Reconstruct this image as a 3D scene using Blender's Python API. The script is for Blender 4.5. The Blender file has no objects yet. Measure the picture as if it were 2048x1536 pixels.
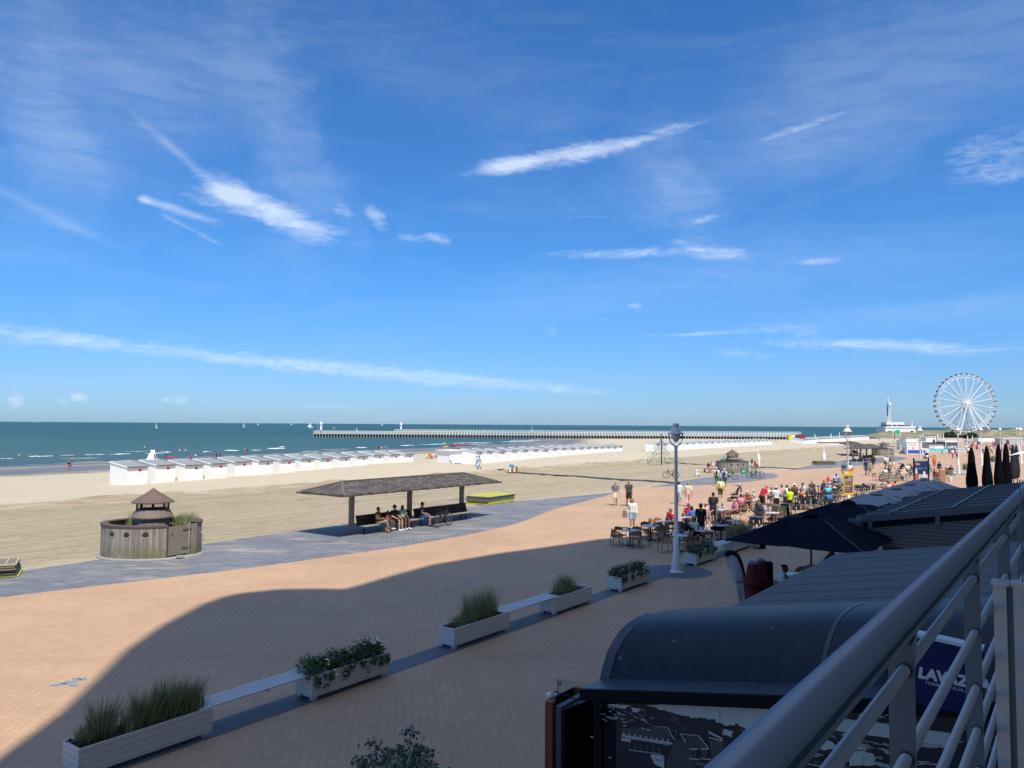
import bpy, bmesh, math, random
from mathutils import Vector, Matrix
R = math.radians
random.seed(7)
scene = bpy.context.scene
COL = scene.collection

# ---------------------------------------------------------------- camera
HC = 5.7                       # eye height above the promenade
F = 1538.0                     # focal length in pixels of the 2048 wide photograph
PITCH, ROLL = R(3.03), R(0.36)
_f = Vector((0, math.cos(PITCH), math.sin(PITCH)))
_u0 = Vector((0, -math.sin(PITCH), math.cos(PITCH)))
_r0 = Vector((1, 0, 0))
_r = _r0*math.cos(ROLL) + _u0*math.sin(ROLL)
_u = _u0*math.cos(ROLL) - _r0*math.sin(ROLL)
cam_d = bpy.data.cameras.new('camera')
cam = bpy.data.objects.new('camera', cam_d); COL.objects.link(cam)
cam_d.sensor_width = 36; cam_d.lens = F/2048*36
cam_d.clip_start = 0.05; cam_d.clip_end = 60000
M3 = Matrix((_r, _u, -_f)).transposed()
cam.matrix_world = Matrix.Translation((0, 0, HC)) @ M3.to_4x4()
scene.camera = cam

# ---------------------------------------------------------------- sun, sky
SH = (-0.22, 0.59)             # ground shadow of one metre of height
SUN_ELEV = math.atan(1/math.hypot(*SH))
SUN_AZ = math.atan2(-SH[0], -SH[1])      # compass angle from +Y towards +X, direction of the sun
sun_d = bpy.data.lights.new('sun', 'SUN'); sun = bpy.data.objects.new('sun', sun_d); COL.objects.link(sun)
sun_d.energy = 4.8; sun_d.angle = R(0.5); sun_d.color = (1.0, 0.93, 0.80)
sd = Vector((-SH[0], -SH[1], 1)).normalized()
sun.rotation_euler = sd.to_track_quat('Z', 'Y').to_euler()
scene.view_settings.view_transform = 'Standard'
scene.view_settings.look = 'None'
scene.view_settings.exposure = 0.13
scene.view_settings.gamma = 1.0

def ray(px, py):
    return (_f + _r*((px-1024)/F) + _u*((768-py)/F)).normalized()
def P(px, py, z=0.0):
    d = ray(px, py); t = (z-HC)/d.z
    return Vector((d.x*t, d.y*t, z))
UX, UY = 0.598, 0.8015
def W(u, v, z=0.0):
    return Vector((UX*u-UY*v, UY*u+UX*v, z))
def UV(p): return (UX*p.x+UY*p.y, -UY*p.x+UX*p.y)
ANG = math.atan2(UY, UX)

world = bpy.data.worlds.new("World"); scene.world = world; world.use_nodes = True
nt = world.node_tree; N = nt.nodes; L = nt.links
bg = N['Background']
sky = N.new('ShaderNodeTexSky'); sky.sky_type = 'NISHITA'; sky.sun_disc = False
sky.sun_elevation = SUN_ELEV; sky.sun_rotation = SUN_AZ
sky.altitude = 0; sky.air_density = 1.0; sky.dust_density = 0.35; sky.ozone_density = 3.0
bg.inputs['Strength'].default_value = 0.10
def wn(t, **k):
    n = N.new(t)
    for a, b in k.items(): setattr(n, a, b)
    return n
def wm(op, a, b=None, c=None, clamp=False):
    n = N.new('ShaderNodeMath'); n.operation = op; n.use_clamp = clamp
    for i, x in enumerate((a, b, c)):
        if x is None: continue
        if hasattr(x, 'is_output') or not isinstance(x, (int, float)): L.new(x, n.inputs[i])
        else: n.inputs[i].default_value = x
    return n.outputs[0]
tc = N.new('ShaderNodeTexCoord')
sp = N.new('ShaderNodeSeparateXYZ'); L.new(tc.outputs['Generated'], sp.inputs[0])
az = wm('ARCTAN2', sp.outputs[0], sp.outputs[1]); el = wm('ARCSINE', sp.outputs[2])
ca = N.new('ShaderNodeCombineXYZ'); L.new(az, ca.inputs[0]); L.new(el, ca.inputs[1])
# warp so that cloud edges fray
nw = N.new('ShaderNodeTexNoise'); nw.inputs['Scale'].default_value = 9; nw.inputs['Detail'].default_value = 6; nw.inputs['Roughness'].default_value = 0.62
L.new(ca.outputs[0], nw.inputs['Vector'])
swp = N.new('ShaderNodeSeparateXYZ'); L.new(nw.outputs['Color'], swp.inputs[0])
def azel(px, py):
    d = ray(px, py); return math.atan2(d.x, d.y), math.asin(d.z)
# cirrus: centre in the photo's frame -> a direction; half length, half width, tilt, strength
CL = [(1110,311,150,13,9,1.05),(1010,328,55,15,4,.8),(1250,288,140,11,13,.6),(1610,252,85,7,10,.42),
 (545,420,118,23,-19,1.1),(455,388,46,17,-8,.8),(370,424,65,8,-12,.65),(400,400,40,8,-12,.4),(292,400,10,7,0,.55),(385,460,55,5,-22,.45),
 (355,305,80,7,-36,.24),(685,424,20,12,-30,.4),(752,434,26,14,-38,.75),(822,474,30,8,-8,.5),(878,478,26,9,-16,.8),
 (420,708,430,14,-4.5,.46),(60,676,160,15,-2,.34),(760,745,330,13,-4,.40),(1000,768,260,13,-3,.3),
 (1240,506,150,9,1,.65),(1440,508,50,11,-3,.7),(1375,488,35,7,-18,.4),(1380,668,90,4,1,.65),(1640,523,40,7,2,.4),
 (1700,690,140,9,-3,.45),(1850,700,200,14,-4,.35),(1560,660,90,16,-4,.3),(1480,705,70,10,-6,.3),
 (1990,310,70,34,14,.42),(2030,345,40,12,10,.4),(1267,612,15,8,0,.4),(1200,640,30,4,-5,.35),(1105,662,16,9,-40,.3),(1410,438,28,7,12,.4),
 (1200,433,110,2.5,0,.3),(30,802,12,16,0,.7),(125,804,10,10,0,.55),(163,793,14,10,0,.65),(362,804,13,12,35,.55),(332,800,9,6,0,.45),(640,812,60,4,0,.2),
 (70,190,110,200,15,.16),(200,90,260,90,-20,.08),(370,110,110,160,-60,.12),(150,290,120,40,-35,.12),(500,160,60,180,15,.08),
 (1900,120,330,110,12,.10),(1650,160,260,80,8,.10),(1500,330,320,50,10,.10),(900,170,260,60,-14,.06),(1400,560,420,50,4,.12),
 (600,330,60,170,20,.13),(1350,370,45,110,25,.16),(100,430,90,9,-22,.2),(1900,620,260,22,3,.14)]
total = None; weak = None
jx = wm('SUBTRACT', swp.outputs[0], 0.5); jy = wm('SUBTRACT', swp.outputs[1], 0.5)
# fibres stretched along the wind
mp = N.new('ShaderNodeMapping'); mp.inputs['Rotation'].default_value = (0, 0, R(-8)); mp.inputs['Scale'].default_value = (14, 75, 1)
L.new(ca.outputs[0], mp.inputs[0])
nf = N.new('ShaderNodeTexNoise'); nf.inputs['Scale'].default_value = 1.0; nf.inputs['Detail'].default_value = 7; nf.inputs['Roughness'].default_value = .6; nf.inputs['Distortion'].default_value = .6
L.new(mp.outputs[0], nf.inputs['Vector'])
fib = wm('MULTIPLY_ADD', nf.outputs[0], 2.2, -0.3, clamp=True)
for (cx, cy, hl, hw, ti, st) in CL:
    a0, e0 = azel(cx, cy)
    k = 1/F
    hl_, hw_ = hl*k, hw*k
    ct, s_ = math.cos(R(ti)), math.sin(R(ti))
    w = 1.9*hw_
    da = wm('SUBTRACT', wm('MULTIPLY_ADD', jx, w*1.5, az), a0)
    de = wm('SUBTRACT', wm('MULTIPLY_ADD', jy, w, el), e0)
    x = wm('ADD', wm('MULTIPLY', da, ct/hl_), wm('MULTIPLY', de, s_/hl_))
    y = wm('ADD', wm('MULTIPLY', da, -s_/hw_), wm('MULTIPLY', de, ct/hw_))
    q = wm('ADD', wm('POWER', wm('ABSOLUTE', x), 2.6), wm('MULTIPLY', y, y))
    g = wm('MULTIPLY', wm('EXPONENT', wm('MULTIPLY', q, -1.0)), st)
    if st >= .3: total = g if total is None else wm('ADD', total, g)
    else: weak = g if weak is None else wm('ADD', weak, g)
mp2 = N.new('ShaderNodeMapping'); mp2.inputs['Rotation'].default_value = (0, 0, R(16)); mp2.inputs['Scale'].default_value = (38, 120, 1)
L.new(ca.outputs[0], mp2.inputs[0])
nf2 = N.new('ShaderNodeTexNoise'); nf2.inputs['Scale'].default_value = 1.0; nf2.inputs['Detail'].default_value = 9; nf2.inputs['Roughness'].default_value = .68; nf2.inputs['Distortion'].default_value = 1.1
L.new(mp2.outputs[0], nf2.inputs['Vector'])
rag = wm('ADD', wm('MULTIPLY', wm('SUBTRACT', nf2.outputs[0], .5), 1.9), wm('MULTIPLY', wm('SUBTRACT', nf.outputs[0], .5), 1.6))
edge_ = wm('MULTIPLY', rag, wm('MINIMUM', wm('MULTIPLY', total, 2.2), .8))
strong = wm('MULTIPLY', wm('SUBTRACT', wm('ADD', total, edge_), .12), .80, clamp=True)
mp3 = N.new('ShaderNodeMapping'); mp3.inputs['Rotation'].default_value = (0, 0, R(-5)); mp3.inputs['Scale'].default_value = (3.2, 15, 1); L.new(ca.outputs[0], mp3.inputs[0])
nf3 = N.new('ShaderNodeTexNoise'); nf3.inputs['Scale'].default_value = 1.0; nf3.inputs['Detail'].default_value = 8; nf3.inputs['Roughness'].default_value = .62; nf3.inputs['Distortion'].default_value = 1.6; L.new(mp3.outputs[0], nf3.inputs['Vector'])
mr3 = N.new('ShaderNodeMapRange'); L.new(nf3.outputs[0], mr3.inputs[0]); mr3.inputs[1].default_value = .45; mr3.inputs[2].default_value = .78; mr3.inputs[4].default_value = .09
weak = wm('ADD', weak, mr3.outputs[0])
cl = wm('ADD', wm('POWER', strong, 1.1), wm('MULTIPLY', weak, wm('MULTIPLY_ADD', fib, .8, .3)), clamp=True)
above = wm('GREATER_THAN', el, 0.0)
mr = N.new('ShaderNodeMapRange'); L.new(el, mr.inputs[0]); mr.inputs[1].default_value = R(33); mr.inputs[2].default_value = R(62); mr.inputs[3].default_value = 0; mr.inputs[4].default_value = .34  # added white veil overhead, out of view, to make the light in the shade neutral
clm = wm('MULTIPLY', wm('ADD', wm('MULTIPLY', cl, 0.66), mr.outputs[0]), above, clamp=True)
hs = N.new('ShaderNodeHueSaturation'); hs.inputs['Saturation'].default_value = 1.0; hs.inputs['Value'].default_value = 1.0
L.new(sky.outputs[0], hs.inputs['Color'])
mx = N.new('ShaderNodeMix'); mx.data_type = 'RGBA'
tint = N.new('ShaderNodeMix'); tint.data_type = 'RGBA'; tint.blend_type = 'MULTIPLY'; tint.inputs[0].default_value = 1.0
L.new(hs.outputs[0], tint.inputs[6]); hz = N.new('ShaderNodeMapRange'); L.new(el, hz.inputs[0]); hz.inputs[1].default_value = 0.0; hz.inputs[2].default_value = R(13); hz.interpolation_type = 'SMOOTHSTEP'
tcx = N.new('ShaderNodeMix'); tcx.data_type = 'RGBA'; L.new(hz.outputs[0], tcx.inputs[0]); tcx.inputs[6].default_value = (.50, .78, 1.32, 1); tcx.inputs[7].default_value = (.40, .90, 1.42, 1); L.new(tcx.outputs[2], tint.inputs[7])
L.new(clm, mx.inputs[0]); L.new(tint.outputs[2], mx.inputs[6]); mx.inputs[7].default_value = (8.2, 9.2, 10.6, 1)
L.new(mx.outputs[2], bg.inputs['Color'])

# ---------------------------------------------------------------- materials
MATS = {}
def mat(name, col, rough=.7, metal=0.0, var=0.0, vs=3.0, bump=0.0, bs=30.0, spec=None, alpha=None, trans=None, coat=None):
    if name in MATS: return MATS[name]
    m = bpy.data.materials.new(name); m.use_nodes = True; t = m.node_tree
    b = t.nodes['Principled BSDF']
    b.inputs['Base Color'].default_value = (*col, 1); b.inputs['Roughness'].default_value = rough; b.inputs['Metallic'].default_value = metal
    if spec is not None: b.inputs['Specular IOR Level'].default_value = spec
    if trans: b.inputs['Transmission Weight'].default_value = trans
    if alpha is not None: b.inputs['Alpha'].default_value = alpha
    if coat: b.inputs['Coat Weight'].default_value = coat
    if var or bump:
        g = t.nodes.new('ShaderNodeTexCoord')
        if var:
            n = t.nodes.new('ShaderNodeTexNoise'); n.inputs['Scale'].default_value = vs; n.inputs['Detail'].default_value = 5; n.inputs['Roughness'].default_value = .65
            t.links.new(g.outputs['Object'], n.inputs['Vector'])
            c = t.nodes.new('ShaderNodeMix'); c.data_type = 'RGBA'
            c.inputs[6].default_value = (*[max(0, x*(1-var)) for x in col], 1); c.inputs[7].default_value = (*[min(1, x*(1+var)) for x in col], 1)
            t.links.new(n.outputs[0], c.inputs[0]); t.links.new(c.outputs[2], b.inputs['Base Color'])
        if bump:
            n = t.nodes.new('ShaderNodeTexNoise'); n.inputs['Scale'].default_value = bs; n.inputs['Detail'].default_value = 4
            t.links.new(g.outputs['Object'], n.inputs['Vector'])
            bp = t.nodes.new('ShaderNodeBump'); bp.inputs['Strength'].default_value = bump; bp.inputs['Distance'].default_value = .02
            t.links.new(n.outputs[0], bp.inputs['Height']); t.links.new(bp.outputs[0], b.inputs['Normal'])
    MATS[name] = m
    return m
class NT:
    """small helper for hand-built material graphs"""
    def __init__(s, name, rough=.8):
        s.m = bpy.data.materials.new(name); s.m.use_nodes = True; s.t = s.m.node_tree; s.b = s.t.nodes['Principled BSDF']
        s.b.inputs['Roughness'].default_value = rough; MATS[name] = s.m
    def n(s, ty, ins=None, **k):
        x = s.t.nodes.new(ty)
        for a, b in k.items(): setattr(x, a, b)
        for a, b in (ins or {}).items(): s.put(x.inputs[a], b)
        return x
    def put(s, sock, v):
        if hasattr(v, 'links') and hasattr(v, 'node'): s.t.links.new(v, sock)
        else: sock.default_value = v
    def math(s, op, a, b=0.0, c=None, clamp=False):
        x = s.t.nodes.new('ShaderNodeMath'); x.operation = op; x.use_clamp = clamp
        s.put(x.inputs[0], a); s.put(x.inputs[1], b)
        if c is not None: s.put(x.inputs[2], c)
        return x.outputs[0]
    def mix(s, f, a, b, blend='MIX'):
        x = s.t.nodes.new('ShaderNodeMix'); x.data_type = 'RGBA'; x.blend_type = blend
        s.put(x.inputs[0], f); s.put(x.inputs[6], a if hasattr(a, 'links') else (*a, 1)); s.put(x.inputs[7], b if hasattr(b, 'links') else (*b, 1))
        return x.outputs[2]
    def ramp(s, f, lo, hi):
        x = s.t.nodes.new('ShaderNodeMapRange'); s.put(x.inputs[0], f); x.inputs[1].default_value = lo; x.inputs[2].default_value = hi
        return x.outputs[0]
    def noise(s, vec, scale, detail=4, rough=.6, dist=0.0):
        x = s.n('ShaderNodeTexNoise', {'Vector': vec, 'Scale': scale, 'Detail': detail, 'Roughness': rough, 'Distortion': dist}); return x.outputs[0]
    def mapping(s, vec, rot=(0,0,0), sc=(1,1,1), loc=(0,0,0)):
        x = s.n('ShaderNodeMapping', {'Vector': vec}); x.inputs['Rotation'].default_value = rot; x.inputs['Scale'].default_value = sc; x.inputs['Location'].default_value = loc
        return x.outputs[0]
    def color(s, c): s.put(s.b.inputs['Base Color'], c)
    def bump(s, h, strength=.3, dist=.02):
        x = s.n('ShaderNodeBump', {'Height': h, 'Strength': strength, 'Distance': dist}); s.t.links.new(x.outputs[0], s.b.inputs['Normal'])

# ---------------------------------------------------------------- mesh helpers
class MB:
    def __init__(s): s.v = []; s.f = []; s.mi = []; s.sm = []; s.cur = 0; s.smooth = False
    def add(s, vs, fs, smooth=None):
        o = len(s.v); s.v += [tuple(p) for p in vs]
        for f in fs:
            s.f.append(tuple(i+o for i in f)); s.mi.append(s.cur); s.sm.append(s.smooth if smooth is None else smooth)
        return s
    def box(s, c, sz, rz=0, m=None):
        x, y, z = sz[0]/2, sz[1]/2, sz[2]/2
        vs = [Vector((a*x, b*y, d*z)) for a in (-1,1) for b in (-1,1) for d in (-1,1)]
        M = m if m is not None else Matrix.Rotation(rz, 3, 'Z')
        vs = [M @ p + Vector(c) for p in vs]
        return s.add(vs, [(0,1,3,2),(4,6,7,5),(0,4,5,1),(2,3,7,6),(0,2,6,4),(1,5,7,3)], False)
    def box2(s, a, b):
        c = [(a[i]+b[i])/2 for i in range(3)]; return s.box(c, [abs(b[i]-a[i]) for i in range(3)])
    def bar(s, a, b, w, h=None, up=(0,0,1)):
        a = Vector(a); b = Vector(b); h = h or w; d = b-a; l = d.length; d.normalize()
        up = Vector(up)
        if abs(d.dot(up)) > .99: up = Vector((1,0,0))
        y = up.cross(d).normalized(); z = d.cross(y)
        return s.box((a+b)/2, (l, w, h), m=Matrix((d, y, z)).transposed())
    def tube(s, pts, r, n=8, cap=True, smooth=True):
        pts = [Vector(p) for p in pts]; k = len(pts)
        rs = r if isinstance(r, (list, tuple)) else [r]*k
        vs = []; ref = Vector((0,0,1))
        for i, p in enumerate(pts):
            d = (pts[min(i+1,k-1)]-pts[max(i-1,0)]).normalized()
            if abs(d.dot(ref)) > .95: rf = Vector((1,0,0))
            else: rf = ref
            y = rf.cross(d).normalized(); z = d.cross(y)
            for j in range(n):
                a = 2*math.pi*j/n; vs.append(p + (y*math.cos(a)+z*math.sin(a))*rs[i])
        fs = [(i*n+j, i*n+(j+1)%n, (i+1)*n+(j+1)%n, (i+1)*n+j) for i in range(k-1) for j in range(n)]
        s.add(vs, fs, smooth)
        if cap:
            o = len(s.v)-len(vs)
            for fa in (tuple(o+j for j in reversed(range(n))), tuple(o+(k-1)*n+j for j in range(n))):
                s.f.append(fa); s.mi.append(s.cur); s.sm.append(False)
        return s
    def lathe(s, prof, c=(0,0,0), n=20, sx=1, sy=1, smooth=True, a0=0, a1=2*math.pi):
        full = abs(a1-a0-2*math.pi) < 1e-6; m = n if full else n+1
        vs = []
        for (r, z) in prof:
            for j in range(m):
                a = a0+(a1-a0)*j/n; vs.append((c[0]+r*sx*math.cos(a), c[1]+r*sy*math.sin(a), c[2]+z))
        fs = []
        for i in range(len(prof)-1):
            for j in range(n):
                j2 = (j+1) % m if full else j+1
                fs.append((i*m+j, i*m+j2, (i+1)*m+j2, (i+1)*m+j))
        return s.add(vs, fs, smooth)
    def disc(s, c, r, n=20, sx=1, sy=1):
        vs = [(c[0]+r*sx*math.cos(2*math.pi*j/n), c[1]+r*sy*math.sin(2*math.pi*j/n), c[2]) for j in range(n)]
        return s.add(vs, [tuple(range(n))], False)
    def ball(s, c, r, n=10, m=6, sc=(1,1,1)):
        prof = [(r*math.sin(math.pi*i/m), -r*math.cos(math.pi*i/m)*sc[2]) for i in range(m+1)]
        prof[0] = (r*.02, prof[0][1]); prof[-1] = (r*.02, prof[-1][1])
        return s.lathe(prof, c, n, sc[0], sc[1])
    def prism(s, poly, z0, z1):
        n = len(poly); vs = [(x, y, z0) for x, y in poly]+[(x, y, z1) for x, y in poly]
        return s.add(vs, [tuple(reversed(range(n))), tuple(range(n, 2*n))]+[(i, (i+1)%n, n+(i+1)%n, n+i) for i in range(n)], False)
    def quad(s, a, b, c, d): return s.add([a, b, c, d], [(0,1,2,3)], False)
    def mesh(s, name, mats):
        me = bpy.data.meshes.new(name); me.from_pydata(s.v, [], s.f)
        for m in (mats if isinstance(mats, (list, tuple)) else [mats]): me.materials.append(m)
        me.polygons.foreach_set('material_index', s.mi); me.polygons.foreach_set('use_smooth', s.sm)
        me.update(); return me
    def build(s, name, mats, parent=None, loc=None, rz=None):
        return link(name, s.mesh(name, mats), parent, loc, rz)
def link(name, me, parent=None, loc=None, rz=None):
    o = bpy.data.objects.new(name, me); COL.objects.link(o)
    if parent is not None: o.parent = parent
    if loc is not None: o.location = loc
    if rz is not None: o.rotation_euler.z = rz
    return o
def tag(o, label=None, cat=None, group=None, kind=None):
    if label: o['label'] = label
    if cat: o['category'] = cat
    if group: o['group'] = group
    if kind: o['kind'] = kind
    return o
def thing(name, label, cat, loc=(0,0,0), rz=0, group=None):
    o = bpy.data.objects.new(name, None); COL.objects.link(o); o.location = loc; o.rotation_euler.z = rz
    o.empty_display_size = .2
    return tag(o, label, cat, group)
KIDS = {}
def kids(o):
    return list(o.children)
def dup(o, loc=None, rz=None, label=None, group=None, scale=None, parent=None):
    c = o.copy(); COL.objects.link(c)
    if parent is not None: c.parent = parent
    if loc is not None: c.location = loc
    if rz is not None: c.rotation_euler.z = rz
    if scale is not None: c.scale = (scale,)*3 if isinstance(scale, (int, float)) else scale
    if label: c['label'] = label
    if group: c['group'] = group
    for ch in kids(o): dup(ch, parent=c)
    return c
def struct(name, mb, m): return tag(mb.build(name, m), kind='structure')
def lerp(a, b, t): return a+(b-a)*t
def smooth(x, a, b):
    t = min(1, max(0, (x-a)/(b-a))); return t*t*(3-2*t)
def interp(x, pts):
    if x <= pts[0][0]: return pts[0][1]
    for (a, b), (c, d) in zip(pts, pts[1:]):
        if x <= c: return lerp(b, d, (x-a)/(c-a))
    return pts[-1][1]
# ================================================================ SETTING
# paving materials in world coordinates
def paving(name, base, joint, rot, bw, bh, var, jm=.012, rough=.75, stain=None):
    m = NT(name, rough); g = m.n('ShaderNodeTexCoord'); o = g.outputs['Object']
    mp = m.mapping(o, rot=(0, 0, rot))
    br = m.n('ShaderNodeTexBrick', {'Vector': mp, 'Scale': 1.0, 'Mortar Size': jm, 'Mortar Smooth': .3, 'Bias': 0.0, 'Brick Width': bw, 'Row Height': bh})
    br.inputs['Color1'].default_value = (*[c*(1-var) for c in base], 1); br.inputs['Color2'].default_value = (*[c*(1+var) for c in base], 1); br.inputs['Mortar'].default_value = (*joint, 1)
    big = m.noise(o, .22, 5, .6); mid = m.noise(o, 1.7, 6, .7)
    f = m.math('MULTIPLY_ADD', big, .5, .75); f2 = m.math('MULTIPLY_ADD', mid, .24, .88)
    sc = m.n('ShaderNodeCombineColor', {0: m.math('MULTIPLY', f, f2), 1: m.math('MULTIPLY', f, f2), 2: m.math('MULTIPLY', f, f2)})
    c = m.mix(1.0, br.outputs['Color'], sc.outputs[0], 'MULTIPLY')
    sm_ = m.noise(m.mapping(o, rot=(0, 0, -ANG), sc=(.12, .5, 1)), 1.0, 6, .7, .8)
    c = m.mix(m.math('MULTIPLY', m.ramp(sm_, .52, .70), .20), c, [x*.55 for x in base])
    gum = m.n('ShaderNodeTexVoronoi', {'Vector': o, 'Scale': 1.9}).outputs['Distance']
    c = m.mix(m.math('MULTIPLY', m.math('SUBTRACT', 1.0, m.ramp(gum, .03, .06)), .35), c, [x*.45 for x in base])
    lit_ = m.n('ShaderNodeTexVoronoi', {'Vector': m.mapping(o, loc=(3.3, 1.7, 0)), 'Scale': .55}).outputs['Distance']
    c = m.mix(m.math('MULTIPLY', m.math('SUBTRACT', 1.0, m.ramp(lit_, .012, .028)), .5), c, (.62, .58, .5))
    if stain:
        sn = m.noise(m.mapping(o, rot=(0, 0, -ANG), sc=(.35, 1.2, 1)), .9, 7, .7, .5)
        c = m.mix(m.math('MULTIPLY', m.ramp(sn, .52, .68), .75), c, stain)
    m.color(c); m.bump(m.math('SUBTRACT', 1.0, br.outputs['Fac']), .35, .006)
    return m.m
TAN = paving('tan_brick_paving', (.485, .315, .195), (.335, .22, .145), R(-98.3), .20, .16, .045, .006)
GREY = paving('blue_grey_paving', (.14, .15, .178), (.27, .26, .25), R(-8), .42, .21, .22, .016, stain=(.42, .38, .31))
STONE = paving('bluestone', (.095, .11, .132), (.06, .07, .08), -ANG, 1.0, .8, .08, .01, .6)

def promenade_edge(u):        # sea-side edge of the paving
    return interp(u, [(-80, 31), (0, 32), (12, 32.7), (28, 34.0), (44, 34.6), (57, 32.4), (65, 32.6), (80, 34), (95, 32.4), (105, 31.5), (125, 33.5), (165, 31), (230, 33), (420, 32)])
mb = MB()
us = [-80+4*i for i in range(126)]
vs = []
for u in us: vs += [W(u, -30), W(u, promenade_edge(u))]
mb.add(vs, [(2*i, 2*i+2, 2*i+3, 2*i+1) for i in range(len(us)-1)])
struct('promenade', mb, TAN)
def lens(pts_low, pts_high, z=.004):
    mb = MB(); poly = pts_low+list(reversed(pts_high)); n = len(poly)
    us = sorted(set([round(pts_low[0][0]+(pts_low[-1][0]-pts_low[0][0])*i/60, 3) for i in range(61)]))
    v = []
    def sm(u, pts):      # smoothed polyline
        return sum(interp(u+d, pts) for d in (-2.5, -1.2, 0, 1.2, 2.5))/5
    for u in us:
        lo = sm(u, pts_low); hi = promenade_edge(u)-.01 if pts_high is None else max(lo+.001, sm(u, pts_high))
        v += [W(u, lo, z), W(u, hi, z)]
    mb.add(v, [(2*i, 2*i+2, 2*i+3, 2*i+1) for i in range(len(us)-1)])
    return mb
def edge_pts(a, b, off=.01): return [(a+(b-a)*i/30, promenade_edge(a+(b-a)*i/30)-off) for i in range(31)]
for i, (lo, a, b) in enumerate([([(-30, 33), (-10, 31), (5, 29.2), (10.3, 28.5), (18.5, 26.5), (27, 25.6), (35, 26.1), (44.4, 29.3), (52.8, 30.8), (59, 32.5)], -30, 59),
        ([(64, 33.4), (70.5, 29.8), (78.4, 27.9), (86, 27.6), (91, 28.8), (94, 31.0)], 64, 94),
        ([(103, 31.3), (112, 28.6), (122, 26.8), (140, 25.6), (155, 26), (161, 27.5), (165, 30.2)], 103, 165),
        ([(212, 32), (225, 28), (245, 27), (262, 31)], 212, 262)]):
    mb = lens(lo, edge_pts(a, b)); struct('grey_paving', mb, GREY)
# stone band under the planters, with a round pad at each lamp
LAMPS_U = [28.3, 55.5, 83.8, 109.7, 137, 164, 191.5]
mb = MB()
for (a, b) in ((3, 27.2), (29.4, 54.4), (56.6, 82.7), (84.9, 108.6)):
    mb.quad(W(a, 12.85, .008), W(b, 12.85, .008), W(b, 13.5, .008), W(a, 13.5, .008))
struct('stone_band', mb, STONE)
for u in LAMPS_U[:4]:
    mb = MB(); c = W(u, 13.0, .012); mb.disc(c, 1.35, 40); struct('lamp_pad', mb, STONE)
# blue guide marks painted on the bricks
BLUEP = mat('blue_road_paint', (.20, .25, .30), .7, var=.6, vs=9)
mb = MB()
for (a, b, w) in (((103,1372),(112,1369),.10), ((117,1370),(128,1366),.10), ((130,1368),(146,1362),.12), ((146,1360),(160,1357),.12), ((160,1359),(172,1356),.10), ((140,1370),(156,1371),.06)):
    p, q = P(*a, .005), P(*b, .005); d = (q-p).normalized(); n = Vector((-d.y, d.x, 0))*w
    mb.quad(p-n, q-n, q+n, p+n)
tag(mb.build('painted_mark', BLUEP), 'worn blue dashed arrow painted on the sunlit bricks at lower left', 'road marking')
mb = MB(); mb.cur = 0
for (a, b, w) in (((928,1166),(944,1163),.09), ((936,1168),(950,1167),.07)):
    p, q = P(*a, .005), P(*b, .005); d = (q-p).normalized(); n = Vector((-d.y, d.x, 0))*w
    mb.quad(p-n, q-n, q+n, p+n)
tag(mb.build('painted_mark', BLUEP), 'small faded blue mark on the shaded bricks above the tall grass planter', 'road marking')

# ---- beach
SEA = -.30
def shore(u): return interp(u, [(-200, 118), (43, 119), (91, 131), (152, 135), (200, 150), (240, 172), (282, 196), (318, 175), (350, 125), (400, 98), (470, 88)])
def crest(u): return interp(u, [(-60, .1), (30, .2), (38, .3), (52, .55), (72, .92), (77, .55), (81, .16), (100, .55), (128, .95), (134, .5), (146, .2), (160, .3), (229, .5), (260, .3), (500, .2)])
import mathutils.noise as mn
def sand_z(u, v):
    z = crest(u)*smooth(v, 58.5, 65)*(1-smooth(v, 76, 92))
    b = 57.2+1.1*mn.noise(Vector((u*.05, 3, 0)))
    z += .42*math.exp(-((v-b)/1.2)**2)*(.65+.9*mn.noise(Vector((u*.9, v*.9, 1))))
    if 33 < v < 57:
        k = smooth(v, 33, 36)*(1-smooth(v, 54, 57))
        z += k*.09*mn.noise(Vector((u*.06, v*1.2, 4)))+k*.06*mn.noise(Vector((u*.5, v*1.1, 8)))
    z += .03*mn.noise(Vector((u*.35, v*.35, 2)))*smooth(v, 34, 38)
    s = shore(u)
    z -= .30*smooth(v, s-40, s+4) + 1.2*smooth(v, s+4, s+40)
    return z-.012
vv = [20, 26, 30]+[31+.6*i for i in range(50)]+[61+1.5*i for i in range(24)]+[97+4*i for i in range(45)]
uu = [-160, -120, -90]+[-60+1.5*i for i in range(110)]+[105+4*i for i in range(90)]
uu = sorted(set(uu))
vs = []
for u in uu:
    for v in vv: vs.append(W(u, v, sand_z(u, v) if v > 30 else -.03))
k = len(vv)
mb = MB(); mb.smooth = True
mb.add(vs, [(i*k+j, (i+1)*k+j, (i+1)*k+j+1, i*k+j+1) for i in range(len(uu)-1) for j in range(k-1)])
m = NT('beach_sand', .95); g = m.n('ShaderNodeTexCoord'); o = g.outputs['Object']
r = m.mapping(o, rot=(0, 0, -ANG))                   # x along the promenade, y towards the sea
sx = m.n('ShaderNodeSeparateXYZ', {0: r}); pz = m.n('ShaderNodeSeparateXYZ', {0: o})
track = m.noise(m.mapping(r, sc=(.05, 1.9, 1)), 1.0, 6, .65, .4)
track2 = m.noise(m.mapping(r, sc=(.8, 4.2, 1)), 1.0, 6, .75, .6)
foot = m.noise(r, 2.6, 5, .75)
dots = m.n('ShaderNodeTexVoronoi', {'Vector': m.mapping(r, sc=(1.0, 1.6, 1)), 'Scale': 1.7}).outputs['Distance']
zone = m.math('MULTIPLY', m.ramp(sx.outputs[1], 31, 35), m.math('SUBTRACT', 1.0, m.ramp(sx.outputs[1], 53.5, 58.0)), clamp=True)
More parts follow.
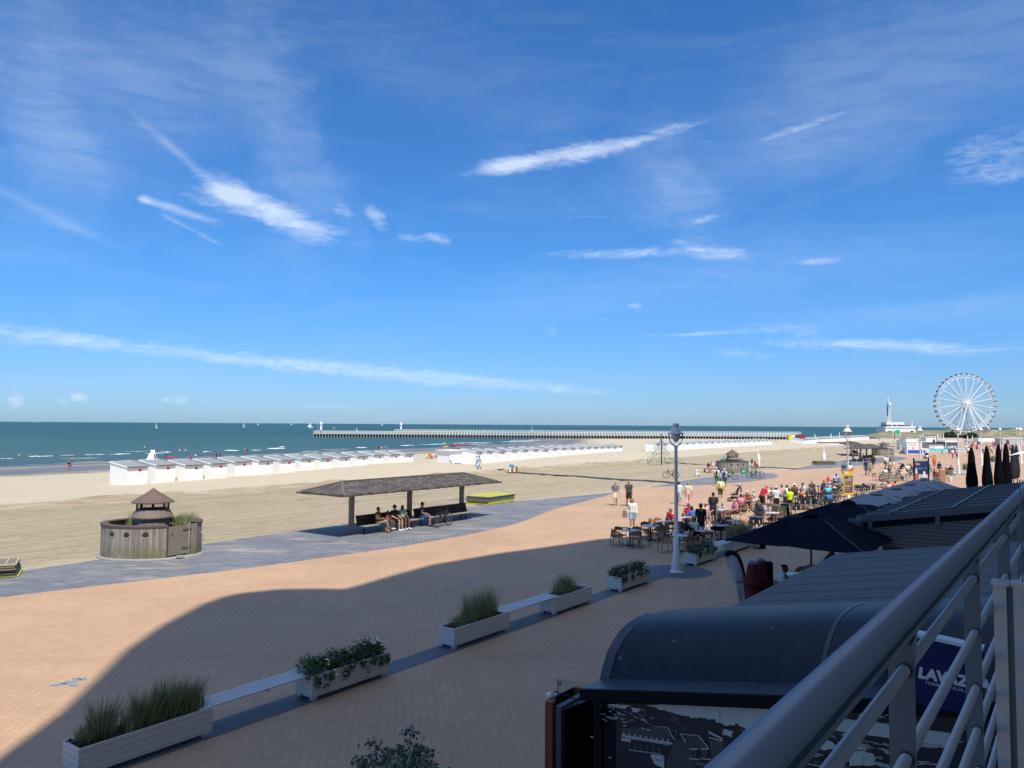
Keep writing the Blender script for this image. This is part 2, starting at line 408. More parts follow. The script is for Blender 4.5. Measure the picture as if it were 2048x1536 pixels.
c0 = m.mix(m.noise(o, .35, 5), (.485, .41, .295), (.55, .475, .345))
dark = m.math('MULTIPLY', m.ramp(m.math('ADD', m.math('MULTIPLY', track, .6), m.math('MULTIPLY', track2, .5)), .48, .62), zone, clamp=True)
c1 = m.mix(m.math('MULTIPLY', dark, .9), c0, (.345, .262, .155))
bl = m.math('MULTIPLY', m.math('MULTIPLY', m.ramp(sx.outputs[1], 50.5, 54.5), m.math('SUBTRACT', 1.0, m.ramp(sx.outputs[1], 57.0, 59.5))), m.ramp(m.noise(m.mapping(r, sc=(.25, .9, 1)), 1.0, 6, .75), .40, .58), clamp=True)
c1 = m.mix(m.math('MULTIPLY', bl, .95), c1, (.28, .215, .13))
c1 = m.mix(m.math('MULTIPLY', zone, .4), c1, (.50, .40, .25))
c1 = m.mix(m.math('MULTIPLY', m.ramp(foot, .50, .70), m.math('MULTIPLY_ADD', zone, .35, .22)), c1, (.37, .30, .19))
t3 = m.noise(m.mapping(r, sc=(.9, 11, 1)), 1.0, 6, .75, 1.2); c1 = m.mix(m.math('MULTIPLY', m.math('MULTIPLY', m.ramp(t3, .50, .60), zone), .5), c1, (.27, .205, .12)); c1 = m.mix(m.math('MULTIPLY', m.math('MULTIPLY', m.ramp(t3, .47, .38), zone), .45), c1, (.60, .50, .36))
wet = m.ramp(pz.outputs[2], -.06, -.12); wn_ = m.noise(m.mapping(r, sc=(.02, .22, 1)), 1.0, 5, .6, .8)
wetf = m.math('MULTIPLY', wet, m.math('MULTIPLY_ADD', m.ramp(wn_, .40, .52), .70, .30), clamp=True)
damp = m.math('MULTIPLY', m.ramp(pz.outputs[2], -.025, -.06), m.ramp(wn_, .45, .55), clamp=True)
c2 = m.mix(m.math('MULTIPLY', damp, .7), c1, (.27, .23, .17))
c2 = m.mix(wetf, c2, (.115, .10, .08))
m.color(c2); m.put(m.b.inputs['Roughness'], m.math('MULTIPLY_ADD', wetf, -.6, .95))
h = m.math('ADD', m.math('MULTIPLY', m.math('ADD', track2, m.math('MULTIPLY', dots, -.35)), m.math('MULTIPLY_ADD', zone, 1.2, .25)), m.math('MULTIPLY', foot, .8))
m.bump(m.math('MULTIPLY', h, m.math('SUBTRACT', 1.0, wetf)), 1.0, .16)
struct('beach_sand', mb, m.m)
# ---- sea
mb = MB(); mb.smooth = True
def seaq(u0, u1, v0, v1): mb.quad(W(u0, v0, SEA), W(u1, v0, SEA), W(u1, v1, SEA), W(u0, v1, SEA))
seaq(-30000, -150, -20000, 40000); seaq(-150, 40000, 60, 40000)
m = NT('sea_water', .45); g = m.n('ShaderNodeTexCoord'); o = g.outputs['Object']
r = m.mapping(o, rot=(0, 0, -ANG))
n1 = m.noise(m.mapping(r, sc=(.012, .035, 1)), 1.0, 5, .6, .5)
n2 = m.noise(m.mapping(o, sc=(.003, .012, 1)), 1.0, 4, .55, .4)
deep = m.mix(m.ramp(n2, .35, .65), (.018, .068, .080), (.028, .092, .100))
sy = m.n('ShaderNodeSeparateXYZ', {0: o})
near = m.math('SUBTRACT', 1.0, m.ramp(sy.outputs[1], 120, 420))
c = m.mix(m.math('MULTIPLY', m.ramp(n1, .40, .62), .5), deep, (.045, .125, .125))
c = m.mix(m.math('MULTIPLY', near, .55), c, (.075, .135, .14))
m.color(c)
m.b.inputs['Specular IOR Level'].default_value = .10
wv = m.math('ADD', m.noise(m.mapping(r, sc=(.25, .8, 1)), 1.0, 6, .68), m.math('MULTIPLY', m.noise(m.mapping(r, sc=(.03, .12, 1)), 1.0, 3), 1.2))
m.bump(wv, .9, .55)
struct('sea', mb, m.m)
# surf lines
FOAM = mat('surf_foam', (.82, .84, .84), .8)
mb = MB(); rnd = random.Random(5)
def foam(px0, px1, py0, py1, w, z=SEA+.03):
    n = max(4, int(abs(px1-px0)/5)); vs = []
    for i in range(n+1):
        t = i/n; x = lerp(px0, px1, t); y = lerp(py0, py1, t)+rnd.uniform(-.35, .35)
        ww = w*(.3+.9*rnd.random())*math.sin(math.pi*min(1, max(.04, t)))**.5+.04
        vs += [P(x, y-ww/2, z), P(x, y+ww/2, z)]
    mb.add(vs, [(2*i, 2*i+1, 2*i+3, 2*i+2) for i in range(n)])
for a in ((57,108,912.5,912,1.5),(118,150,911,910.5,.6),(170,212,909.3,909,1.1),(218,262,908.7,907.5,1.4),(290,330,907,906.2,1.0),(318,345,904.5,904,1.6),(395,425,904,903,1.0),(448,480,901,900.5,1.6),
          (500,525,900.5,900,1.0),(535,572,897,896.5,1.8),(558,570,894,893.5,1.4),(395,412,904,903.6,.8),(712,735,895.3,894.6,1.4),(800,830,891,890.3,1.2),(835,900,889.5,887.8,1.0),(900,985,886.5,884.6,.9),(1000,1090,884,881.5,1.0),(1020,1110,881,879.6,.7),
          (0,30,917,916.5,.9),(120,200,917,916,.6),(600,640,903,902,.6),(640,700,899.5,898,.5),(250,300,903,902.5,.5),(930,990,889,887.5,.6)):
    foam(*a)
tag(mb.build('surf_foam', FOAM), 'broken white surf lines along the waterline', 'surf', kind='stuff')
# dark beach mats across the sand
MATM = mat('black_matting', (.035, .037, .045), .9, var=.4, vs=2)
for i, (u0, w, v0, v1, lab) in enumerate(((70.6, 1.5, 32.6, 58.5, 'long dark mat laid across the sand from the waste bins to the bicycle'), (105.5, 1.3, 31.2, 52, 'dark mat across the sand running behind the flag beyond the first aid hut'))):
    mb = MB(); vs = []; n = 26
    for j in range(n+1):
        v = lerp(v0, v1, j/n); uo = u0+.35*math.sin(j*.6)+j*.12
        for du in (0, w): vs.append(W(uo+du, v, .035+max(0, sand_z(uo, v))))
    mb.add(vs, [(2*j, 2*j+1, 2*j+3, 2*j+2) for j in range(n)])
    tag(mb.build('beach_mat', MATM), lab, 'beach mat')
# ---- land far right, dunes
mb = MB()
mb.add([(170, 352, -.02), (700, 1480, -.02), (3200, 1500, -.02), (1500, 200, -.02), (350, 200, -.02), (240, 330, -.02)], [(0,1,2,3,4,5)])
m = NT('dune_land', .95); g = m.n('ShaderNodeTexCoord'); o = g.outputs['Object']
m.color(m.mix(m.ramp(m.noise(o, .12, 6, .7), .4, .62), (.105, .12, .05), (.36, .30, .17)))
m.bump(m.noise(o, .9, 5), .8, .4)
DUNE = m.m
struct('land', mb, DUNE)
def dune(name, D, pts, depth):
    """ridge whose skyline passes the listed photo points, at distance D"""
    mb = MB(); mb.smooth = True; n = 70; rows = 9; vs = []
    x0, x1 = pts[0][0], pts[-1][0]
    for i in range(n+1):
        px = lerp(x0, x1, i/n); py = interp(px, pts)
        d = ray(px, py); t = D/d.y; X = d.x*t; H = max(.02, HC+d.z*t)
        for j in range(rows):
            s = j/(rows-1); y = D-depth/2+depth*s
            hh = H*math.sin(math.pi*s)**1.1*(1+.22*mn.noise(Vector((X*.12, y*.12, 1))))
            vs.append((X*(y/D)**.3, y, hh-.05))
    mb.add(vs, [(i*rows+j, (i+1)*rows+j, (i+1)*rows+j+1, i*rows+j+1) for i in range(n) for j in range(rows-1)])
    return tag(mb.build(name, DUNE), kind='structure')
dune('dune', 430, [(1722, 874), (1745, 870), (1760, 865.5), (1780, 863.5), (1800, 865), (1815, 865), (1835, 865.5), (1850, 866), (1870, 868), (1892, 871), (1920, 878)], 60)
dune('dune', 470, [(1885, 878), (1915, 872), (1945, 868), (1965, 862), (1980, 859), (2000, 860), (2020, 859), (2032, 856.5), (2044, 855.5), (2075, 855), (2120, 860)], 90)
# ================================================================ NEAR: balcony, pavilion, awnings
STEEL = mat('painted_steel_rail', (.21, .26, .32), .30, .5, coat=.3, var=.06, vs=9)
STEEL2 = mat('painted_steel_post', (.095, .125, .15), .38, .0, var=.08, vs=9)
BARM = mat('galvanised_bar', (.38, .42, .44), .42, .35, var=.08, vs=25)
A0, B0 = .28, .34                     # handrail: offset towards the sea, drop below the eye
rail = thing('balcony_railing', 'blue-grey steel balcony railing with thick round handrail running across lower right', 'railing', W(0, A0, 0), ANG)
def rl(t, v, z): return (t, v, z)     # local frame of the railing: x along the balcony, y out to sea
mb = MB(); mb.tube([rl(.35, 0, HC-B0), rl(12, 0, HC-B0)], .0255, 24); mb.build('handrail', STEEL, rail)
mb = MB(); mb.box((6.2, .0, HC-B0-.036), (11.7, .034, .010)); mb.build('under_rail', STEEL2, rail)
for t in (.52, 1.56, 2.62, 3.70, 4.76, 5.82, 6.88, 7.94, 9.0, 10.06):
    mb = MB(); mb.box((t, .0, HC-B0-.04-.62), (.012, .042, 1.16))
    mb.add([(t-.005, -.02, HC-B0-.05), (t-.005, .02, HC-B0-.05), (t+.10, .012, HC-B0-.040), (t+.10, -.012, HC-B0-.040), (t-.005, -.02, HC-B0-.14), (t-.005, .02, HC-B0-.14)], [(0,3,2,1),(4,5,2,3),(0,4,3),(1,2,5),(0,1,5,4)])
    mb.build('post', STEEL2, rail)
    if t < 4:
        for b in (.437, .592, .748, .868, .98, 1.09): mb = MB(); mb.tube([(t-.010, -.006, HC-b), (t+.010, -.006, HC-b)], .0135, 12); mb.build('weld_collar', mat('weld_dark', (.03, .04, .05), .6), rail)
for b in (.437, .592, .748, .868, .98, 1.09):
    mb = MB(); mb.tube([rl(.35, -.006, HC-b), rl(11.9, -.006, HC-b)], .0105, 14); mb.build('bar', BARM, rail)
# divider with glass
PVC = mat('cream_frame', (.50, .50, .46), .5, var=.05, vs=6)
GLASS = mat('pane_glass', (.75, .85, .85), .03, trans=1.0, spec=.5)
div = thing('balcony_divider', 'cream balcony divider with double posts and clear glass at the right edge', 'divider')
def scr(px, py, Y):                    # world point on the ray of a photo point at depth Y
    d = ray(px, py); return Vector((0, 0, HC))+d*(Y/d.y)
uv_ = 3.0
def dvp(px, py):
    d = ray(px, py); n = Vector((UX, UY, 0)); t = uv_/d.dot(n); w = Vector((0, 0, HC))+d*t; u, v = UV(w); return v, w.z
div.rotation_euler.z = ANG; yv = 0
def fbox(mb, x0, x1, y0, y1, Y, dep):
    a = dvp(x0, y0); b = (dvp(x1, y0)[0], dvp(x0, y1)[1]); mb.box2((uv_+Y, a[0], a[1]), (uv_+Y+dep, b[0], max(b[1], HC-1.5)))
mb = MB(); fbox(mb, 1986, 2012, 1168, 1900, yv, .05); mb.build('frame_post', PVC, div)
mb = MB(); fbox(mb, 2026, 2110, 1172, 1900, yv-.004, .055); mb.build('frame_post', PVC, div)
mb = MB(); fbox(mb, 2012, 2026, 1170, 1900, yv+.018, .03); mb.build('groove', mat('frame_groove', (.20, .21, .20), .6), div)
mb = MB(); fbox(mb, 1982, 2018, 1162, 1169, yv-.008, .07); fbox(mb, 2020, 2130, 1164, 1171, yv-.011, .075); mb.build('cap', mat('cap_white', (.5, .52, .52), .45), div)
mb = MB(); a = dvp(2038, 960); b = dvp(2160, 1168); mb.box2((uv_+.022, a[0], a[1]), (uv_+.030, b[0], b[1])); mb.build('glass_pane', GLASS, div)
mb = MB(); fbox(mb, 2037.2, 2039.2, 960, 1166, yv+.02, .012); mb.build('glass_edge', mat('glass_edge', (.10, .17, .17), .3), div)

# the block of flats behind the balcony: it shades the promenade
DU, DV = UX*SH[0]+UY*SH[1], -UY*SH[0]+UX*SH[1]
edge = [(0,1512),(120,1425),(200,1350),(250,1300),(320,1252),(400,1210),(440,1195),(480,1186),(560,1178),(640,1177),(690,1178),(780,1152),(860,1130),(1000,1106),(1120,1090),(1200,1078)]
FAC = -1.6
prof = []
for (x, y) in edge:
    u, v = UV(P(x, y)); h = (v-FAC)/DV; prof.append((u-h*DU, h))
prof = [(prof[0][0]-1.2, prof[0][1]-12)]+prof
for (u, v) in ((40, 17), (46, 13.2), (55, 9.3), (62, 6.5), (72, 4.2)):
    h = (v-FAC)/DV; prof.append((u-h*DU, h))
pp = [(prof[0][0]-.3, 0)]+prof+[(prof[-1][0]+1, 0)]
left = []
for (u, v) in ((-60, 6.5), (-26, 7.2), (-6, 9.0), (1.5, 11.6)):  # lower wing extended out of view as shade cover for the near paving
    h = (v-FAC)/DV; left.append((u-h*DU, h))
pp = [(-90, 0), (-89, left[0][1])]+left+[q for q in pp[1:] if q[0] > left[-1][0]+.05 and q[1] > 14 or q[0] > 0]
mono = [pp[0]]
for q in pp[1:]: mono.append((max(q[0], mono[-1][0]+.02), q[1]))
bld = thing('apartment_building', 'tall pale apartment block behind the balcony casting its shade on the promenade', 'building')
mb = MB(); n = len(mono)
vs = [W(u, FAC, z) for u, z in mono]+[W(u, FAC-9, z) for u, z in mono]
mb.add(vs, [tuple(range(n)), tuple(reversed(range(n, 2*n)))]+[(i, n+i, n+(i+1)%n, (i+1)%n) for i in range(n)])
mb.build('wall', mat('facade_render', (.42, .40, .36), .8, var=.1, vs=.4), bld)
mb = MB(); mb.box((0, 0, 0), (12.5, 1.5, .16)); mb.build('balcony_slab', mat('slab', (.35, .35, .34), .8), bld, W(6.5, -.86, HC-1.58), ANG)

# ---- pavilion with a rounded end and sloping canopy (roof climbs towards the building)
SL = .178
DARKR = NT('dark_zinc_roof', .48); m = DARKR; g = m.n('ShaderNodeTexCoord'); o = g.outputs['Object']
ns = m.noise(m.mapping(o, sc=(.7, 2.5, 1)), 1.5, 6, .7); sp_ = m.n('ShaderNodeTexVoronoi', {'Vector': o, 'Scale': 2.6}).outputs['Distance']
c = m.mix(m.ramp(ns, .35, .7), (.009, .018, .030), (.016, .029, .044))
dst = m.noise(m.mapping(o, sc=(.6, 3.0, .6)), 2.0, 8, .75, .6); c = m.mix(m.math('MULTIPLY', m.ramp(dst, .5, .75), .35), c, (.06, .075, .085))
spot = m.math('SUBTRACT', 1.0, m.ramp(m.math('ADD', sp_, m.math('MULTIPLY', m.noise(o, 20, 3), .06)), .075, .115))
c = m.mix(m.math('MULTIPLY', spot, .5), c, (.3, .33, .35)); m.color(c); m.b.inputs['Metallic'].default_value = .0
m.b.inputs['Specular IOR Level'].default_value = .25
TRIM = mat('zinc_trim', (.035, .055, .08), .45, var=.2, vs=5)
BLK = mat('black_fascia', (.004, .005, .009), .8, spec=.2)
V1, V0 = 4.87, -1.55
pav = thing('pavilion', 'dark blue pavilion with rounded barrel roof below the balcony railing', 'pavilion', W(0, 0, 0), ANG)
profb = [(8.02, 2.54), (8.38, 2.52), (8.42, 2.54), (8.50, 2.69), (8.61, 2.842), (8.76, 2.945), (8.93, 3.03), (9.13, 3.085), (9.36, 3.115), (9.74, 3.115), (10.3, 3.07), (11.2, 2.93), (11.9, 2.80)]
def slab(prof, v0, v1, th, nseg=8):
    mb = MB(); mb.smooth = True; k = len(prof); vs = []
    for j in range(nseg+1):
        v = lerp(v1, v0, j/nseg)
        for (u, z) in prof: vs.append((u, v, z+SL*(v1-v) if True else z))
    base = len(vs)
    mb.add(vs, [(j*k+i, j*k+i+1, (j+1)*k+i+1, (j+1)*k+i) for j in range(nseg) for i in range(k-1)])
    # end cap towards the sea
    e = [(u, v1, z) for u, z in prof]; b = [(u, v1, z-th) for u, z in prof]
    mb.add(e+b, [(i, k+i, k+i+1, i+1) for i in range(k-1)], False)
    return mb
slab(profb[2:], V0, V1, .02).build('barrel_roof', DARKR.m, pav)
mb = MB(); mb.smooth = True; k = len(profb)-2
vs = []
for v, dz in ((V1+.03, .018), (V1-.10, .018)):
    for (u, z) in profb[2:10]: vs.append((u-.012, v, z+dz))
mb.add(vs, [(i, i+1, 8+i+1, 8+i) for i in range(7)]); vs2 = [(u-.012, V1+.03, z+.018) for u, z in profb[2:10]]+[(u+.03, V1+.03, z-.14) for u, z in profb[2:10]]
mb.add(vs2, [(i, 8+i, 8+i+1, i+1) for i in range(7)], False)
mb.build('roof_edge', TRIM, pav)
def vbar(u0, u1, z0, z1, va, vb, name, m_, par=pav):      # a bar that runs up the slope
    mb = MB(); za, zb = SL*(V1-va), SL*(V1-vb)
    mb.add([(u0, va, z0+za), (u1, va, z0+za), (u1, va, z1+za), (u0, va, z1+za), (u0, vb, z0+zb), (u1, vb, z0+zb), (u1, vb, z1+zb), (u0, vb, z1+zb)],
           [(0,1,2,3),(7,6,5,4),(0,4,5,1),(1,5,6,2),(2,6,7,3),(3,7,4,0)])
    return mb.build(name, m_, par)
vbar(7.98, 8.50, 2.50, 2.575, V1+.02, V0, 'gutter', TRIM)
vbar(7.93, 7.98, 2.455, 2.58, V1+.02, V0, 'fascia', BLK)
vbar(7.99, 8.10, 2.43, 2.495, V1-.02, V0, 'soffit', BLK)
for v in (2.30, -.2):
    mb = MB(); mb.smooth = True; pr = profb[2:11]; vs = []
    for vq in (v, v-.05):
        for (u, z) in pr: vs.append((u-.004, vq, z+.006+SL*(V1-vq)))
    k = len(pr); mb.add(vs, [(i, i+1, k+i+1, k+i) for i in range(k-1)]); mb.build('roof_seam', TRIM, pav)
mb = MB(); mb.box((8.1, (V1+V0)/2-.1, 1.05), (.12, V1-V0-.3, 2.5)); mb.box((8.9, V1-.12, 1.2), (1.6, .1, 2.4)); mb.build('end_wall', BLK, pav)
# vent stain / hole on the roof foot
mb = MB(); mb.ball((8.50, 1.62, 2.72+SL*(V1-1.62)), .055, 12, 8, (1, 1.3, .8)); mb.build('vent', mat('vent_black', (.004, .006, .006), .7), pav)
# poster with an old town view (dark print on pale ground)
PW = NT('poster_print', .6); m = PW; g = m.n('ShaderNodeTexCoord'); o = g.outputs['Object']
sxyz = m.n('ShaderNodeSeparateXYZ', {0: o})
cl1 = m.noise(m.mapping(o, rot=(0, 0, 0), sc=(1, .9, 3.4)), 3.2, 9, .72, .8)
left = m.ramp(sxyz.outputs[1], 3.9, 2.4); top = m.ramp(sxyz.outputs[2], 1.5, 2.25)
pale = m.math('MULTIPLY', m.ramp(m.math('MULTIPLY_ADD', top, .03, cl1), .60, .625), m.math('MULTIPLY', left, m.ramp(sxyz.outputs[2], 1.1, 1.75)), clamp=True)
grain = m.noise(o, 60, 3)
c = m.mix(m.math('MULTIPLY', pale, m.math('MULTIPLY_ADD', grain, .4, .7)), (.010, .015, .026), (.46, .52, .50)); m.color(c)
def pv(v, z): return (8.02, v, z)
def ptop(v): return 2.42+SL*(V1-v)
mb = MB(); mb.add([pv(4.45, -.0), pv(-1.3, 0), pv(-1.3, ptop(-1.3)), pv(4.45, ptop(4.45))], [(0,1,2,3)]); 
post = thing('wall_poster', 'large black and white town view poster on the pavilion end wall', 'poster', W(0, 0, 0), ANG)
mb.build('print', PW.m, post)
PL = mat('poster_pale', (.40, .46, .46), .4, var=.5, vs=7); PG = mat('poster_grey', (.045, .058, .07), .4, var=.6, vs=40)
def pp_(px, py, off=.0):               # photo point -> poster plane
    d = ray(px, py); n = Vector((UX, UY, 0)); t = (8.02-off)/d.dot(n); w = Vector((0, 0, HC))+d*t; u, v = UV(w); return (8.02-off, v, w.z)
def pquad(mb, pts, off): mb.add([pp_(x, y, off) for x, y in pts], [tuple(range(len(pts)))])
mb = MB()
pquad(mb, [(1244,1456),(1335,1454),(1350,1480),(1244,1473)], .006); pquad(mb, [(1372,1470),(1398,1470),(1420,1498),(1378,1500)], .006)
pquad(mb, [(1350,1482),(1370,1475),(1392,1536),(1328,1536)], .008); pquad(mb, [(1420,1480),(1446,1482),(1446,1560),(1425,1560)], .006)
mb.build('roofs', PG, post)
rnd = random.Random(8); mb = MB()
def ragged(pts, off, j=2.2, n=7):
    out = []
    for i, (x, y) in enumerate(pts):
        x2, y2 = pts[(i+1) % len(pts)]
        for k in range(n): t_ = k/n; out.append((lerp(x, x2, t_)+rnd.uniform(-j, j), lerp(y, y2, t_)+rnd.uniform(-j, j)*.8))
    pquad(mb, out, off)
ragged([(1290, 1409), (1420, 1411), (1560, 1419), (1560, 1440), (1500, 1462), (1474, 1448), (1452, 1452), (1428, 1440), (1392, 1436), (1360, 1430), (1330, 1422)], .004)
ragged([(1446, 1456), (1466, 1462), (1462, 1474), (1446, 1468)], .005); ragged([(1216, 1408), (1262, 1410), (1250, 1417), (1222, 1414)], .004, 1.4, 4); ragged([(1262, 1415), (1282, 1418), (1276, 1425), (1266, 1424)], .004, 1.2, 4)
ragged([(1300, 1512), (1328, 1512), (1328, 1536), (1310, 1530)], .004, 1.5, 5); ragged([(1560, 1470), (1640, 1478), (1700, 1500), (1640, 1500), (1600, 1486)], .004, 3, 6); ragged([(1700, 1500), (1745, 1505), (1752, 1530), (1700, 1530)], .004, 3, 5)
ragged([(1540, 1421), (1760, 1446), (1900, 1466), (1900, 1492), (1760, 1474), (1600, 1450)], .0045, 1.5, 6); mb.build('pale_sky', mat('poster_sky', (.46, .52, .50), .4, var=.12, vs=9), post)
mb = MB(); rnd = random.Random(3)
def pline(a, b, w, off=.010):
    pa, pb = pp_(*a, off), pp_(*b, off); mb.bar(pa, pb, .002, w, up=(0, 0, 1))
pline((1243,1471), (1345,1487), .020); pline((1243,1478), (1262,1482), .03); pline((1250,1475), (1340,1490), .008)
for i in range(9): pline((1246+i*11, 1467+i*1.7), (1250+i*11, 1467.6+i*1.7), .018)
for i in range(6): pline((1259+i*12, 1484+i*2.2), (1259+i*12, 1500+i*2.2), .008)
pline((1258,1500), (1322,1508), .008); pline((1335,1454), (1349,1480), .010); pline((1305,1452), (1336,1455), .005)
pline((1353,1460), (1353,1473), .014); pline((1360,1468), (1397,1471), .008); pline((1397,1471), (1418,1498), .012); pline((1360,1466), (1372,1484), .012)
pline((1439,1420), (1439,1443), .006); pline((1417,1464), (1445,1478), .022); pline((1418,1475), (1446,1482), .012)
for i in range(5): pline((1424+i*6, 1484), (1424+i*6, 1500), .006)
for (x, y) in ((1387,1500),(1410,1500)):
    for k in range(3): pline((x-4+4*k, y), (x-4+4*k, y+14), .008)
    pline((x-8, y-2), (x+8, y-2), .012); pline((x-9, y+17), (x+12, y+19), .012)
for i in range(3): pline((1302+i*5, 1512+i*4), (1328, 1514+i*6), .035)
for (x, y) in ((1283,1456),(1294,1459),(1246,1450),(1217,1514),(1181,1473)): pline((x, y), (x+6, y+2), .012)
for i in range(26):
    x = rnd.uniform(1560, 1840); y = 1440+(x-1560)*.12+rnd.uniform(20, 90); pline((x, y), (x+rnd.uniform(8, 40), y+rnd.uniform(-2, 8)), rnd.uniform(.004, .014))
for i in range(16):
    x = rnd.uniform(1660, 1740); y = rnd.uniform(1500, 1530); pline((x, y), (x, y+rnd.uniform(5, 14)), .006)
for i in range(46):
    x = rnd.uniform(1200, 1300); y = rnd.uniform(1408, 1440)+(x-1200)*.12; pline((x, y), (x+rnd.uniform(3, 12), y+rnd.uniform(0, 5)), rnd.uniform(.003, .009))
mb.build('building_lines', PL, post)

# panels left of the pavilion: rust coloured board, dark board
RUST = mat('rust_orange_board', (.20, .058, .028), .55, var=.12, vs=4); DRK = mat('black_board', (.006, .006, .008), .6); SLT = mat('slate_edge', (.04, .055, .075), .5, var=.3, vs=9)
t = thing('screen_panel', 'rust orange edged hollow board standing left of the pavilion', 'panel')
def wpt(px, py, z): return P(px, py, z)
zt = 2.15
a = P(1090, 1403, zt); b = P(1105, 1406, zt); c_ = P(1160, 1377, zt); d_ = P(1147, 1374, zt)
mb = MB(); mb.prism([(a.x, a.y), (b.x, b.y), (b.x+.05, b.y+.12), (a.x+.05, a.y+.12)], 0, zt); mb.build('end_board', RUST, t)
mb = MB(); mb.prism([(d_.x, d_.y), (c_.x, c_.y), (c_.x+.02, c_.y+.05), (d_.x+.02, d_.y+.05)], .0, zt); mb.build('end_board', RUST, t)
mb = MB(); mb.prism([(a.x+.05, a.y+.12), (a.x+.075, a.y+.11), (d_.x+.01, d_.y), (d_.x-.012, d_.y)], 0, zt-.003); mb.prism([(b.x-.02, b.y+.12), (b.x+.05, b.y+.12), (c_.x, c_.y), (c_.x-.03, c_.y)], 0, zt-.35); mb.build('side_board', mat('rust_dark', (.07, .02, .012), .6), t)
t = thing('screen_panel', 'dark slate edged board between the rust orange board and the pavilion', 'panel')
a = P(1112, 1412, zt); b = P(1122, 1415, zt); c_ = P(1170, 1388, zt); d_ = P(1160, 1385, zt)
mb = MB(); mb.prism([(a.x, a.y), (b.x, b.y), (c_.x, c_.y), (d_.x, d_.y)], 0, zt); mb.build('edge_board', SLT, t)
mb = MB(); e = Vector((b.x, b.y, 0)); f = Vector((c_.x, c_.y, 0)); dd = (f-e).normalized()
mb.prism([(b.x+.003, b.y-.002), (b.x+.04, b.y-.0), (c_.x+.4, c_.y+.15), (c_.x+.003, c_.y-.002)], 0, zt-.02); mb.build('black_face', DRK, t)
mb = MB(); p = [P(1103, 1388, 2.2), P(1112, 1383, 2.28), P(1125, 1389, 2.25), P(1150, 1398, 2.17)]; mb.tube(p, .008, 8); 
tag(mb.build('cable', DRK), 'black cable looping over the rust orange board', 'cable')
lampb = thing('spotlight', 'small white spotlight fixed at the top of the rust board', 'spotlight', P(1103, 1392, 2.15))
mb = MB(); mb.lathe([(.01, -.08), (.04, -.08), (.065, 0), (.065, .03), (.01, .04)], (0, 0, 0), 14); mb.build('lamp_head', mat('white_enamel', (.6, .62, .64), .35), lampb)
gl = thing('glass_screen', 'clear glass wind screen with small blue sticker behind the rust board', 'glass screen')
a = P(1115, 1358, 2.0); b = P(1178, 1368, 2.0); mb = MB(); dn = Vector((-(b-a).y, (b-a).x, 0)).normalized()*.006
mb.prism([(a.x, a.y), (b.x, b.y), (b.x+dn.x, b.y+dn.y), (a.x+dn.x, a.y+dn.y)], .05, 2.0); mb.build('pane', mat('greenish_glass', (.80, .90, .86), .02, trans=1.0), gl)
mb = MB(); mb.bar((a.x, a.y, .0), (a.x, a.y, 2.0), .012); mb.build('pane_edge', mat('glass_edge', (.10, .17, .17), .3), gl)
mb = MB(); q = a+(b-a)*.05; q2 = a+(b-a)*.16; mb.add([(q.x-.01, q.y-.012, 1.98), (q2.x-.01, q2.y-.012, 1.98), (q2.x-.01, q2.y-.012, 1.92), (q.x-.01, q.y-.012, 1.92)], [(0,1,2,3)]); mb.build('sticker', mat('blue_sticker', (.08, .2, .4), .5), gl)

# ---- flat sloping canopy beyond the barrel
AW = NT('grey_awning_canvas', .85); m = AW; g = m.n('ShaderNodeTexCoord'); o = g.outputs['Object']
s1 = m.noise(m.mapping(o, sc=(2.2, .35, 1)), 1.0, 6, .7, .3); s2 = m.noise(m.mapping(o, sc=(5, .8, 1)), 1.3, 5, .8)
c = m.mix(m.ramp(s1, .35, .68), (.08, .10, .115), (.125, .15, .16)); c = m.mix(m.math('MULTIPLY', m.ramp(s2, .62, .75), .5), c, (.03, .045, .06)); m.color(c)
can = thing('awning', 'flat dusty grey canopy roof sloping up to the building, beyond the barrel roof', 'awning', W(0, 0, 0), ANG)
def slopequad(mb, u0, u1, va, vb, z):
    th = .05; za, zb = z, z+SL*(va-vb)
    mb.add([(u0, va, za), (u1, va, za), (u1, vb, zb), (u0, vb, zb), (u0, va, za-th), (u1, va, za-th), (u1, vb, zb-th), (u0, vb, zb-th)], [(0,1,2,3),(4,7,6,5),(0,4,5,1),(1,5,6,2),(3,2,6,7),(0,3,7,4)])
mb = MB(); slopequad(mb, 11.6, 19.9, 4.92, V0, 2.62); mb.build('canvas', AW.m, can)
for i in range(9):
    u = 12.4+i*.9; mb = MB(); za, zb = 2.626, 2.626+SL*(4.92-V0); mb.add([(u, 4.92, za), (u+.03, 4.92, za), (u+.03, V0, zb), (u, V0, zb)], [(0,1,2,3)]); mb.build('seam', mat('awning_seam', (.055, .07, .085), .7), can)
mb = MB(); mb.box((15.75, 4.94, 2.56), (8.3, .05, .09)); mb.build('edge_beam', TRIM, can)
for u in (11.7, 15.8, 19.7):
    mb = MB(); mb.box((u, 4.86, 1.26), (.09, .09, 2.5)); mb.build('post', TRIM, can)
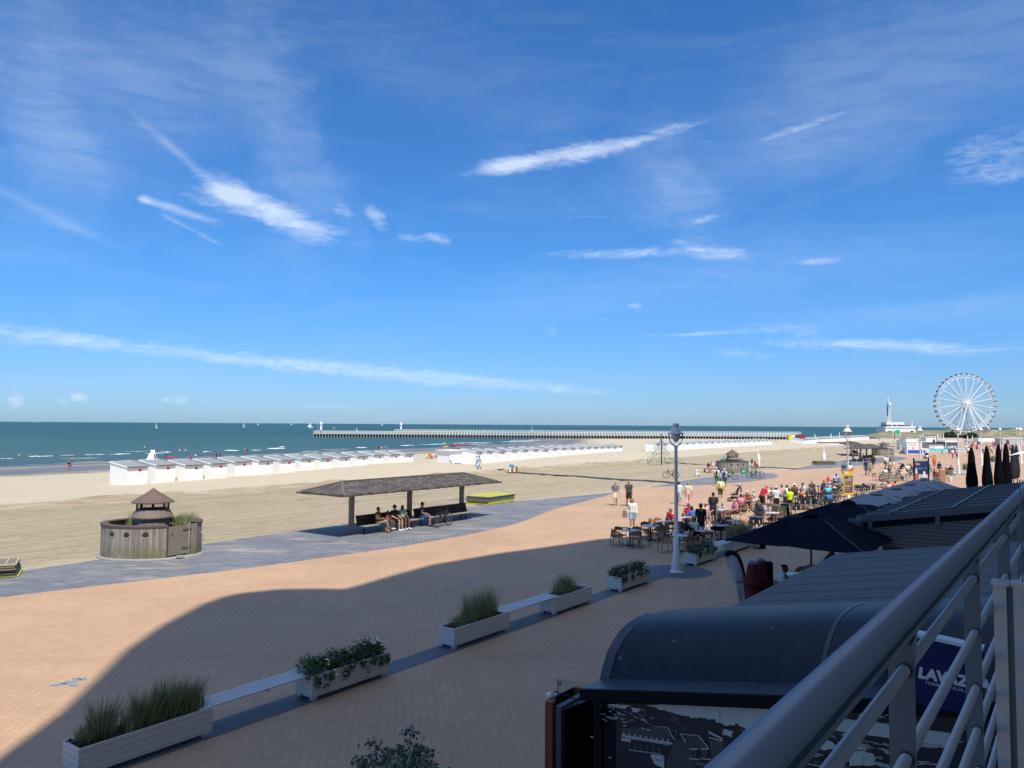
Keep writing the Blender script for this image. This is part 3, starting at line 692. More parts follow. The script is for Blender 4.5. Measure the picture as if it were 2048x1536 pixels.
# ---- coffee sign
NAVY = mat('navy_sign', (.002, .009, .085), .5, spec=.25)
sg = thing('cafe_sign', 'dark blue rounded coffee sign with white lettering seen through the railing', 'sign', W(6.5, 0, 0), ANG)
def sgp(px, py):
    d = ray(px, py); n = Vector((UX, UY, 0)); t = 6.5/d.dot(n); w = Vector((0, 0, HC))+d*t; u, v = UV(w); return v, w.z
cs = [(1822,1278),(1966,1304),(1966,1408),(1955,1425),(1940,1430),(1850,1412),(1830,1402),(1822,1386)]
pts = [sgp(*c) for c in cs]
mb = MB(); n = len(pts); f_ = [(0, v, z) for v, z in pts]; b_ = [(.09, v, z) for v, z in pts]
mb.add(f_+b_, [tuple(range(n)), tuple(reversed(range(n, 2*n)))]+[(i, (i+1)%n, n+(i+1)%n, n+i) for i in range(n)]); mb.build('box', NAVY, sg)
mb = MB(); a = sgp(1832, 1268); b = sgp(1966, 1298); a2 = sgp(1832, 1275); b2 = sgp(1966, 1305)
mb.add([(.02, *a), (.02, *b), (.02, *b2), (.02, *a2), (.14, *a), (.14, *b), (.14, *b2), (.14, *a2)], [(0,1,2,3),(7,6,5,4),(0,4,5,1),(3,2,6,7)]); mb.build('white_strip', mat('white_plastic', (.55, .60, .66), .4), sg)
def text(name, body, size, M, m_, parent=None, ext=.002, shear=0.0, align='LEFT', bold=0.0):
    cu = bpy.data.curves.new(name, 'FONT'); cu.body = body; cu.size = size; cu.extrude = ext; cu.shear = shear; cu.align_x = align; cu.offset = bold
    tmp = bpy.data.objects.new(name, cu); COL.objects.link(tmp)
    dg = bpy.context.evaluated_depsgraph_get(); me = bpy.data.meshes.new_from_object(tmp.evaluated_get(dg)); bpy.data.objects.remove(tmp)
    me.materials.clear(); me.materials.append(m_); me.transform(M)
    return link(name, me, parent)
def plane_m(o, x, y):                  # matrix taking text x/y axes to given 3-D axes
    x = Vector(x).normalized(); y = Vector(y); z = x.cross(y).normalized(); y = z.cross(x)
    return Matrix((( x.x, y.x, z.x, o[0]), (x.y, y.y, z.y, o[1]), (x.z, y.z, z.z, o[2]), (0,0,0,1)))
LETW = mat('sign_lettering', (.50, .55, .62), .5)
a = sgp(1836, 1354); b = sgp(1950, 1376); d = Vector((0, b[0]-a[0], b[1]-a[1])); ln = d.length
text('lettering', 'LAVAZZA', .105, plane_m((-.004, a[0], a[1]), d, (0, -d.z, d.y) if d.y > 0 else (0, d.z, -d.y)), LETW, sg, shear=.12, bold=.006)
a = sgp(1850, 1368); text('lettering', 'TORINO, ITALIA, 1895', .034, plane_m((-.004, a[0], a[1]), d, (0, d.z, -d.y)), LETW, sg)
# gravel covered lower roof beside the facade
GR = NT('gravel', .95); m = GR; g = m.n('ShaderNodeTexCoord'); o = g.outputs['Object']
vo = m.n('ShaderNodeTexVoronoi', {'Vector': o, 'Scale': 70.0}); c = m.mix(vo.outputs['Distance'], (.17, .17, .16), (.045, .05, .05)); c = m.mix(m.math('MULTIPLY', m.noise(o, 3, 4), .4), c, (.09, .09, .08)); m.color(c); m.bump(vo.outputs['Distance'], .8, .02)
gr = thing('gravel_roof', 'grey gravel covered ledge roof below the railing bars at lower right', 'roof', W(0, 0, 0), ANG)
mb = MB(); mb.box((7.0, -.25, 2.42), (9.0, 2.55, .16)); mb.build('gravel_bed', GR.m, gr)

# ---- timber pavilion with slatted roof farther along
TB = NT('weathered_boards', .7); m = TB; g = m.n('ShaderNodeTexCoord'); o = g.outputs['Object']
zz = m.n('ShaderNodeSeparateXYZ', {0: o}); bd = m.math('FRACT', m.math('MULTIPLY', zz.outputs[2], 9.0)); ln_ = m.math('LESS_THAN', bd, .12)
c = m.mix(m.noise(m.mapping(o, sc=(1, 1, 9)), 2.2, 6, .7), (.13, .115, .11), (.20, .18, .17)); m.color(m.mix(ln_, c, (.015, .015, .02)))
SLT2 = mat('roof_slat', (.055, .072, .085), .7, var=.15, vs=2); SLT3 = mat('roof_slat_glint', (.15, .19, .22), .45)  # second, paler slat colour stands in for glints
tp = thing('timber_pavilion', 'grey boarded terrace pavilion with dark slatted roof right of the navy parasols', 'pavilion', W(0, 0, -.2), ANG)
VB = 6.1
def tz(v): return 2.98+.165*(VB-v)
mb = MB(); mb.add([(26.1, VB, 2.90), (26.1, -1.5, 2.90+.165*7.6), (38.6, -1.5, 2.90+.165*7.6), (38.6, VB, 2.90)], [(0,1,2,3)]); mb.add([(26.1, VB, 2.77), (26.1, -1.5, 2.77+.165*7.6), (38.6, -1.5, 2.77+.165*7.6), (38.6, VB, 2.77)], [(3,2,1,0)]); mb.build('roof_deck', SLT2, tp)
for i in range(34):
    u = 26.55+i*.36
    mb = MB(); hh = .07 if i % 4 else .11
    mb.add([(u, VB-.05, 2.91), (u+.30, VB-.05, 2.91+hh), (u+.30, -1.5, 2.91+hh+.165*7.55), (u, -1.5, 2.91+.165*7.55), (u+.30, VB-.05, 2.91), (u+.30, -1.5, 2.91+.165*7.55)], [(0,1,2,3),(1,4,5,2),(0,4,1)])
    mb.cur = 1
    mb.box2((u-.0, VB-.06, 2.945), (u+.02, VB-.04, 2.95))
    if i % 4 == 0:
        mb.add([(u+.26, VB-.05, 2.92+hh), (u+.32, VB-.05, 2.92+hh), (u+.32, -1.5, 2.92+hh+.165*7.55), (u+.26, -1.5, 2.92+hh+.165*7.55)], [(0,1,2,3)])
    mb.build('roof_slat', [SLT2, SLT3], tp)
for v in (5.0, 3.3, 1.6, -.1):  # pale bars across the slats, glints put into their colour
    mb = MB()
    mb.box((32.4, v, tz(v)+.06), (11.8, .05, .03))
    mb.build('glint_rib', SLT3, tp)
# gable board facing the camera: horizontal bottom, top follows the slope
mb = MB(); mb.add([(26.0, VB-.42, 2.22), (26.0, -1.5, 2.22), (26.0, -1.5, tz(-1.5)-.05), (26.0, VB-.42, tz(VB-.42)-.05)], [(0,1,2,3)]); mb.add([(26.12, VB-.42, 2.22), (26.12, -1.5, 2.22), (26.12, -1.5, tz(-1.5)-.05), (26.12, VB-.42, tz(VB-.42)-.05)], [(3,2,1,0)]); mb.build('gable_board', TB.m, tp)
mb = MB()
mb.add([(25.96, VB-.45, tz(VB-.45)-.30), (25.96, -1.5, tz(-1.5)-.30), (25.96, -1.5, tz(-1.5)-.12), (25.96, VB-.45, tz(VB-.45)-.12)], [(0,1,2,3)]); mb.build('dark_strip', BLK, tp)
mb = MB(); 
for v in (5.45, 3.6, 1.75, -.1): mb.box((25.93, v, tz(v)-.24), (.06, .12, .34))
mb.add([(25.90, VB-.42, tz(VB-.42)-.12), (25.90, -1.5, tz(-1.5)-.12), (25.90, -1.5, tz(-1.5)+.05), (25.90, VB-.42, tz(VB-.42)+.05)], [(0,1,2,3)]); mb.build('edge_board', mat('grey_board', (.10, .115, .125), .6, var=.15, vs=3), tp)
mb = MB(); mb.box((26.0, VB-.2, 2.52), (.35, .40, .96)); mb.build('corner_box', TB.m, tp)
mb = MB(); mb.box2((26.0, VB-.02, 2.86), (38.6, VB+.04, 3.0)); mb.build('edge_beam', BLK, tp)
for u in (26.25, 32, 38.3):
    mb = MB(); mb.box((u, VB-.6, 1.15), (.14, .14, 2.3)); mb.build('post', BLK, tp)
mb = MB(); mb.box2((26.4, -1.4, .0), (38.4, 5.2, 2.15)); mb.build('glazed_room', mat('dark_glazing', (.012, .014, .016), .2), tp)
mb = MB()
for k in range(3): mb.box((26.36, 3.9-k*.42, 1.95), (.02, .34, .30))
mb.build('window_poster', mat('window_paper', (.22, .22, .21), .6), tp)
# farther roofs at the right edge
fr = thing('terrace_roof', 'dark flat terrace roof beyond the slatted pavilion at the right edge', 'roof', W(0, 0, 0), ANG)
mb = MB(); slopequad(mb, 41, 58, 2.9, -1.5, 2.75); slopequad(mb, 60, 92, 3.0, -1.5, 2.95); mb.build('roof_panel', SLT2, fr)
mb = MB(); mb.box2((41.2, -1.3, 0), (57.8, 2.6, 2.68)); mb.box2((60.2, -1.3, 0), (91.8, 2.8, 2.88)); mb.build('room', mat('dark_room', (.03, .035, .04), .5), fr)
wa = thing('awning', 'small white awning at the right edge above the dark terrace roof', 'awning', W(0, 0, 0), ANG)
mb = MB(); mb.add([(70, 4.9, 3.55), (84, 4.9, 3.55), (84, 1.5, 4.3), (70, 1.5, 4.3), (70, 4.9, 3.4), (84, 4.9, 3.4)], [(0,1,2,3),(0,4,5,1)]); mb.build('canvas', mat('white_canvas', (.72, .72, .70), .8), wa)
# ================================================================ PLANTERS, BENCHES
WPAINT = NT('white_boards', .55); m = WPAINT; g = m.n('ShaderNodeTexCoord'); o = g.outputs['Object']
zz = m.n('ShaderNodeSeparateXYZ', {0: o}); fr_ = m.math('FRACT', m.math('MULTIPLY', m.math('ADD', zz.outputs[2], -.02), 9.2)); ln_ = m.math('LESS_THAN', fr_, .07)
c = m.mix(m.noise(o, 3.5, 7, .75), (.56, .55, .52), (.74, .73, .70)); dirt = m.math('MULTIPLY', m.ramp(m.noise(o, 9, 6, .8), .60, .75), .45)
c = m.mix(dirt, c, (.22, .21, .18)); m.color(m.mix(m.math('MULTIPLY', ln_, .75), c, (.13, .13, .12))); WB = m.m
SOIL = mat('soil', (.030, .024, .018), .95, var=.5, vs=12, bump=.6)
WSLAT = mat('white_slats', (.60, .62, .62), .45, var=.05, vs=4)
def leafmat(name, col, var=.45):
    return mat(name, col, .6, var=var, vs=5)
G1 = leafmat('grass_green', (.16, .21, .085)); G2 = leafmat('grass_straw', (.36, .31, .19)); G3 = leafmat('grass_fresh', (.22, .29, .10))
LF = leafmat('leaf_dark', (.05, .105, .038)); LF2 = leafmat('leaf_mid', (.09, .16, .05)); LFY = leafmat('leaf_lime', (.17, .24, .045)); FW = mat('petal_white', (.75, .75, .72), .6); FP = mat('petal_purple', (.045, .012, .07), .6)
def blades(mb, rnd, n, x0, x1, y0, y1, z, h, lean=.25, w=.008, wind=(.10, 0)):
    for _ in range(n):
        x = rnd.uniform(x0, x1); y = rnd.uniform(y0, y1); a = rnd.uniform(0, 6.283); hh = h*rnd.uniform(.45, 1.05)
        dx = math.cos(a)*lean*hh*rnd.random()+wind[0]*hh; dy = math.sin(a)*lean*hh*rnd.random()+wind[1]*hh
        b = rnd.uniform(0, 3.1416); wx = math.cos(b)*w; wy = math.sin(b)*w
        mb.cur = 0 if rnd.random() < .5 else (1 if rnd.random() < .6 else 2)
        mb.add([(x-wx, y-wy, z), (x+wx, y+wy, z), (x+dx*.3+wx*.9, y+dy*.3+wy*.9, z+hh*.5), (x+dx*.3-wx*.9, y+dy*.3-wy*.9, z+hh*.5), (x+dx*.75+wx*.5, y+dy*.75+wy*.5, z+hh*.83), (x+dx*.75-wx*.5, y+dy*.75-wy*.5, z+hh*.83), (x+dx*1.25, y+dy*1.25, z+hh)],
               [(0,1,2,3),(3,2,4,5),(5,4,6)], False)
def leafblob(mb, rnd, n, c, r, s=.035, mi=(0, 0, 0, 1), squash=.6):
    for _ in range(n):
        d = Vector((rnd.gauss(0, 1), rnd.gauss(0, 1), rnd.gauss(0, 1))).normalized()*(rnd.random()**.4)
        p = Vector((c[0]+d.x*r[0], c[1]+d.y*r[1], c[2]+d.z*r[2]))
        ax = Vector((rnd.gauss(0, 1), rnd.gauss(0, 1), rnd.gauss(0, .7))).normalized(); bx = ax.cross(Vector((rnd.gauss(0, 1), rnd.gauss(0, 1), rnd.gauss(0, 1)))).normalized()
        k = s*rnd.uniform(.6, 1.3); mb.cur = rnd.choice(mi)
        mb.add([p-ax*k, p+bx*k*squash*.8, p+ax*k, p-bx*k*squash*.8], [(0,1,2,3)], False)
def flower(mb, rnd, p, s, mi):
    mb.cur = mi
    n = Vector((rnd.uniform(-.5, .5)+.2, rnd.uniform(-.9, .1), 1)).normalized(); a = n.orthogonal().normalized(); b = n.cross(a); p = Vector(p)
    mb.add([p]+[p+(a*math.cos(k*1.2566)+b*math.sin(k*1.2566))*s+n*s*.15 for k in range(5)], [(0, 1+k, 1+(k+1) % 5) for k in range(5)], False)
def planter(u0, u1, v0, label, fill, seed, zb=.52, grp='white planters along the promenade'):
    Lh = u1-u0; wd = .56
    t = thing('planter', label, 'planter', W(u0, v0), ANG, grp); rnd = random.Random(seed)
    mb = MB(); z0 = .09
    mb.box2((0, 0, z0), (Lh, .035, zb)); mb.box2((0, wd-.035, z0), (Lh, wd, zb)); mb.box2((.002, .035, z0+.002), (.037, wd-.035, zb-.002)); mb.box2((Lh-.037, .035, z0+.002), (Lh-.002, wd-.035, zb-.002)); mb.box2((.03, .03, z0+.004), (Lh-.03, wd-.03, z0+.03))
    for x in (-.003, Lh-.032): mb.box2((x, -.004, z0-.0), (x+.035, .034, zb+.003))
    mb.build('box', WB, t)
    for x in (.04, Lh-.16):
        for y in (.03, wd-.13):
            mb = MB(); mb.box2((x, y, 0), (x+.12, y+.10, z0)); mb.build('foot', WB, t)
    mb = MB(); mb.box2((.037, .036, zb-.14), (Lh-.037, wd-.036, zb-.07)); mb.build('soil', SOIL, t)
    zs = zb-.08
    for kind, a, b, h in fill:
        if kind == 'grass':
            mb = MB(); blades(mb, rnd, int(800*(b-a)), a, b, .06, wd-.06, zs, h, .5, .0042); mb.build('ornamental_grass', [G1, G2, G3], t)
        elif kind == 'tuft':
            mb = MB()
            for q in range(1):
                cx = (a+b)/2
                for _ in range(330):
                    r_ = rnd.random()**.5*(b-a)/2*.5; an = rnd.uniform(0, 6.283); x = cx+r_*math.cos(an); y = wd/2+r_*math.sin(an)*.8
                    hh = h*rnd.uniform(.5, 1); o_ = 1.0; dx = (x-cx)*1.6; dy = (y-wd/2)*1.6; w = .0045
                    mb.cur = rnd.choice((0, 0, 1, 1, 2)); bb = rnd.uniform(0, 3.14); wx, wy = math.cos(bb)*w, math.sin(bb)*w
                    mb.add([(x-wx, y-wy, zs), (x+wx, y+wy, zs), (x+dx*.4+wx, y+dy*.4+wy, zs+hh*.6), (x+dx*.4-wx, y+dy*.4-wy, zs+hh*.6), (x+dx+.05, y+dy, zs+hh)], [(0,1,2,3),(3,2,4)], False)
            mb.build('grass_tuft', [G1, G2, G3], t)
        elif kind == 'flowers':
            mb = MB(); k = int((b-a)/.16)
            for i in range(k):
                x = a+(b-a)*(i+.5)/k; hh = h*rnd.uniform(.6, 1.1)
                leafblob(mb, rnd, 260, (x, wd*.5+rnd.uniform(-.08, .08), zb+hh*.35), (.16, .30, hh*.55), .034)
                leafblob(mb, rnd, 60, (x, wd*.5, zb+hh*.8), (.13, .22, hh*.45), .028)
                if rnd.random() < .75: leafblob(mb, rnd, 90, (x+rnd.uniform(-.05, .05), -.05, zb-rnd.uniform(.0, .14)), (.09, .05, .14), .03)
            if a < .3 or seed == 2: leafblob(mb, rnd, 160, (a+.02, .1, zb+.02), (.16, .2, .12), .034)
            mb.build('flowering_bush', [LF, LF2], t)
            mb = MB()
            for _ in range(int(110*(b-a)*(.35 if seed == 2 else 1))):
                x = rnd.uniform(a, b); y = rnd.uniform(-.05, wd); z = zb+h*rnd.uniform(.3, 1.0)*(1-abs(y/wd-.5)*.6)
                if rnd.random() < .3: y = rnd.uniform(-.12, -.04); z = zb-rnd.uniform(-.1, .16)
                pur = rnd.random() < (.6 if (seed == 2 or (seed == 5 and x < .9)) else .06)
                flower(mb, rnd, (x, y, z), rnd.uniform(.022, .036), 1 if pur else 0)
            if seed == 2:
                for _ in range(32): flower(mb, rnd, (rnd.uniform(b-.5, b), rnd.uniform(.0, wd), zb+h*rnd.uniform(.6, 1.25)), .034, 0)
                leaf = MB(); leafblob(leaf, rnd, 420, (b-.16, .22, zb+.10), (.22, .26, .14), .034, (0,)); leaf.build('lime_foliage', [LFY], t)
                for _ in range(26): flower(mb, rnd, (rnd.choice((.22, .30, 1.45, 1.5))+rnd.uniform(-.08, .08), -.06-rnd.random()*.05, zb-rnd.uniform(.02, .26)), .036, 1)
            mb.build('blossoms', [FW, FP], t)
    return t
pl1 = planter(5.91, 8.24, 12.92, 'white board planter with tall dune grass nearest the camera at lower left', [('tuft', .2, .8, .78), ('tuft', .02, .5, .4), ('grass', .8, 2.25, .50), ('tuft', .9, 1.6, .8), ('tuft', 1.3, 2.0, .85), ('tuft', 1.7, 2.3, .7)], 1)
planter(10.44, 12.59, 12.84, 'white planter with trailing dark purple and white flowers beside the near slatted bench', [('flowers', .02, 2.1, .30)], 2)
planter(14.99, 17.34, 12.96, 'white planter with a dense clump of tall upright grass in mid picture', [('grass', .75, 1.9, .85), ('grass', .35, 1.2, .35)], 3)
planter(19.49, 21.64, 12.90, 'white planter with sparse grass joined to the second slatted bench', [('grass', .55, 1.35, .55), ('grass', .85, 1.2, .7)], 4)
planter(23.54, 25.64, 12.86, 'white planter full of white and purple flowers standing alone left of the near lamp post', [('flowers', .03, 2.05, .30)], 5)
planter(29.79, 31.89, 12.84, 'white planter brimming with white flowers just right of the near lamp post', [('flowers', .02, 2.1, .34)], 6)
planter(34.09, 36.29, 12.84, 'long white planter with tall grass half hidden behind the navy parasol', [('grass', .1, 2.1, .95)], 7)
# robot-like shiny pebble (metal cup) on the corner of the first planter
cup = thing('ashtray', 'small shiny metal ashtray on the near left corner of the first planter', 'ashtray', W(5.96, 13.40, .523))
mb = MB(); mb.lathe([(.01, 0), (.045, 0), (.05, .03), (.03, .055), (.01, .06)], (0, 0, 0), 12); mb.build('bowl', mat('chrome', (.4, .38, .36), .2, 1.0), cup)
def slat_bench(u0, u1, v0, label):
    t = thing('slatted_bench', label, 'bench', W(u0, v0), ANG, 'white slatted benches between planters')
    for i in range(6):
        mb = MB(); y = .02+i*.092; mb.box2((0, y, .50), (u1-u0, y+.062, .53)); mb.build('slat', WSLAT, t)
    mb = MB()
    for x in (.12, (u1-u0)/2, u1-u0-.16): mb.box2((x, .02, .46), (x+.05, .54, .497))
    mb.build('frame', WSLAT, t); return t
slat_bench(8.01, 10.91, 12.93, 'white slatted bench between the near grass planter and the purple flower planter')
slat_bench(17.14, 19.84, 12.94, 'white slatted bench between the two grass planters in mid picture')
slat_bench(31.69, 34.49, 12.86, 'white slatted bench behind the flowers right of the near lamp post')
# shrub in the foreground
t = thing('shrub', 'leafy green shrub poking up at the bottom edge of the picture', 'shrub', P(785, 1720, .0))
mb = MB(); rnd = random.Random(11); lf = MB(); base = P(785, 1720, 0)
tips = [((746,1483), 2.1), ((822,1458), 2.25), ((775,1500), 2.05), ((800,1494), 2.1), ((838,1492), 2.1), ((856,1502), 2.0), ((712,1516), 1.95), ((725,1526), 1.9), ((765,1520), 1.95), ((810,1512), 2.1), ((848,1522), 2.0), ((790,1525), 2.0), ((872,1532), 1.9), ((738,1512), 1.95), ((828,1500), 2.1), ((786,1503), 2.05)]
for (px, py), z in tips:
    tip = P(px, py, z)-base; root = Vector((rnd.uniform(-.1, .1), rnd.uniform(-.1, .1), .05)); mid = root.lerp(tip, .55)+Vector((rnd.uniform(-.08, .08), rnd.uniform(-.08, .08), 0))
    mb.tube([root, mid, tip], [.014, .008, .003], 5)
    for k in range(210):
        s = 1-rnd.random()**1.6*.75; p = (root.lerp(mid, s/.55) if s < .55 else mid.lerp(tip, (s-.55)/.45)); sp2 = .02+.17*(1-s)**.5
        q = p+Vector((rnd.gauss(0, sp2), rnd.gauss(0, sp2), rnd.gauss(0, sp2*.6)))
        leafblob(lf, rnd, 1, q, (.01, .01, .01), .026, (0, 0, 1), .75)
mb.build('stems', mat('bark', (.05, .04, .03), .9), t); lf.build('foliage', [mat('shrub_leaf', (.07, .13, .08), .5, var=.5, vs=6), mat('shrub_leaf_pale', (.15, .22, .16), .5)], t)

# ================================================================ STREET LAMPS
POLE = mat('white_lamp_paint', (.78, .78, .75), .45, var=.08, vs=5); POLEG = POLE; BOWL = mat('lamp_glass', (.70, .69, .64), .35, var=.2, vs=6); YOKE = mat('lamp_yoke', (.45, .45, .45), .5)
lamp = thing('street_lamp', 'tall pale street lamp with domed lantern standing shaded on a round stone pad', 'street lamp', W(28.15, 12.95), R(-8), 'domed street lamps along the promenade')
mb = MB(); mb.lathe([(.02, 0), (.27, 0), (.27, .03), (.19, .07), (.20, .16), (.185, .30), (.15, .6), (.115, 1.0), (.098, 1.35), (.080, 1.36), (.072, 2.2), (.060, 4.80), (.072, 4.82), (.072, 4.92), (.03, 4.94)], n=20); mb.build('pole', POLE, lamp)
mb = MB(); mb.tube([(0, 0, 4.86), (.16, 0, 4.98), (.245, 0, 5.14), (.265, 0, 5.38)], .020, 8); mb.tube([(0, 0, 4.86), (-.16, 0, 4.98), (-.245, 0, 5.14), (-.265, 0, 5.38)], .022, 8); mb.build('yoke', YOKE, lamp)
mb = MB(); mb.lathe([(.01, 5.05), (.045, 5.06), (.12, 5.14), (.165, 5.24), (.18, 5.37)], n=18); mb.build('lantern_bowl', BOWL, lamp)
mb = MB(); mb.lathe([(.18, 5.36), (.325, 5.38), (.325, 5.40), (.21, 5.44), (.20, 5.52), (.17, 5.58), (.11, 5.61), (.10, 5.66), (.13, 5.68), (.13, 5.76), (.10, 5.79), (.01, 5.80)], n=22); mb.build('lantern_hood', POLE, lamp)
for u, v, lab in ((55.5, 13.0, 'white street lamp carrying the yellow menu board over the cafe terrace'), (83.8, 13.0, 'white street lamp in front of the navy banner and its small boxes'), (109.7, 12.8, 'white street lamp with its foot visible between the seated crowd and the closed black parasols'),
                  (137, 12.9, 'white street lamp rising between the two nearest closed black parasols'), (150, 8.6, 'white street lamp with straight shaft above the third closed parasol, left of its pair'), (164, 12.5, 'white street lamp whose wide hood shows between third and fourth closed parasols'),
                  (196, 11.5, 'small distant street lamp above the fifth closed parasol'), (222, 13.5, 'small distant street lamp with a round white sign halfway up'), (262, 11.0, 'last tiny street lamp at the right edge of the picture')):
    dup(lamp, W(u, v), R(-18), lab)
l3 = W(83.8, 13.0)
bx = thing('junction_box', 'grey box strapped to the white lamp pole before the navy banner', 'box', l3)
mb = MB(); mb.box((0, -.09, 2.1), (.28, .12, .52)); mb.build('case', mat('grey_box', (.34, .36, .35), .5), bx)
# menu board on the second lamp
YEL = mat('yellow_frame', (.80, .50, .04), .5, var=.08, vs=3); SLATE = mat('menu_dark', (.055, .055, .07), .6, var=.4, vs=6); PINK = mat('menu_pink', (.62, .36, .40), .6); WHT = mat('print_white', (.75, .75, .73), .6)
Dm = 51.6
def bp(px, py): d = ray(px, py); return Vector((0, 0, HC))+d*(Dm/d.y)
a = bp(1687.3, 989.5); b = bp(1706, 939); t = thing('menu_board', 'yellow framed menu board with dark photo panels hung on the white lamp pole', 'menu board')
mb = MB(); mb.box2((a.x, Dm, a.z), (b.x, Dm+.08, b.z)); mb.build('board', YEL, t)
def mbrect(x0, y0, x1, y1, mt, name, off=.01):
    p, q = bp(x0, y1), bp(x1, y0); mb = MB(); mb.box2((p.x, Dm-off, p.z), (q.x, Dm+.002, q.z)); return mb.build(name, mt, t)
mbrect(1687.3, 939, 1706, 941.8, mat('menu_red', (.60, .20, .15), .6), 'header')
mbrect(1689.3, 952, 1705, 964.6, SLATE, 'panel'); mbrect(1689.3, 966, 1705, 970.6, SLATE, 'panel'); mbrect(1689.3, 972, 1705, 985, SLATE, 'panel')
mbrect(1696, 953.5, 1703, 962.5, mat('menu_photo', (.40, .30, .38), .6, var=.8, vs=9), 'photo', .014); mbrect(1690.5, 957.5, 1695.5, 963, mat('menu_photo_grey', (.35, .36, .38), .6, var=.8, vs=9), 'photo', .014)
for (x0, y0, x1, y1) in ((1690, 972.4, 1701, 974), (1690, 976, 1700.5, 977.2), (1690, 980.6, 1703, 981.6)): mbrect(x0, y0, x1, y1, PINK, 'text_line', .013)
mbrect(1690, 968, 1703, 969.4, mat('menu_lilac', (.33, .29, .34), .6), 'text_line', .013)
p = bp(1688.6, 947.6); text('lettering', 'Vis', .22, plane_m((p.x, Dm-.012, p.z), (1, 0, 0), (0, 0, 1)), WHT, t, bold=.012)

# ================================================================ WOODEN HUTS (boat shaped shower huts)
PLANK = NT('weathered_planks', .85); m = PLANK; g = m.n('ShaderNodeTexCoord'); o = g.outputs['Object']
s3 = m.n('ShaderNodeSeparateXYZ', {0: o}); an = m.math('ARCTAN2', s3.outputs[1], s3.outputs[0]); ai = m.math('MULTIPLY', an, 15.0)
fl = m.math('FLOOR', ai); pid = m.n('ShaderNodeTexWhiteNoise', {'W': fl}, noise_dimensions='1D')
gap = m.math('LESS_THAN', m.math('FRACT', ai), .07)
cv = m.n('ShaderNodeCombineXYZ', {0: m.math('MULTIPLY', an, 22.0), 1: m.math('MULTIPLY', s3.outputs[2], 1.3), 2: fl})
gr_ = m.noise(cv.outputs[0], 1.6, 7, .75, .4)
c = m.mix(pid.outputs['Value'], (.175, .14, .115), (.33, .295, .26)); c = m.mix(m.math('MULTIPLY', m.ramp(gr_, .42, .72), .6), c, (.40, .385, .37))
c = m.mix(m.math('MULTIPLY', m.ramp(gr_, .45, .3), .5), c, (.12, .085, .06))
gb = m.math('MULTIPLY', m.ramp(s3.outputs[2], .75, .15), m.ramp(m.noise(o, 1.6, 5, .7), .38, .52), clamp=True)
c = m.mix(m.math('MULTIPLY', gb, .75), c, (.135, .135, .05)); m.color(m.mix(m.math('MULTIPLY', gap, .85), c, (.03, .025, .02)))
RUSTW = mat('rim_brown', (.105, .072, .062), .7, var=.25, vs=6); ROOFB = NT('roof_boards', .75); m = ROOFB; g = m.n('ShaderNodeTexCoord'); s3 = m.n('ShaderNodeSeparateXYZ', {0: g.outputs['Object']})
an = m.math('ARCTAN2', s3.outputs[1], s3.outputs[0]); fr_ = m.math('FRACT', m.math('MULTIPLY', an, 3.82)); m.color(m.mix(m.math('LESS_THAN', fr_, .045), m.mix(m.noise(g.outputs['Object'], 3, 5), (.12, .075, .065), (.175, .115, .10)), (.05, .03, .025)))
CONC = mat('concrete_kerb', (.30, .30, .28), .85, var=.25, vs=4); DHOLE = mat('dark_opening', (.03, .03, .028), .9); MESH_ = mat('wire_mesh', (.14, .12, .10), .6)
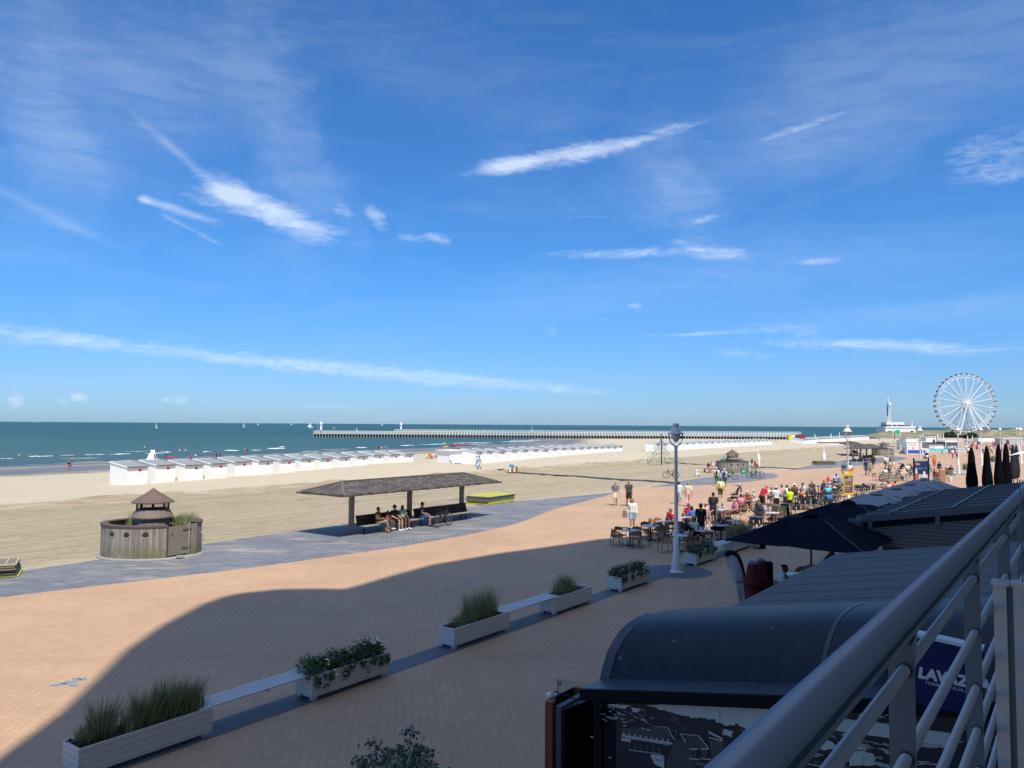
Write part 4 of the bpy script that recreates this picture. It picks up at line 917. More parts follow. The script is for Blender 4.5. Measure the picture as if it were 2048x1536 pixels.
def kiosk(label, loc, rz):
    t = thing('shower_hut', label, 'hut', loc, rz, 'round wooden huts along the beach')
    SX, SY, H = 2.05, 1.72, 1.38; d0, d1 = R(-52), R(-8)          # door sector (towards the camera, right)
    def arc(a0, a1, prof, n): mb = MB(); mb.lathe(prof, n=n, sx=SX, sy=SY, a0=a0, a1=a1); return mb
    arc(d1, d0+2*math.pi, [(1.0, .04), (1.0, H)], 72).build('wall', PLANK.m, t)
    arc(d1, d0+2*math.pi, [(.93, H), (.93, .3)], 72).build('inner_wall', PLANK.m, t)
    arc(d1, d0+2*math.pi, [(1.015, H-.07), (1.02, H), (1.02, H+.02), (.86, H+.03), (.86, H-.04), (1.0, H-.06)], 72).build('rim', RUSTW, t)
    mb = MB(); mb.lathe([(1.08, 0), (1.08, .05), (.90, .055)], n=60, sx=SX, sy=SY); mb.build('kerb', CONC, t)
    # door: flat boarded leaf on hinges
    pa = Vector((SX*math.cos(d0), SY*math.sin(d0), 0)); pb = Vector((SX*math.cos(d1), SY*math.sin(d1), 0)); dd = (pb-pa).normalized()
    door = MB(); q0 = pa+dd*.05; q1 = pa+(pb-pa)*.74; door.bar(q0+Vector((0, 0, .74)), q1+Vector((0, 0, .74)), .04, 1.16)
    dr = door.build('door', mat('door_boards', (.185, .165, .13), .85, var=.45, vs=7), t)
    nn = Vector((dd.y, -dd.x, 0))
    for z in (.38, 1.15):
        mb = MB(); mb.bar(q1-dd*.32+nn*.035+Vector((0, 0, z)), q1+dd*.10+nn*.035+Vector((0, 0, z)), .02, .07); mb.build('hinge', RUSTW, dr)
    mb = MB(); mb.bar(q0+dd*.06+nn*.04+Vector((0, 0, 1.10)), q0+dd*.2+nn*.06+Vector((0, 0, 1.0)), .02); mb.build('latch', mat('latch_metal', (.4, .4, .4), .4, .6), dr)
    mb = MB(); mb.bar(q1+Vector((0, 0, .04)), q1+Vector((0, 0, H+.02)), .10); mb.bar(q1+dd*.08+Vector((0, 0, .7)), pb+Vector((0, 0, .7)), .05, 1.32); mb.build('door_post', PLANK.m, t)
    mb = MB(); mb.bar(pa+Vector((0, 0, .0)), pa+Vector((0, 0, H)), .05); mb.build('corner_post', RUSTW, t)
    # portholes
    for a in (-118, -97.5, -76):
        a = R(a); x, y = SX*math.cos(a), SY*math.sin(a); n = Vector((math.cos(a)/SX, math.sin(a)/SY, 0)).normalized(); tt = Vector((-n.y, n.x, 0)); c0 = Vector((x, y, 1.02))+n*.012
        mb = MB(); ring = [c0+(tt*math.cos(k*.3491)+Vector((0, 0, 1))*math.sin(k*.3491))*.13 for k in range(18)]; mb.add(ring, [tuple(range(18))]); 
        low = [c0+n*.004+(tt*math.cos(k)+Vector((0, 0, 1))*math.sin(k))*.145 for k in [R(195+15*i) for i in range(11)]]; lo2 = [c0+n*.004+(tt*math.cos(k)*.135+Vector((0, 0, 1))*(math.sin(k)*.10)) for k in [R(195+15*i) for i in range(11)]]
        ph = mb.build('porthole', DHOLE, t); mb = MB(); mb.add(low+lo2, [(i, i+1, 12+i, 11+i) for i in range(10)]); mb.build('rim', mat('porthole_rim', (.42, .41, .39), .6), ph)
    # turret
    mb = MB(); mb.lathe([(.70, .2), (.70, 1.62)], n=40); mb.build('turret_wall', PLANK.m, t)
    mb = MB(); mb.lathe([(.70, 1.60), (.83, 1.58), (.83, 1.63), (.655, 1.95), (.60, 1.95)], n=16, smooth=False); mb.build('skirt_roof', mat('skirt_boards', (.19, .155, .13), .8, var=.35, vs=8), t)
    for k in range(8):
        a = R(22.5+45*k); mb = MB(); mb.box((.64*math.cos(a), .64*math.sin(a), 2.09), (.05, .05, .32), a); mb.build('turret_post', mat('post_dark', (.05, .035, .03), .7), t)
    mb = MB()
    for k in range(48):
        a = 2*math.pi*k/48; mb.bar((.61*math.cos(a), .61*math.sin(a), 1.94), (.61*math.cos(a), .61*math.sin(a), 2.24), .006)
    for z in (2.0, 2.06, 2.12, 2.18):
        mb.tube([(.61*math.cos(2*math.pi*k/24), .61*math.sin(2*math.pi*k/24), z) for k in range(25)], .004, 4, cap=False)
    mb.build('wire_mesh', MESH_, t)
    mb = MB(); mb.lathe([(.60, 2.24), (.86, 2.22), (.87, 2.26), (.13, 2.74), (.12, 2.76), (.01, 2.84)], n=16, smooth=False); mb.build('cone_roof', ROOFB.m, t)
    rnd = random.Random(4)
    for x0, x1 in ((-1.25, -.72), (.80, 1.65)):
        mb = MB(); blades(mb, rnd, 420, x0, x1, .1, .9, 1.05, .75, .4, .008); mb.build('dune_plants', [G1, G2, G3], t)
    mb = MB(); mb.lathe([(.01, 1.1), (.90, 1.1)], n=40, sx=SX, sy=SY, a0=R(5), a1=R(175)); mb.build('planted_bed', SOIL, t)
    mb = MB(); mb.tube([(1.95, .1, 1.0), (2.16, .0, .95), (2.24, -.02, .62), (2.14, .0, .35), (1.97, .1, .3)], .018, 8); mb.build('hoop', mat('grey_pipe', (.3, .3, .3), .4, .5), t)
    mb = MB(); mb.box((1.75, -1.16, .08), (.3, .26, .07), R(30)); mb.build('step', CONC, t)
    return t
kc = P(303, 1107, 0); hut1 = kiosk('round weathered plank hut with lantern turret nearest the camera at left', kc, R(0))
hut2 = dup(hut1, P(1465, 945, 0), R(14), 'weathered plank hut with first aid sign and bicycles leaning on it')
hut3 = dup(hut1, P(1767, 911, 0), R(30), 'distant plank hut just right of the second bus style shelter')
GRN = mat('green_sign', (.0, .22, .12), .5); D2 = P(1485, 958).y-.25
fa = thing('first_aid_sign', 'green square assembly sign with white arrows on the plank hut wall', 'sign')
def at2(px, py, D): d = ray(px, py); return Vector((0, 0, HC))+d*(D/d.y)
a = at2(1482, 950, D2); b = at2(1492.5, 936.5, D2)
mb = MB(); mb.box2((a.x, D2, a.z), (b.x, D2+.04, b.z)); mb.build('panel', GRN, fa)
mb = MB(); c0 = (a+b)/2+Vector((0, 0, .05)); h_ = (b.x-a.x)*.33
for sx_ in (-1, 1):
    for sz_ in (-1, 1):
        mb.bar((c0.x+sx_*h_, D2-.006, c0.z+sz_*h_), (c0.x+sx_*h_*.35, D2-.006, c0.z+sz_*h_*.35), .008, .04, up=(0, 1, 0)); mb.box((c0.x+sx_*h_*.42, D2-.006, c0.z+sz_*h_*.42), (.10, .008, .10))
mb.ball((c0.x, D2-.0, c0.z), .04, 8, 5); mb.box((c0.x, D2-.005, a.z+.05), (h_*2.2, .008, .04)); mb.build('pictogram', WHT, fa)

# ================================================================ SHELTERS
SHING = NT('roof_shingles', .85); m = SHING; g = m.n('ShaderNodeTexCoord'); o = g.outputs['Object']
br = m.n('ShaderNodeTexBrick', {'Vector': m.mapping(o, sc=(1, 1, 1)), 'Scale': 1.0, 'Mortar Size': .012, 'Brick Width': .34, 'Row Height': .17})
br.inputs['Color1'].default_value = (.055, .045, .045, 1); br.inputs['Color2'].default_value = (.135, .115, .105, 1); br.inputs['Mortar'].default_value = (.02, .018, .02, 1)
m.color(m.mix(m.math('MULTIPLY', m.ramp(m.noise(o, 2.5, 6, .7), .55, .72), .5), br.outputs['Color'], (.19, .17, .14))); m.bump(br.outputs['Fac'], .5, .02)
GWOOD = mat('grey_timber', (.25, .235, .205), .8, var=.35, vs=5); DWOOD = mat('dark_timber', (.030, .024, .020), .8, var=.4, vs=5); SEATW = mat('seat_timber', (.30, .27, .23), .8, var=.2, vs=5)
def shelter(label, loc):
    t = thing('beach_shelter', label, 'shelter', loc, ANG, 'open shelters with benches along the beach')
    Lx, Ly, ze, zr, rx = 6.2, 1.65, 2.20, 2.72, 4.85
    mb = MB()
    c = [(-Lx, -Ly, ze), (Lx, -Ly, ze), (Lx, Ly, ze), (-Lx, Ly, ze), (-rx, 0, zr), (rx, 0, zr)]
    mb.add(c, [(0,1,5,4),(1,2,5),(2,3,4,5),(3,0,4)]); mb.add([(x, y, z-.07) for x, y, z in c], [(4,5,1,0),(5,2,1),(5,4,3,2),(4,0,3)])
    mb.add([(x, y, z-dz) for dz in (0, .07) for x, y, z in c[:4]], [(0,4,5,1),(1,5,6,2),(2,6,7,3),(3,7,4,0)]); mb.build('roof', SHING.m, t)
    rnd = random.Random(6); mb = MB()
    for k in range(80):
        x = -Lx+.08+k*.159; mb.box((x, -Ly-.01, ze-.06), (.13, .05, .05+rnd.random()*.05))
    for k in range(22):
        y = -Ly+.08+k*.163; mb.box((-Lx-.01, y, ze-.06), (.05, .13, .05+rnd.random()*.05)); mb.box((Lx+.01, y, ze-.06), (.05, .13, .05+rnd.random()*.05))
    mb.build('eave_shingles', SHING.m, t)
    mb = MB()
    for sx_ in (-1, 1):
        for sy_ in (-1, 1): mb.bar((sx_*Lx, sy_*Ly, ze+.03), (sx_*rx, 0, zr+.02), .10, .04)
    mb.bar((-rx, 0, zr+.02), (rx, 0, zr+.02), .14, .04); mb.build('ridge_boards', mat('ridge_wood', (.14, .12, .10), .8, var=.2, vs=3), t)
    for x in (-4.45, -.2, 4.3):
        mb = MB(); mb.box((x, -.30, 1.24), (.21, .21, 2.4)); mb.box((x, -.44, 1.95), (.10, .08, .34)); mb.build('post', GWOOD, t)
    for x0, x1 in ((-4.3, -.35), (-.05, 4.45)):
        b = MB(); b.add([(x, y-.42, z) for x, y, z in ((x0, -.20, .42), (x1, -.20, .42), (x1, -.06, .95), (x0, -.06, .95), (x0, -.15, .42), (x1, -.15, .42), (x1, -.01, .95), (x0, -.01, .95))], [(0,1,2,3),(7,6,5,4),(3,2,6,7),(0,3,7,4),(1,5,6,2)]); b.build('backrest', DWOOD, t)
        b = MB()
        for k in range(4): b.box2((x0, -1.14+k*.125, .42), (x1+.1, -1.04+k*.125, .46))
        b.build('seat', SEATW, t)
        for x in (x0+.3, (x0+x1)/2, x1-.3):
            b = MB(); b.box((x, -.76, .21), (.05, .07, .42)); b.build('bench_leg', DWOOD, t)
        b = MB(); b.box2((x0, -.28, .42), (x1, .15, .46)); b.build('rear_seat', SEATW, t)
    return t
sh1 = shelter('open timber shelter with shingled hip roof and five people on its benches', W(31.6, 30.85))
dup(sh1, W(140.6, 30.2), ANG, 'distant open timber shelter with dark shingled roof and people below')
dup(sh1, W(166, 38), ANG+R(20), 'far shelter whose dark roof tip shows left of the white lamp post')

# ================================================================ BEACH HUTS
WALLW = mat('white_hut_paint', (.88, .88, .85), .6, var=.04, vs=2); RFELT = mat('grey_roofing', (.25, .275, .275), .75, var=.25, vs=2.5); RED = mat('red_plate', (.62, .03, .05), .5); EAV = mat('dark_eave', (.12, .10, .10), .7)
def beach_hut():
    t = thing('beach_hut', '', 'beach hut', (0, 0, 0), ANG)
    w, d, zf, zb = 2.02, 2.35, 1.80, 2.16
    mb = MB(); mb.add([(0, 0, 0), (w, 0, 0), (w, d, 0), (0, d, 0), (0, 0, zf), (w, 0, zf), (w, d, zb), (0, d, zb)], [(0,1,5,4),(1,2,6,5),(2,3,7,6),(3,0,4,7)]); mb.build('walls', WALLW, t)
    mb = MB(); mb.add([(-.05, -.12, zf), (w+.05, -.12, zf), (w+.05, d+.03, zb+.02), (-.05, d+.03, zb+.02), (-.05, -.12, zf+.05), (w+.05, -.12, zf+.05), (w+.05, d+.03, zb+.07), (-.05, d+.03, zb+.07)], [(4,5,6,7),(0,1,5,4),(1,2,6,5),(2,3,7,6),(3,0,4,7),(3,2,1,0)]); mb.build('roof', RFELT, t)
    mb = MB(); mb.box((w/2, -.135, zf+.01), (w+.12, .03, .07)); mb.build('eave_board', EAV, t)
    mb = MB(); mb.bar((-.065, -.12, zf+.03), (-.065, d, zb+.05), .03, .10); mb.box((w/2, d+.05, zb+.05), (w+.14, .03, .12)); mb.build('white_trim', WALLW, t)
    mb = MB()
    for k in range(14): mb.box((.45+k*.11, -.004, zf-.085+.01*(k % 2)), (.07, .01, .035))
    mb.build('red_lettering', mat('hut_letters', (.65, .25, .28), .6), t)
    mb = MB(); mb.box((w*.62, -.008, zf-.28), (.30, .015, .20)); mb.build('number_plate', RED, t)
    return t
hut = beach_hut(); first = True
rows = [([295,352,405,456,502,547,589,629,666,702,736,768,800,828], [932.5,930,928,926,923,922,920,917.5,916,914,912.5,910.5,909.3,908.7], 'the nearest left row'),
        ([967,987,1012,1035,1056,1077,1097,1116,1134,1151,1167,1182,1196,1209,1221,1233,1244], None, 'the middle row'),
        ([1318,1334,1349,1363,1377,1390,1403,1415,1427,1439,1450,1461,1471,1481,1491,1500,1509,1518,1527,1535,1544], None, 'the row behind the net')]
ordn = ['first', 'second', 'third', 'fourth', 'fifth', 'sixth', 'seventh', 'eighth', 'ninth', 'tenth', 'eleventh', 'twelfth', 'thirteenth', 'fourteenth', 'fifteenth', 'sixteenth', 'seventeenth', 'eighteenth', 'nineteenth', 'twentieth', 'twenty-first', 'twenty-second', 'twenty-third', 'twenty-fourth']
for ri, (xs, ys, nm) in enumerate(rows):
    for i, px in enumerate(xs):
        if ys: py = ys[i]
        elif ri == 1: py = interp(px, [(967, 904.2), (1244, 892.2)])
        else: py = interp(px, [(1318, 887.6), (1544, 879.8)])
        p = P(px, py, 1.8); u, v = UV(p)
        base = min(max(sand_z(u, v-1.5), 0)+.0, 1.1)
        lab = 'white beach hut with grey roof, %s from left in %s' % (ordn[i], nm)
        jr = random.Random(ri*100+i); fr0 = W(u, v); ha = ANG+R(8.5); loc = Vector((fr0.x-2.05*math.cos(ha)+jr.uniform(-.05, .05), fr0.y-2.05*math.sin(ha)+jr.uniform(-.05, .05), jr.uniform(-.07, .05)))
        if first: hut.location = loc; hut['label'] = lab; hut['group'] = 'white beach huts in rows'; o = hut; first = False
        else: o = dup(hut, loc, ANG, lab)
        o.rotation_euler.z = ANG+R(8.5+jr.uniform(-1.6, 1.6)); o.rotation_euler.y = R(jr.uniform(-.7, .7))
        if ri == 2: o.location.z -= .05
# flat topped white cabin that starts the middle row
t = thing('beach_cabin', 'flat roofed white cabin at the left end of the middle hut row', 'beach hut', W(80.4, 70.6), ANG)
mb = MB(); mb.box2((0, 0, -.2), (2.5, 2.4, 2.05)); mb.build('walls', WALLW, t); mb = MB(); mb.box2((-.25, -.3, 2.05), (2.7, 2.5, 2.13)); mb.build('roof', WALLW, t)
# far fourth row, right of the yellow container
mini = None
for i in range(24):
    px = lerp(1606, 1735, i/23); py = lerp(873.8, 872.2, i/23); D = lerp(235, 330, i/23); d = ray(px, 879+lerp(3, 0, i/23)); p = Vector((0, 0, HC))+d*(D/d.y)
    o = dup(hut, (p.x, p.y, -.1), ANG-R(6), 'tiny white beach hut, %s from left in the farthest row' % ordn[i])
t = thing('beach_cabin', 'white cabin at the near left end of the far hut row below the red container', 'beach hut', P(1594, 886.5), ANG)
mb = MB(); mb.box2((0, 0, 0), (2.2, 2.2, 1.55)); mb.build('walls', WALLW, t); mb = MB(); mb.box2((-.1, -.1, 1.55), (2.3, 2.3, 1.65)); mb.build('roof', WALLW, t)
def box_thing(name, lab, cat, x0, y0, x1, y1, depth, parts, zoff=0.0, D=None):
    """cabin whose front rectangle matches photo points; the bottom edge stands on the ground"""
    if D is None: D = P((x0+x1)/2, y1, 0).y
    a = at2(x0, y1, D); b = at2(x1, y0, D); t = thing(name, lab, cat, ((a.x+b.x)/2, D, a.z))
    w, h = b.x-a.x, b.z-a.z
    for nm, (fx0, fz0, fx1, fz1), y_a, y_b, mt in parts:
        mb = MB(); mb.box2((w*(fx0-.5), y_a, h*fz0), (w*(fx1-.5), y_b*depth if y_b > .05 else y_b, h*fz1)); mb.build(nm, mt, t)
    return t
YCON = mat('yellow_container', (.85, .60, .01), .5); RCON = mat('dark_red_container', (.28, .02, .03), .5)
box_thing('container', 'yellow container with white square where the pier meets the beach', 'container', 1578, 870.5, 1595, 880, 2.5, [('body', (0,0,1,1), 0, 1, YCON), ('white_panel', (.42,.25,.75,.95), -.02, .01, WHT), ('dark_window', (.5,.35,.66,.55), -.04, .01, BLK)])
box_thing('container', 'dark red container beside the yellow one at the pier end', 'container', 1596, 870.8, 1610, 877, 2.5, [('body', (0,0,1,1), 0, 1, RCON), ('edge', (0,.92,1,1.04), -.05, 1, RCON)], D=238)
# ================================================================ PIERS
PIERW = mat('pier_white', (.78, .77, .72), .7, var=.12, vs=.6); PILE = mat('pier_pile', (.30, .26, .20), .85, var=.5, vs=.8); DECK = mat('pier_deck', (.30, .27, .23), .8)
def pier(name, lab, x0, x1, D, ztop, sp, seed, n_ind):
    t = thing(name, lab, 'pier', (0, D, 0)); rnd = random.Random(seed)
    mb = MB(); mb.box2((x0, -1.4, ztop-1.35), (x1, 1.4, ztop-1.2)); mb.build('deck', DECK, t)
    mb = MB()
    for y in (-1.45, 1.45):
        for z, hgt in ((ztop-.04, .12), (ztop-.42, .08), (ztop-.78, .08), (ztop-1.18, .18)): mb.box2((x0, y-.05, z-hgt/2), (x1, y+.05, z+hgt/2))
        k = int((x1-x0)/sp)
        for i in range(k+1):
            x = x0+i*(x1-x0)/k; mb.box((x, y, ztop-.75), (.17, .14, 1.7))
    mb.build('railing', PIERW, t)
    k = int((x1-x0)/sp); rest = MB()
    for i in range(k+1):
        x = x0+i*(x1-x0)/k; tgt = MB() if i < n_ind else rest
        for y in (-1.3, 1.3): tgt.bar((x+.05, y, ztop-1.3), (x, y*1.25, SEA-1.2), .34)
        tgt.bar((x, -1.5, ztop-1.75), (x, 1.5, ztop-1.75), .2)
        if i < n_ind: tgt.build('pile', PILE, t)
    if rest.v: o = rest.build('piles', PILE, t); o['kind'] = 'stuff'
    mb = MB(); mb.box2((x0, -.9, SEA-.2), (x1, .9, ztop-1.75)); mb.build('dark_core', mat('core_dark', (.02, .022, .022), .9), t)  # solid dark core filling the space between the piles
    return t
xl = at2(629, 870, 348).x; xr = at2(1592, 872, 348).x
pier('pier', 'long white railed pier on dark piles reaching out from the beach', xl, xr, 348, 2.45, 1.32, 1, 100)
pier('pier', 'second white pier running behind the first, starting at the right lighthouse', at2(790, 865, 452).x, at2(1600, 868, 452).x, 452, 2.55, 1.7, 2, 100)
LHW = mat('lighthouse_white', (.80, .80, .78), .6); LHR = mat('lighthouse_grey', (.45, .44, .44), .6)
def lighthouse(px, ybase, ytop, D, lab):
    c = at2(px, ybase, D); top = at2(px, ytop, D).z; h = top-c.z
    t = thing('harbour_light', lab, 'lighthouse', (c.x, D, c.z)); r = h*.13
    mb = MB(); mb.lathe([(r*1.05, 0), (r*.95, h*.66), (r*.9, h*.68)], n=14); mb.build('tower', LHW, t)
    mb = MB(); mb.lathe([(r*1.5, h*.66), (r*1.5, h*.70), (r*1.2, h*.71), (r*1.3, h*.80), (r*.9, h*.90), (.02, h)], n=14); mb.build('lantern', LHW, t)
    mb = MB(); mb.lathe([(r*1.0, h*.60), (r*1.12, h*.66)], n=14); mb.build('gallery_band', LHR, t)
lighthouse(642, 860, 842.8, 348, 'small white harbour light on the outer end of the near pier')
lighthouse(802, 859, 844.8, 452, 'small white harbour light at the start of the rear pier')
mb = MB(); c = at2(635.5, 861, 347.5); mb.bar((c.x, 347.5, c.z), (c.x, 347.5, c.z+2.9), .12); mb.bar((c.x, 347.5, c.z+2.9), (c.x-1, 347.5, c.z+3.0), .12)
tag(mb.build('lamp_mast', LHR), 'thin mast lamp left of the harbour light on the near pier end', 'mast')
# ================================================================ BOATS
SAIL = mat('sail_white', (.82, .82, .80), .7); HULL = mat('hull_white', (.75, .75, .73), .5)
def sailboat(px, yb, yt, wpx, lab, hull=HULL, sail=SAIL, jib=True):
    d = ray(px, yb); t_ = (SEA-HC)/d.z; D = min(max(d.y*t_, 300), 2600)
    s = D/F; h = (yb-yt)*s; w = wpx*s; c = at2(px, yb, D)
    t = thing('sailing_boat', lab, 'boat', (c.x, D, SEA), R(random.uniform(-20, 20)))
    mb = MB(); hh = h*.13
    mb.add([(-w/2, 0, hh), (-w*.38, -w*.12, hh), (w*.35, -w*.12, hh), (w/2, 0, hh*1.1), (w*.35, w*.12, hh), (-w*.38, w*.12, hh), (-w*.42, 0, -.1), (w*.38, 0, -.1), (0, -w*.08, -.1), (0, w*.08, -.1)],
           [(0,1,2,3,4,5),(0,6,8,1),(1,8,2),(2,8,7),(3,2,7),(0,5,9,6),(5,4,9),(4,7,9),(3,7,4),(6,9,7,8)]); mb.build('hull', hull, t)
    mb = MB(); mb.bar((0, 0, hh), (0, 0, h), max(.12, w*.015)); mb.build('mast', HULL, t)
    mb = MB(); mb.add([(-.02*w, .02*w, hh*1.5), (-w*.46, .08*w, hh*1.7), (-w*.22, .09*w, h*.5), (0, .02*w, h*.97), (-.02*w, .06*w, hh*1.5), (0, .06*w, h*.97)], [(0,1,2,3),(4,5,2,1)]); mb.build('mainsail', sail, t)
    if jib:
        mb = MB(); mb.add([(w*.03, -.02*w, hh*1.4), (w*.44, -.02*w, hh*1.2), (w*.18, -.10*w, h*.45), (w*.01, -.02*w, h*.85)], [(0,1,2,3)]); mb.build('jib', sail, t)
TEAL = mat('sail_teal', (.06, .45, .42), .7)
sailboat(313, 857, 841, 6, 'small white sailing boat with bare mast, farthest left on the sea', jib=False)
sailboat(488, 855, 840.5, 7, 'white sailing boat with one tall sail above the left beach huts', jib=False)
sailboat(517, 850.5, 845, 6, 'tiny low white boat between the left sails near the horizon', jib=False)
sailboat(583, 850.5, 845, 6, 'tiny white boat on the horizon left of the two sailed yacht')
sailboat(620.5, 857, 842.5, 13, 'white yacht with two full sails just left of the pier end')
sailboat(714, 863, 853, 5, 'small white sail rising behind the near pier', jib=False)
sailboat(764.5, 850.3, 843.5, 5.5, 'tiny white sailing boat on the horizon between both harbour lights')
sailboat(1064.5, 863, 850, 6, 'sailing boat with a turquoise sail behind the pier', sail=TEAL, jib=False)
sailboat(1265, 851.2, 846.5, 4, 'faint pale blue sail on the horizon left of the near lamp', sail=mat('sail_blue', (.25, .55, .75), .7), jib=False)
BOATR = mat('rib_red', (.55, .03, .05), .5)
def dinghy(px, py, wpx, lab, col=BOATR, motor=True, z=0.0, hs=.30):
    p = P(px, py, z); w = wpx*p.y/F
    t = thing('inflatable_boat', lab, 'boat', p, R(8))
    mb = MB(); r = w*.09
    mb.tube([(-w/2, -w*.16, r), (w*.2, -w*.17, r*1.1), (w*.42, -w*.08, r*1.8), (w*.5, 0, r*2.3), (w*.42, w*.08, r*1.8), (w*.2, w*.17, r*1.1), (-w/2, w*.16, r)], r, 8); mb.build('tube', col, t)
    mb = MB(); mb.add([(-w*.48, -w*.14, r*.6), (w*.35, -w*.08, r), (w*.35, w*.08, r), (-w*.48, w*.14, r*.6)], [(0,1,2,3)]); mb.build('floor', BLK, t)
    if motor: mb = MB(); mb.box((-w*.5, 0, r*3.2), (w*.07, w*.08, w*.16)); mb.bar((-w*.42, 0, r*3), (-w*.2, 0, r*5), .05); mb.build('outboard', BLK, t)
    return t
dinghy(339, 917.5, 17, 'red inflatable rescue boat on the wet sand behind the second beach hut')
dinghy(909.5, 891.5, 14, 'red rescue boat at the waterline above the gap between hut rows')
dinghy(890.5, 894.5, 11, 'yellow inflatable board lying at the waterline', mat('yellow_rubber', (.75, .5, .03), .5), False)
mb = MB(); p = P(929, 893)
for dx in (-1.1, 1.1): mb.bar((p.x+dx, p.y, 0), (p.x+dx, p.y, .75), .12)
mb.bar((p.x-1.1, p.y, .5), (p.x+1.1, p.y, .5), .12); tag(mb.build('boat_rack', RED), 'small red rack beside the red rescue boat at the waterline', 'rack')
for (px, py, lab) in ((289, 895, 'round yellow buoy floating beyond the surf at left'), (668, 856.5, 'small yellow buoy right of the yacht'), (890, 888, 'orange yellow float beyond the rescue boat'), (38, 911, 'tiny pale buoy at far left in the surf')):
    p = P(px, py, SEA); r = 1.5*p.y/F*1.1; mb = MB(); mb.lathe([(.01, -r), (r, -.2*r), (r, .3*r), (r*.3, r), (.02, r*1.6)], p, 10); tag(mb.build('buoy', mat('buoy_yellow', (.75, .55, .08), .5)), lab, 'buoy')
# horizon ship
t = thing('cargo_ship', 'faint cargo ship on the horizon at far left', 'ship', at2(72, 844.0, 6000)); t.location.z = SEA
mb = MB(); mb.box((0, 0, 2), (50, 8, 6)); mb.build('hull', mat('ship_blue', (.18, .30, .45), .8), t); mb = MB(); mb.box((4, 0, 8), (9, 7, 9)); mb.build('superstructure', mat('ship_pale', (.4, .52, .66), .8), t)
# life guard chair
t = thing('lifeguard_chair', 'white lifeguard high chair with a guard behind the first beach huts', 'lifeguard chair', P(303.5, 921), 0)
mb = MB(); 
for sx_ in (-1, 1):
    for sy_ in (-1, 1): mb.bar((sx_*.62, sy_*.5, 0), (sx_*.3, sy_*.25, 1.0), .07)
mb.add([(-.6, -.48, .05), (.6, -.48, .05), (.3, -.27, .98), (-.3, -.27, .98)], [(0,1,2,3)]); mb.build('stand', WALLW, t)
mb = MB(); mb.box((0, 0, 1.02), (.65, .55, .06)); mb.box((0, .27, 1.3), (.65, .05, .55)); mb.build('seat', WALLW, t)
# ================================================================ WHEEL
WSTEEL = mat('wheel_white', (.80, .80, .80), .5); WGREY = mat('wheel_grey', (.42, .42, .42), .6); CABD = mat('cabin_dark', (.07, .045, .05), .4); CABL = mat('cabin_pale', (.78, .77, .77), .5)
DW = 560; hub = at2(1930, 806.5, DW); RW = 58.5*DW/F
wheel = thing('ferris_wheel', 'large white ferris wheel with dark cabins above the dunes at right', 'ferris wheel', (hub.x, DW, 0), R(-2)); hz = hub.z
mb = MB()
def circ(r, y, tr, n=72): mb.tube([(r*math.cos(2*math.pi*k/n), y, hz+r*math.sin(2*math.pi*k/n)) for k in range(n+1)], tr, 6, cap=False)
for y in (-1.3, 1.3): circ(RW-2.6, y, .18); circ(RW-.7, y, .20)
for k in range(72):
    a = 2*math.pi*k/72
    for y in (-1.3, 1.3): mb.bar(((RW-2.6)*math.cos(a), y, hz+(RW-2.6)*math.sin(a)), ((RW-.7)*math.cos(a+.04), y, hz+(RW-.7)*math.sin(a+.04)), .10)
mb.build('rim', WSTEEL, wheel)
NS = 18
for k in range(NS):
    a = 2*math.pi*k/NS+R(90)
    for s in (-1, 1):
        mb = MB(); mb.bar((0, s*2.6, hz), ((RW-2.6)*math.cos(a), s*1.3, hz+(RW-2.6)*math.sin(a)), .42 if s < 0 else .26); mb.build('spoke', WSTEEL if s < 0 else WGREY, wheel)
mb = MB(); mb.tube([(0, -3.4, hz), (0, 3.4, hz)], 1.1, 14); mb.build('hub', WSTEEL, wheel)
for x, y in ((-8.5, -7), (8.5, -7), (-8.5, 7), (8.5, 7), (17, -7), (4.5, -8)):
    mb = MB(); mb.bar((x, y, -1), (0 if abs(x) < 12 else 1.2, math.copysign(3.2, y), hz), .75 if y < 0 else .5); mb.build('support_leg', WSTEEL, wheel)
NC = 36
for k in range(NC):
    a = 2*math.pi*(k+.5)/NC; cx, cz = (RW+.35)*math.cos(a), hz+(RW+.35)*math.sin(a)
    mb = MB(); mb.ball((cx, 0, cz-.95), 1.0, 10, 6, (1.05, .9, .62)); c_ = mb.build('cabin', CABL, wheel)
    mb = MB(); mb.lathe([(1.02, -.45), (1.04, .25), (.7, .52), (.01, .6)], (cx, 0, cz-.30), 10, 1, .95); mb.build('cabin_roof', CABD, c_)
mb = MB()
for k in range(NS):
    if k % 3 == 1: continue
    for rr in (RW*.30, RW*.58):
        a = 2*math.pi*k/NS+R(90); b = 2*math.pi*(k+1)/NS+R(90); mb.bar((rr*math.cos(a), -2, hz+rr*math.sin(a)), (rr*math.cos(b), -2, hz+rr*math.sin(b)), .09)
mb.build('bracing', WGREY, wheel)
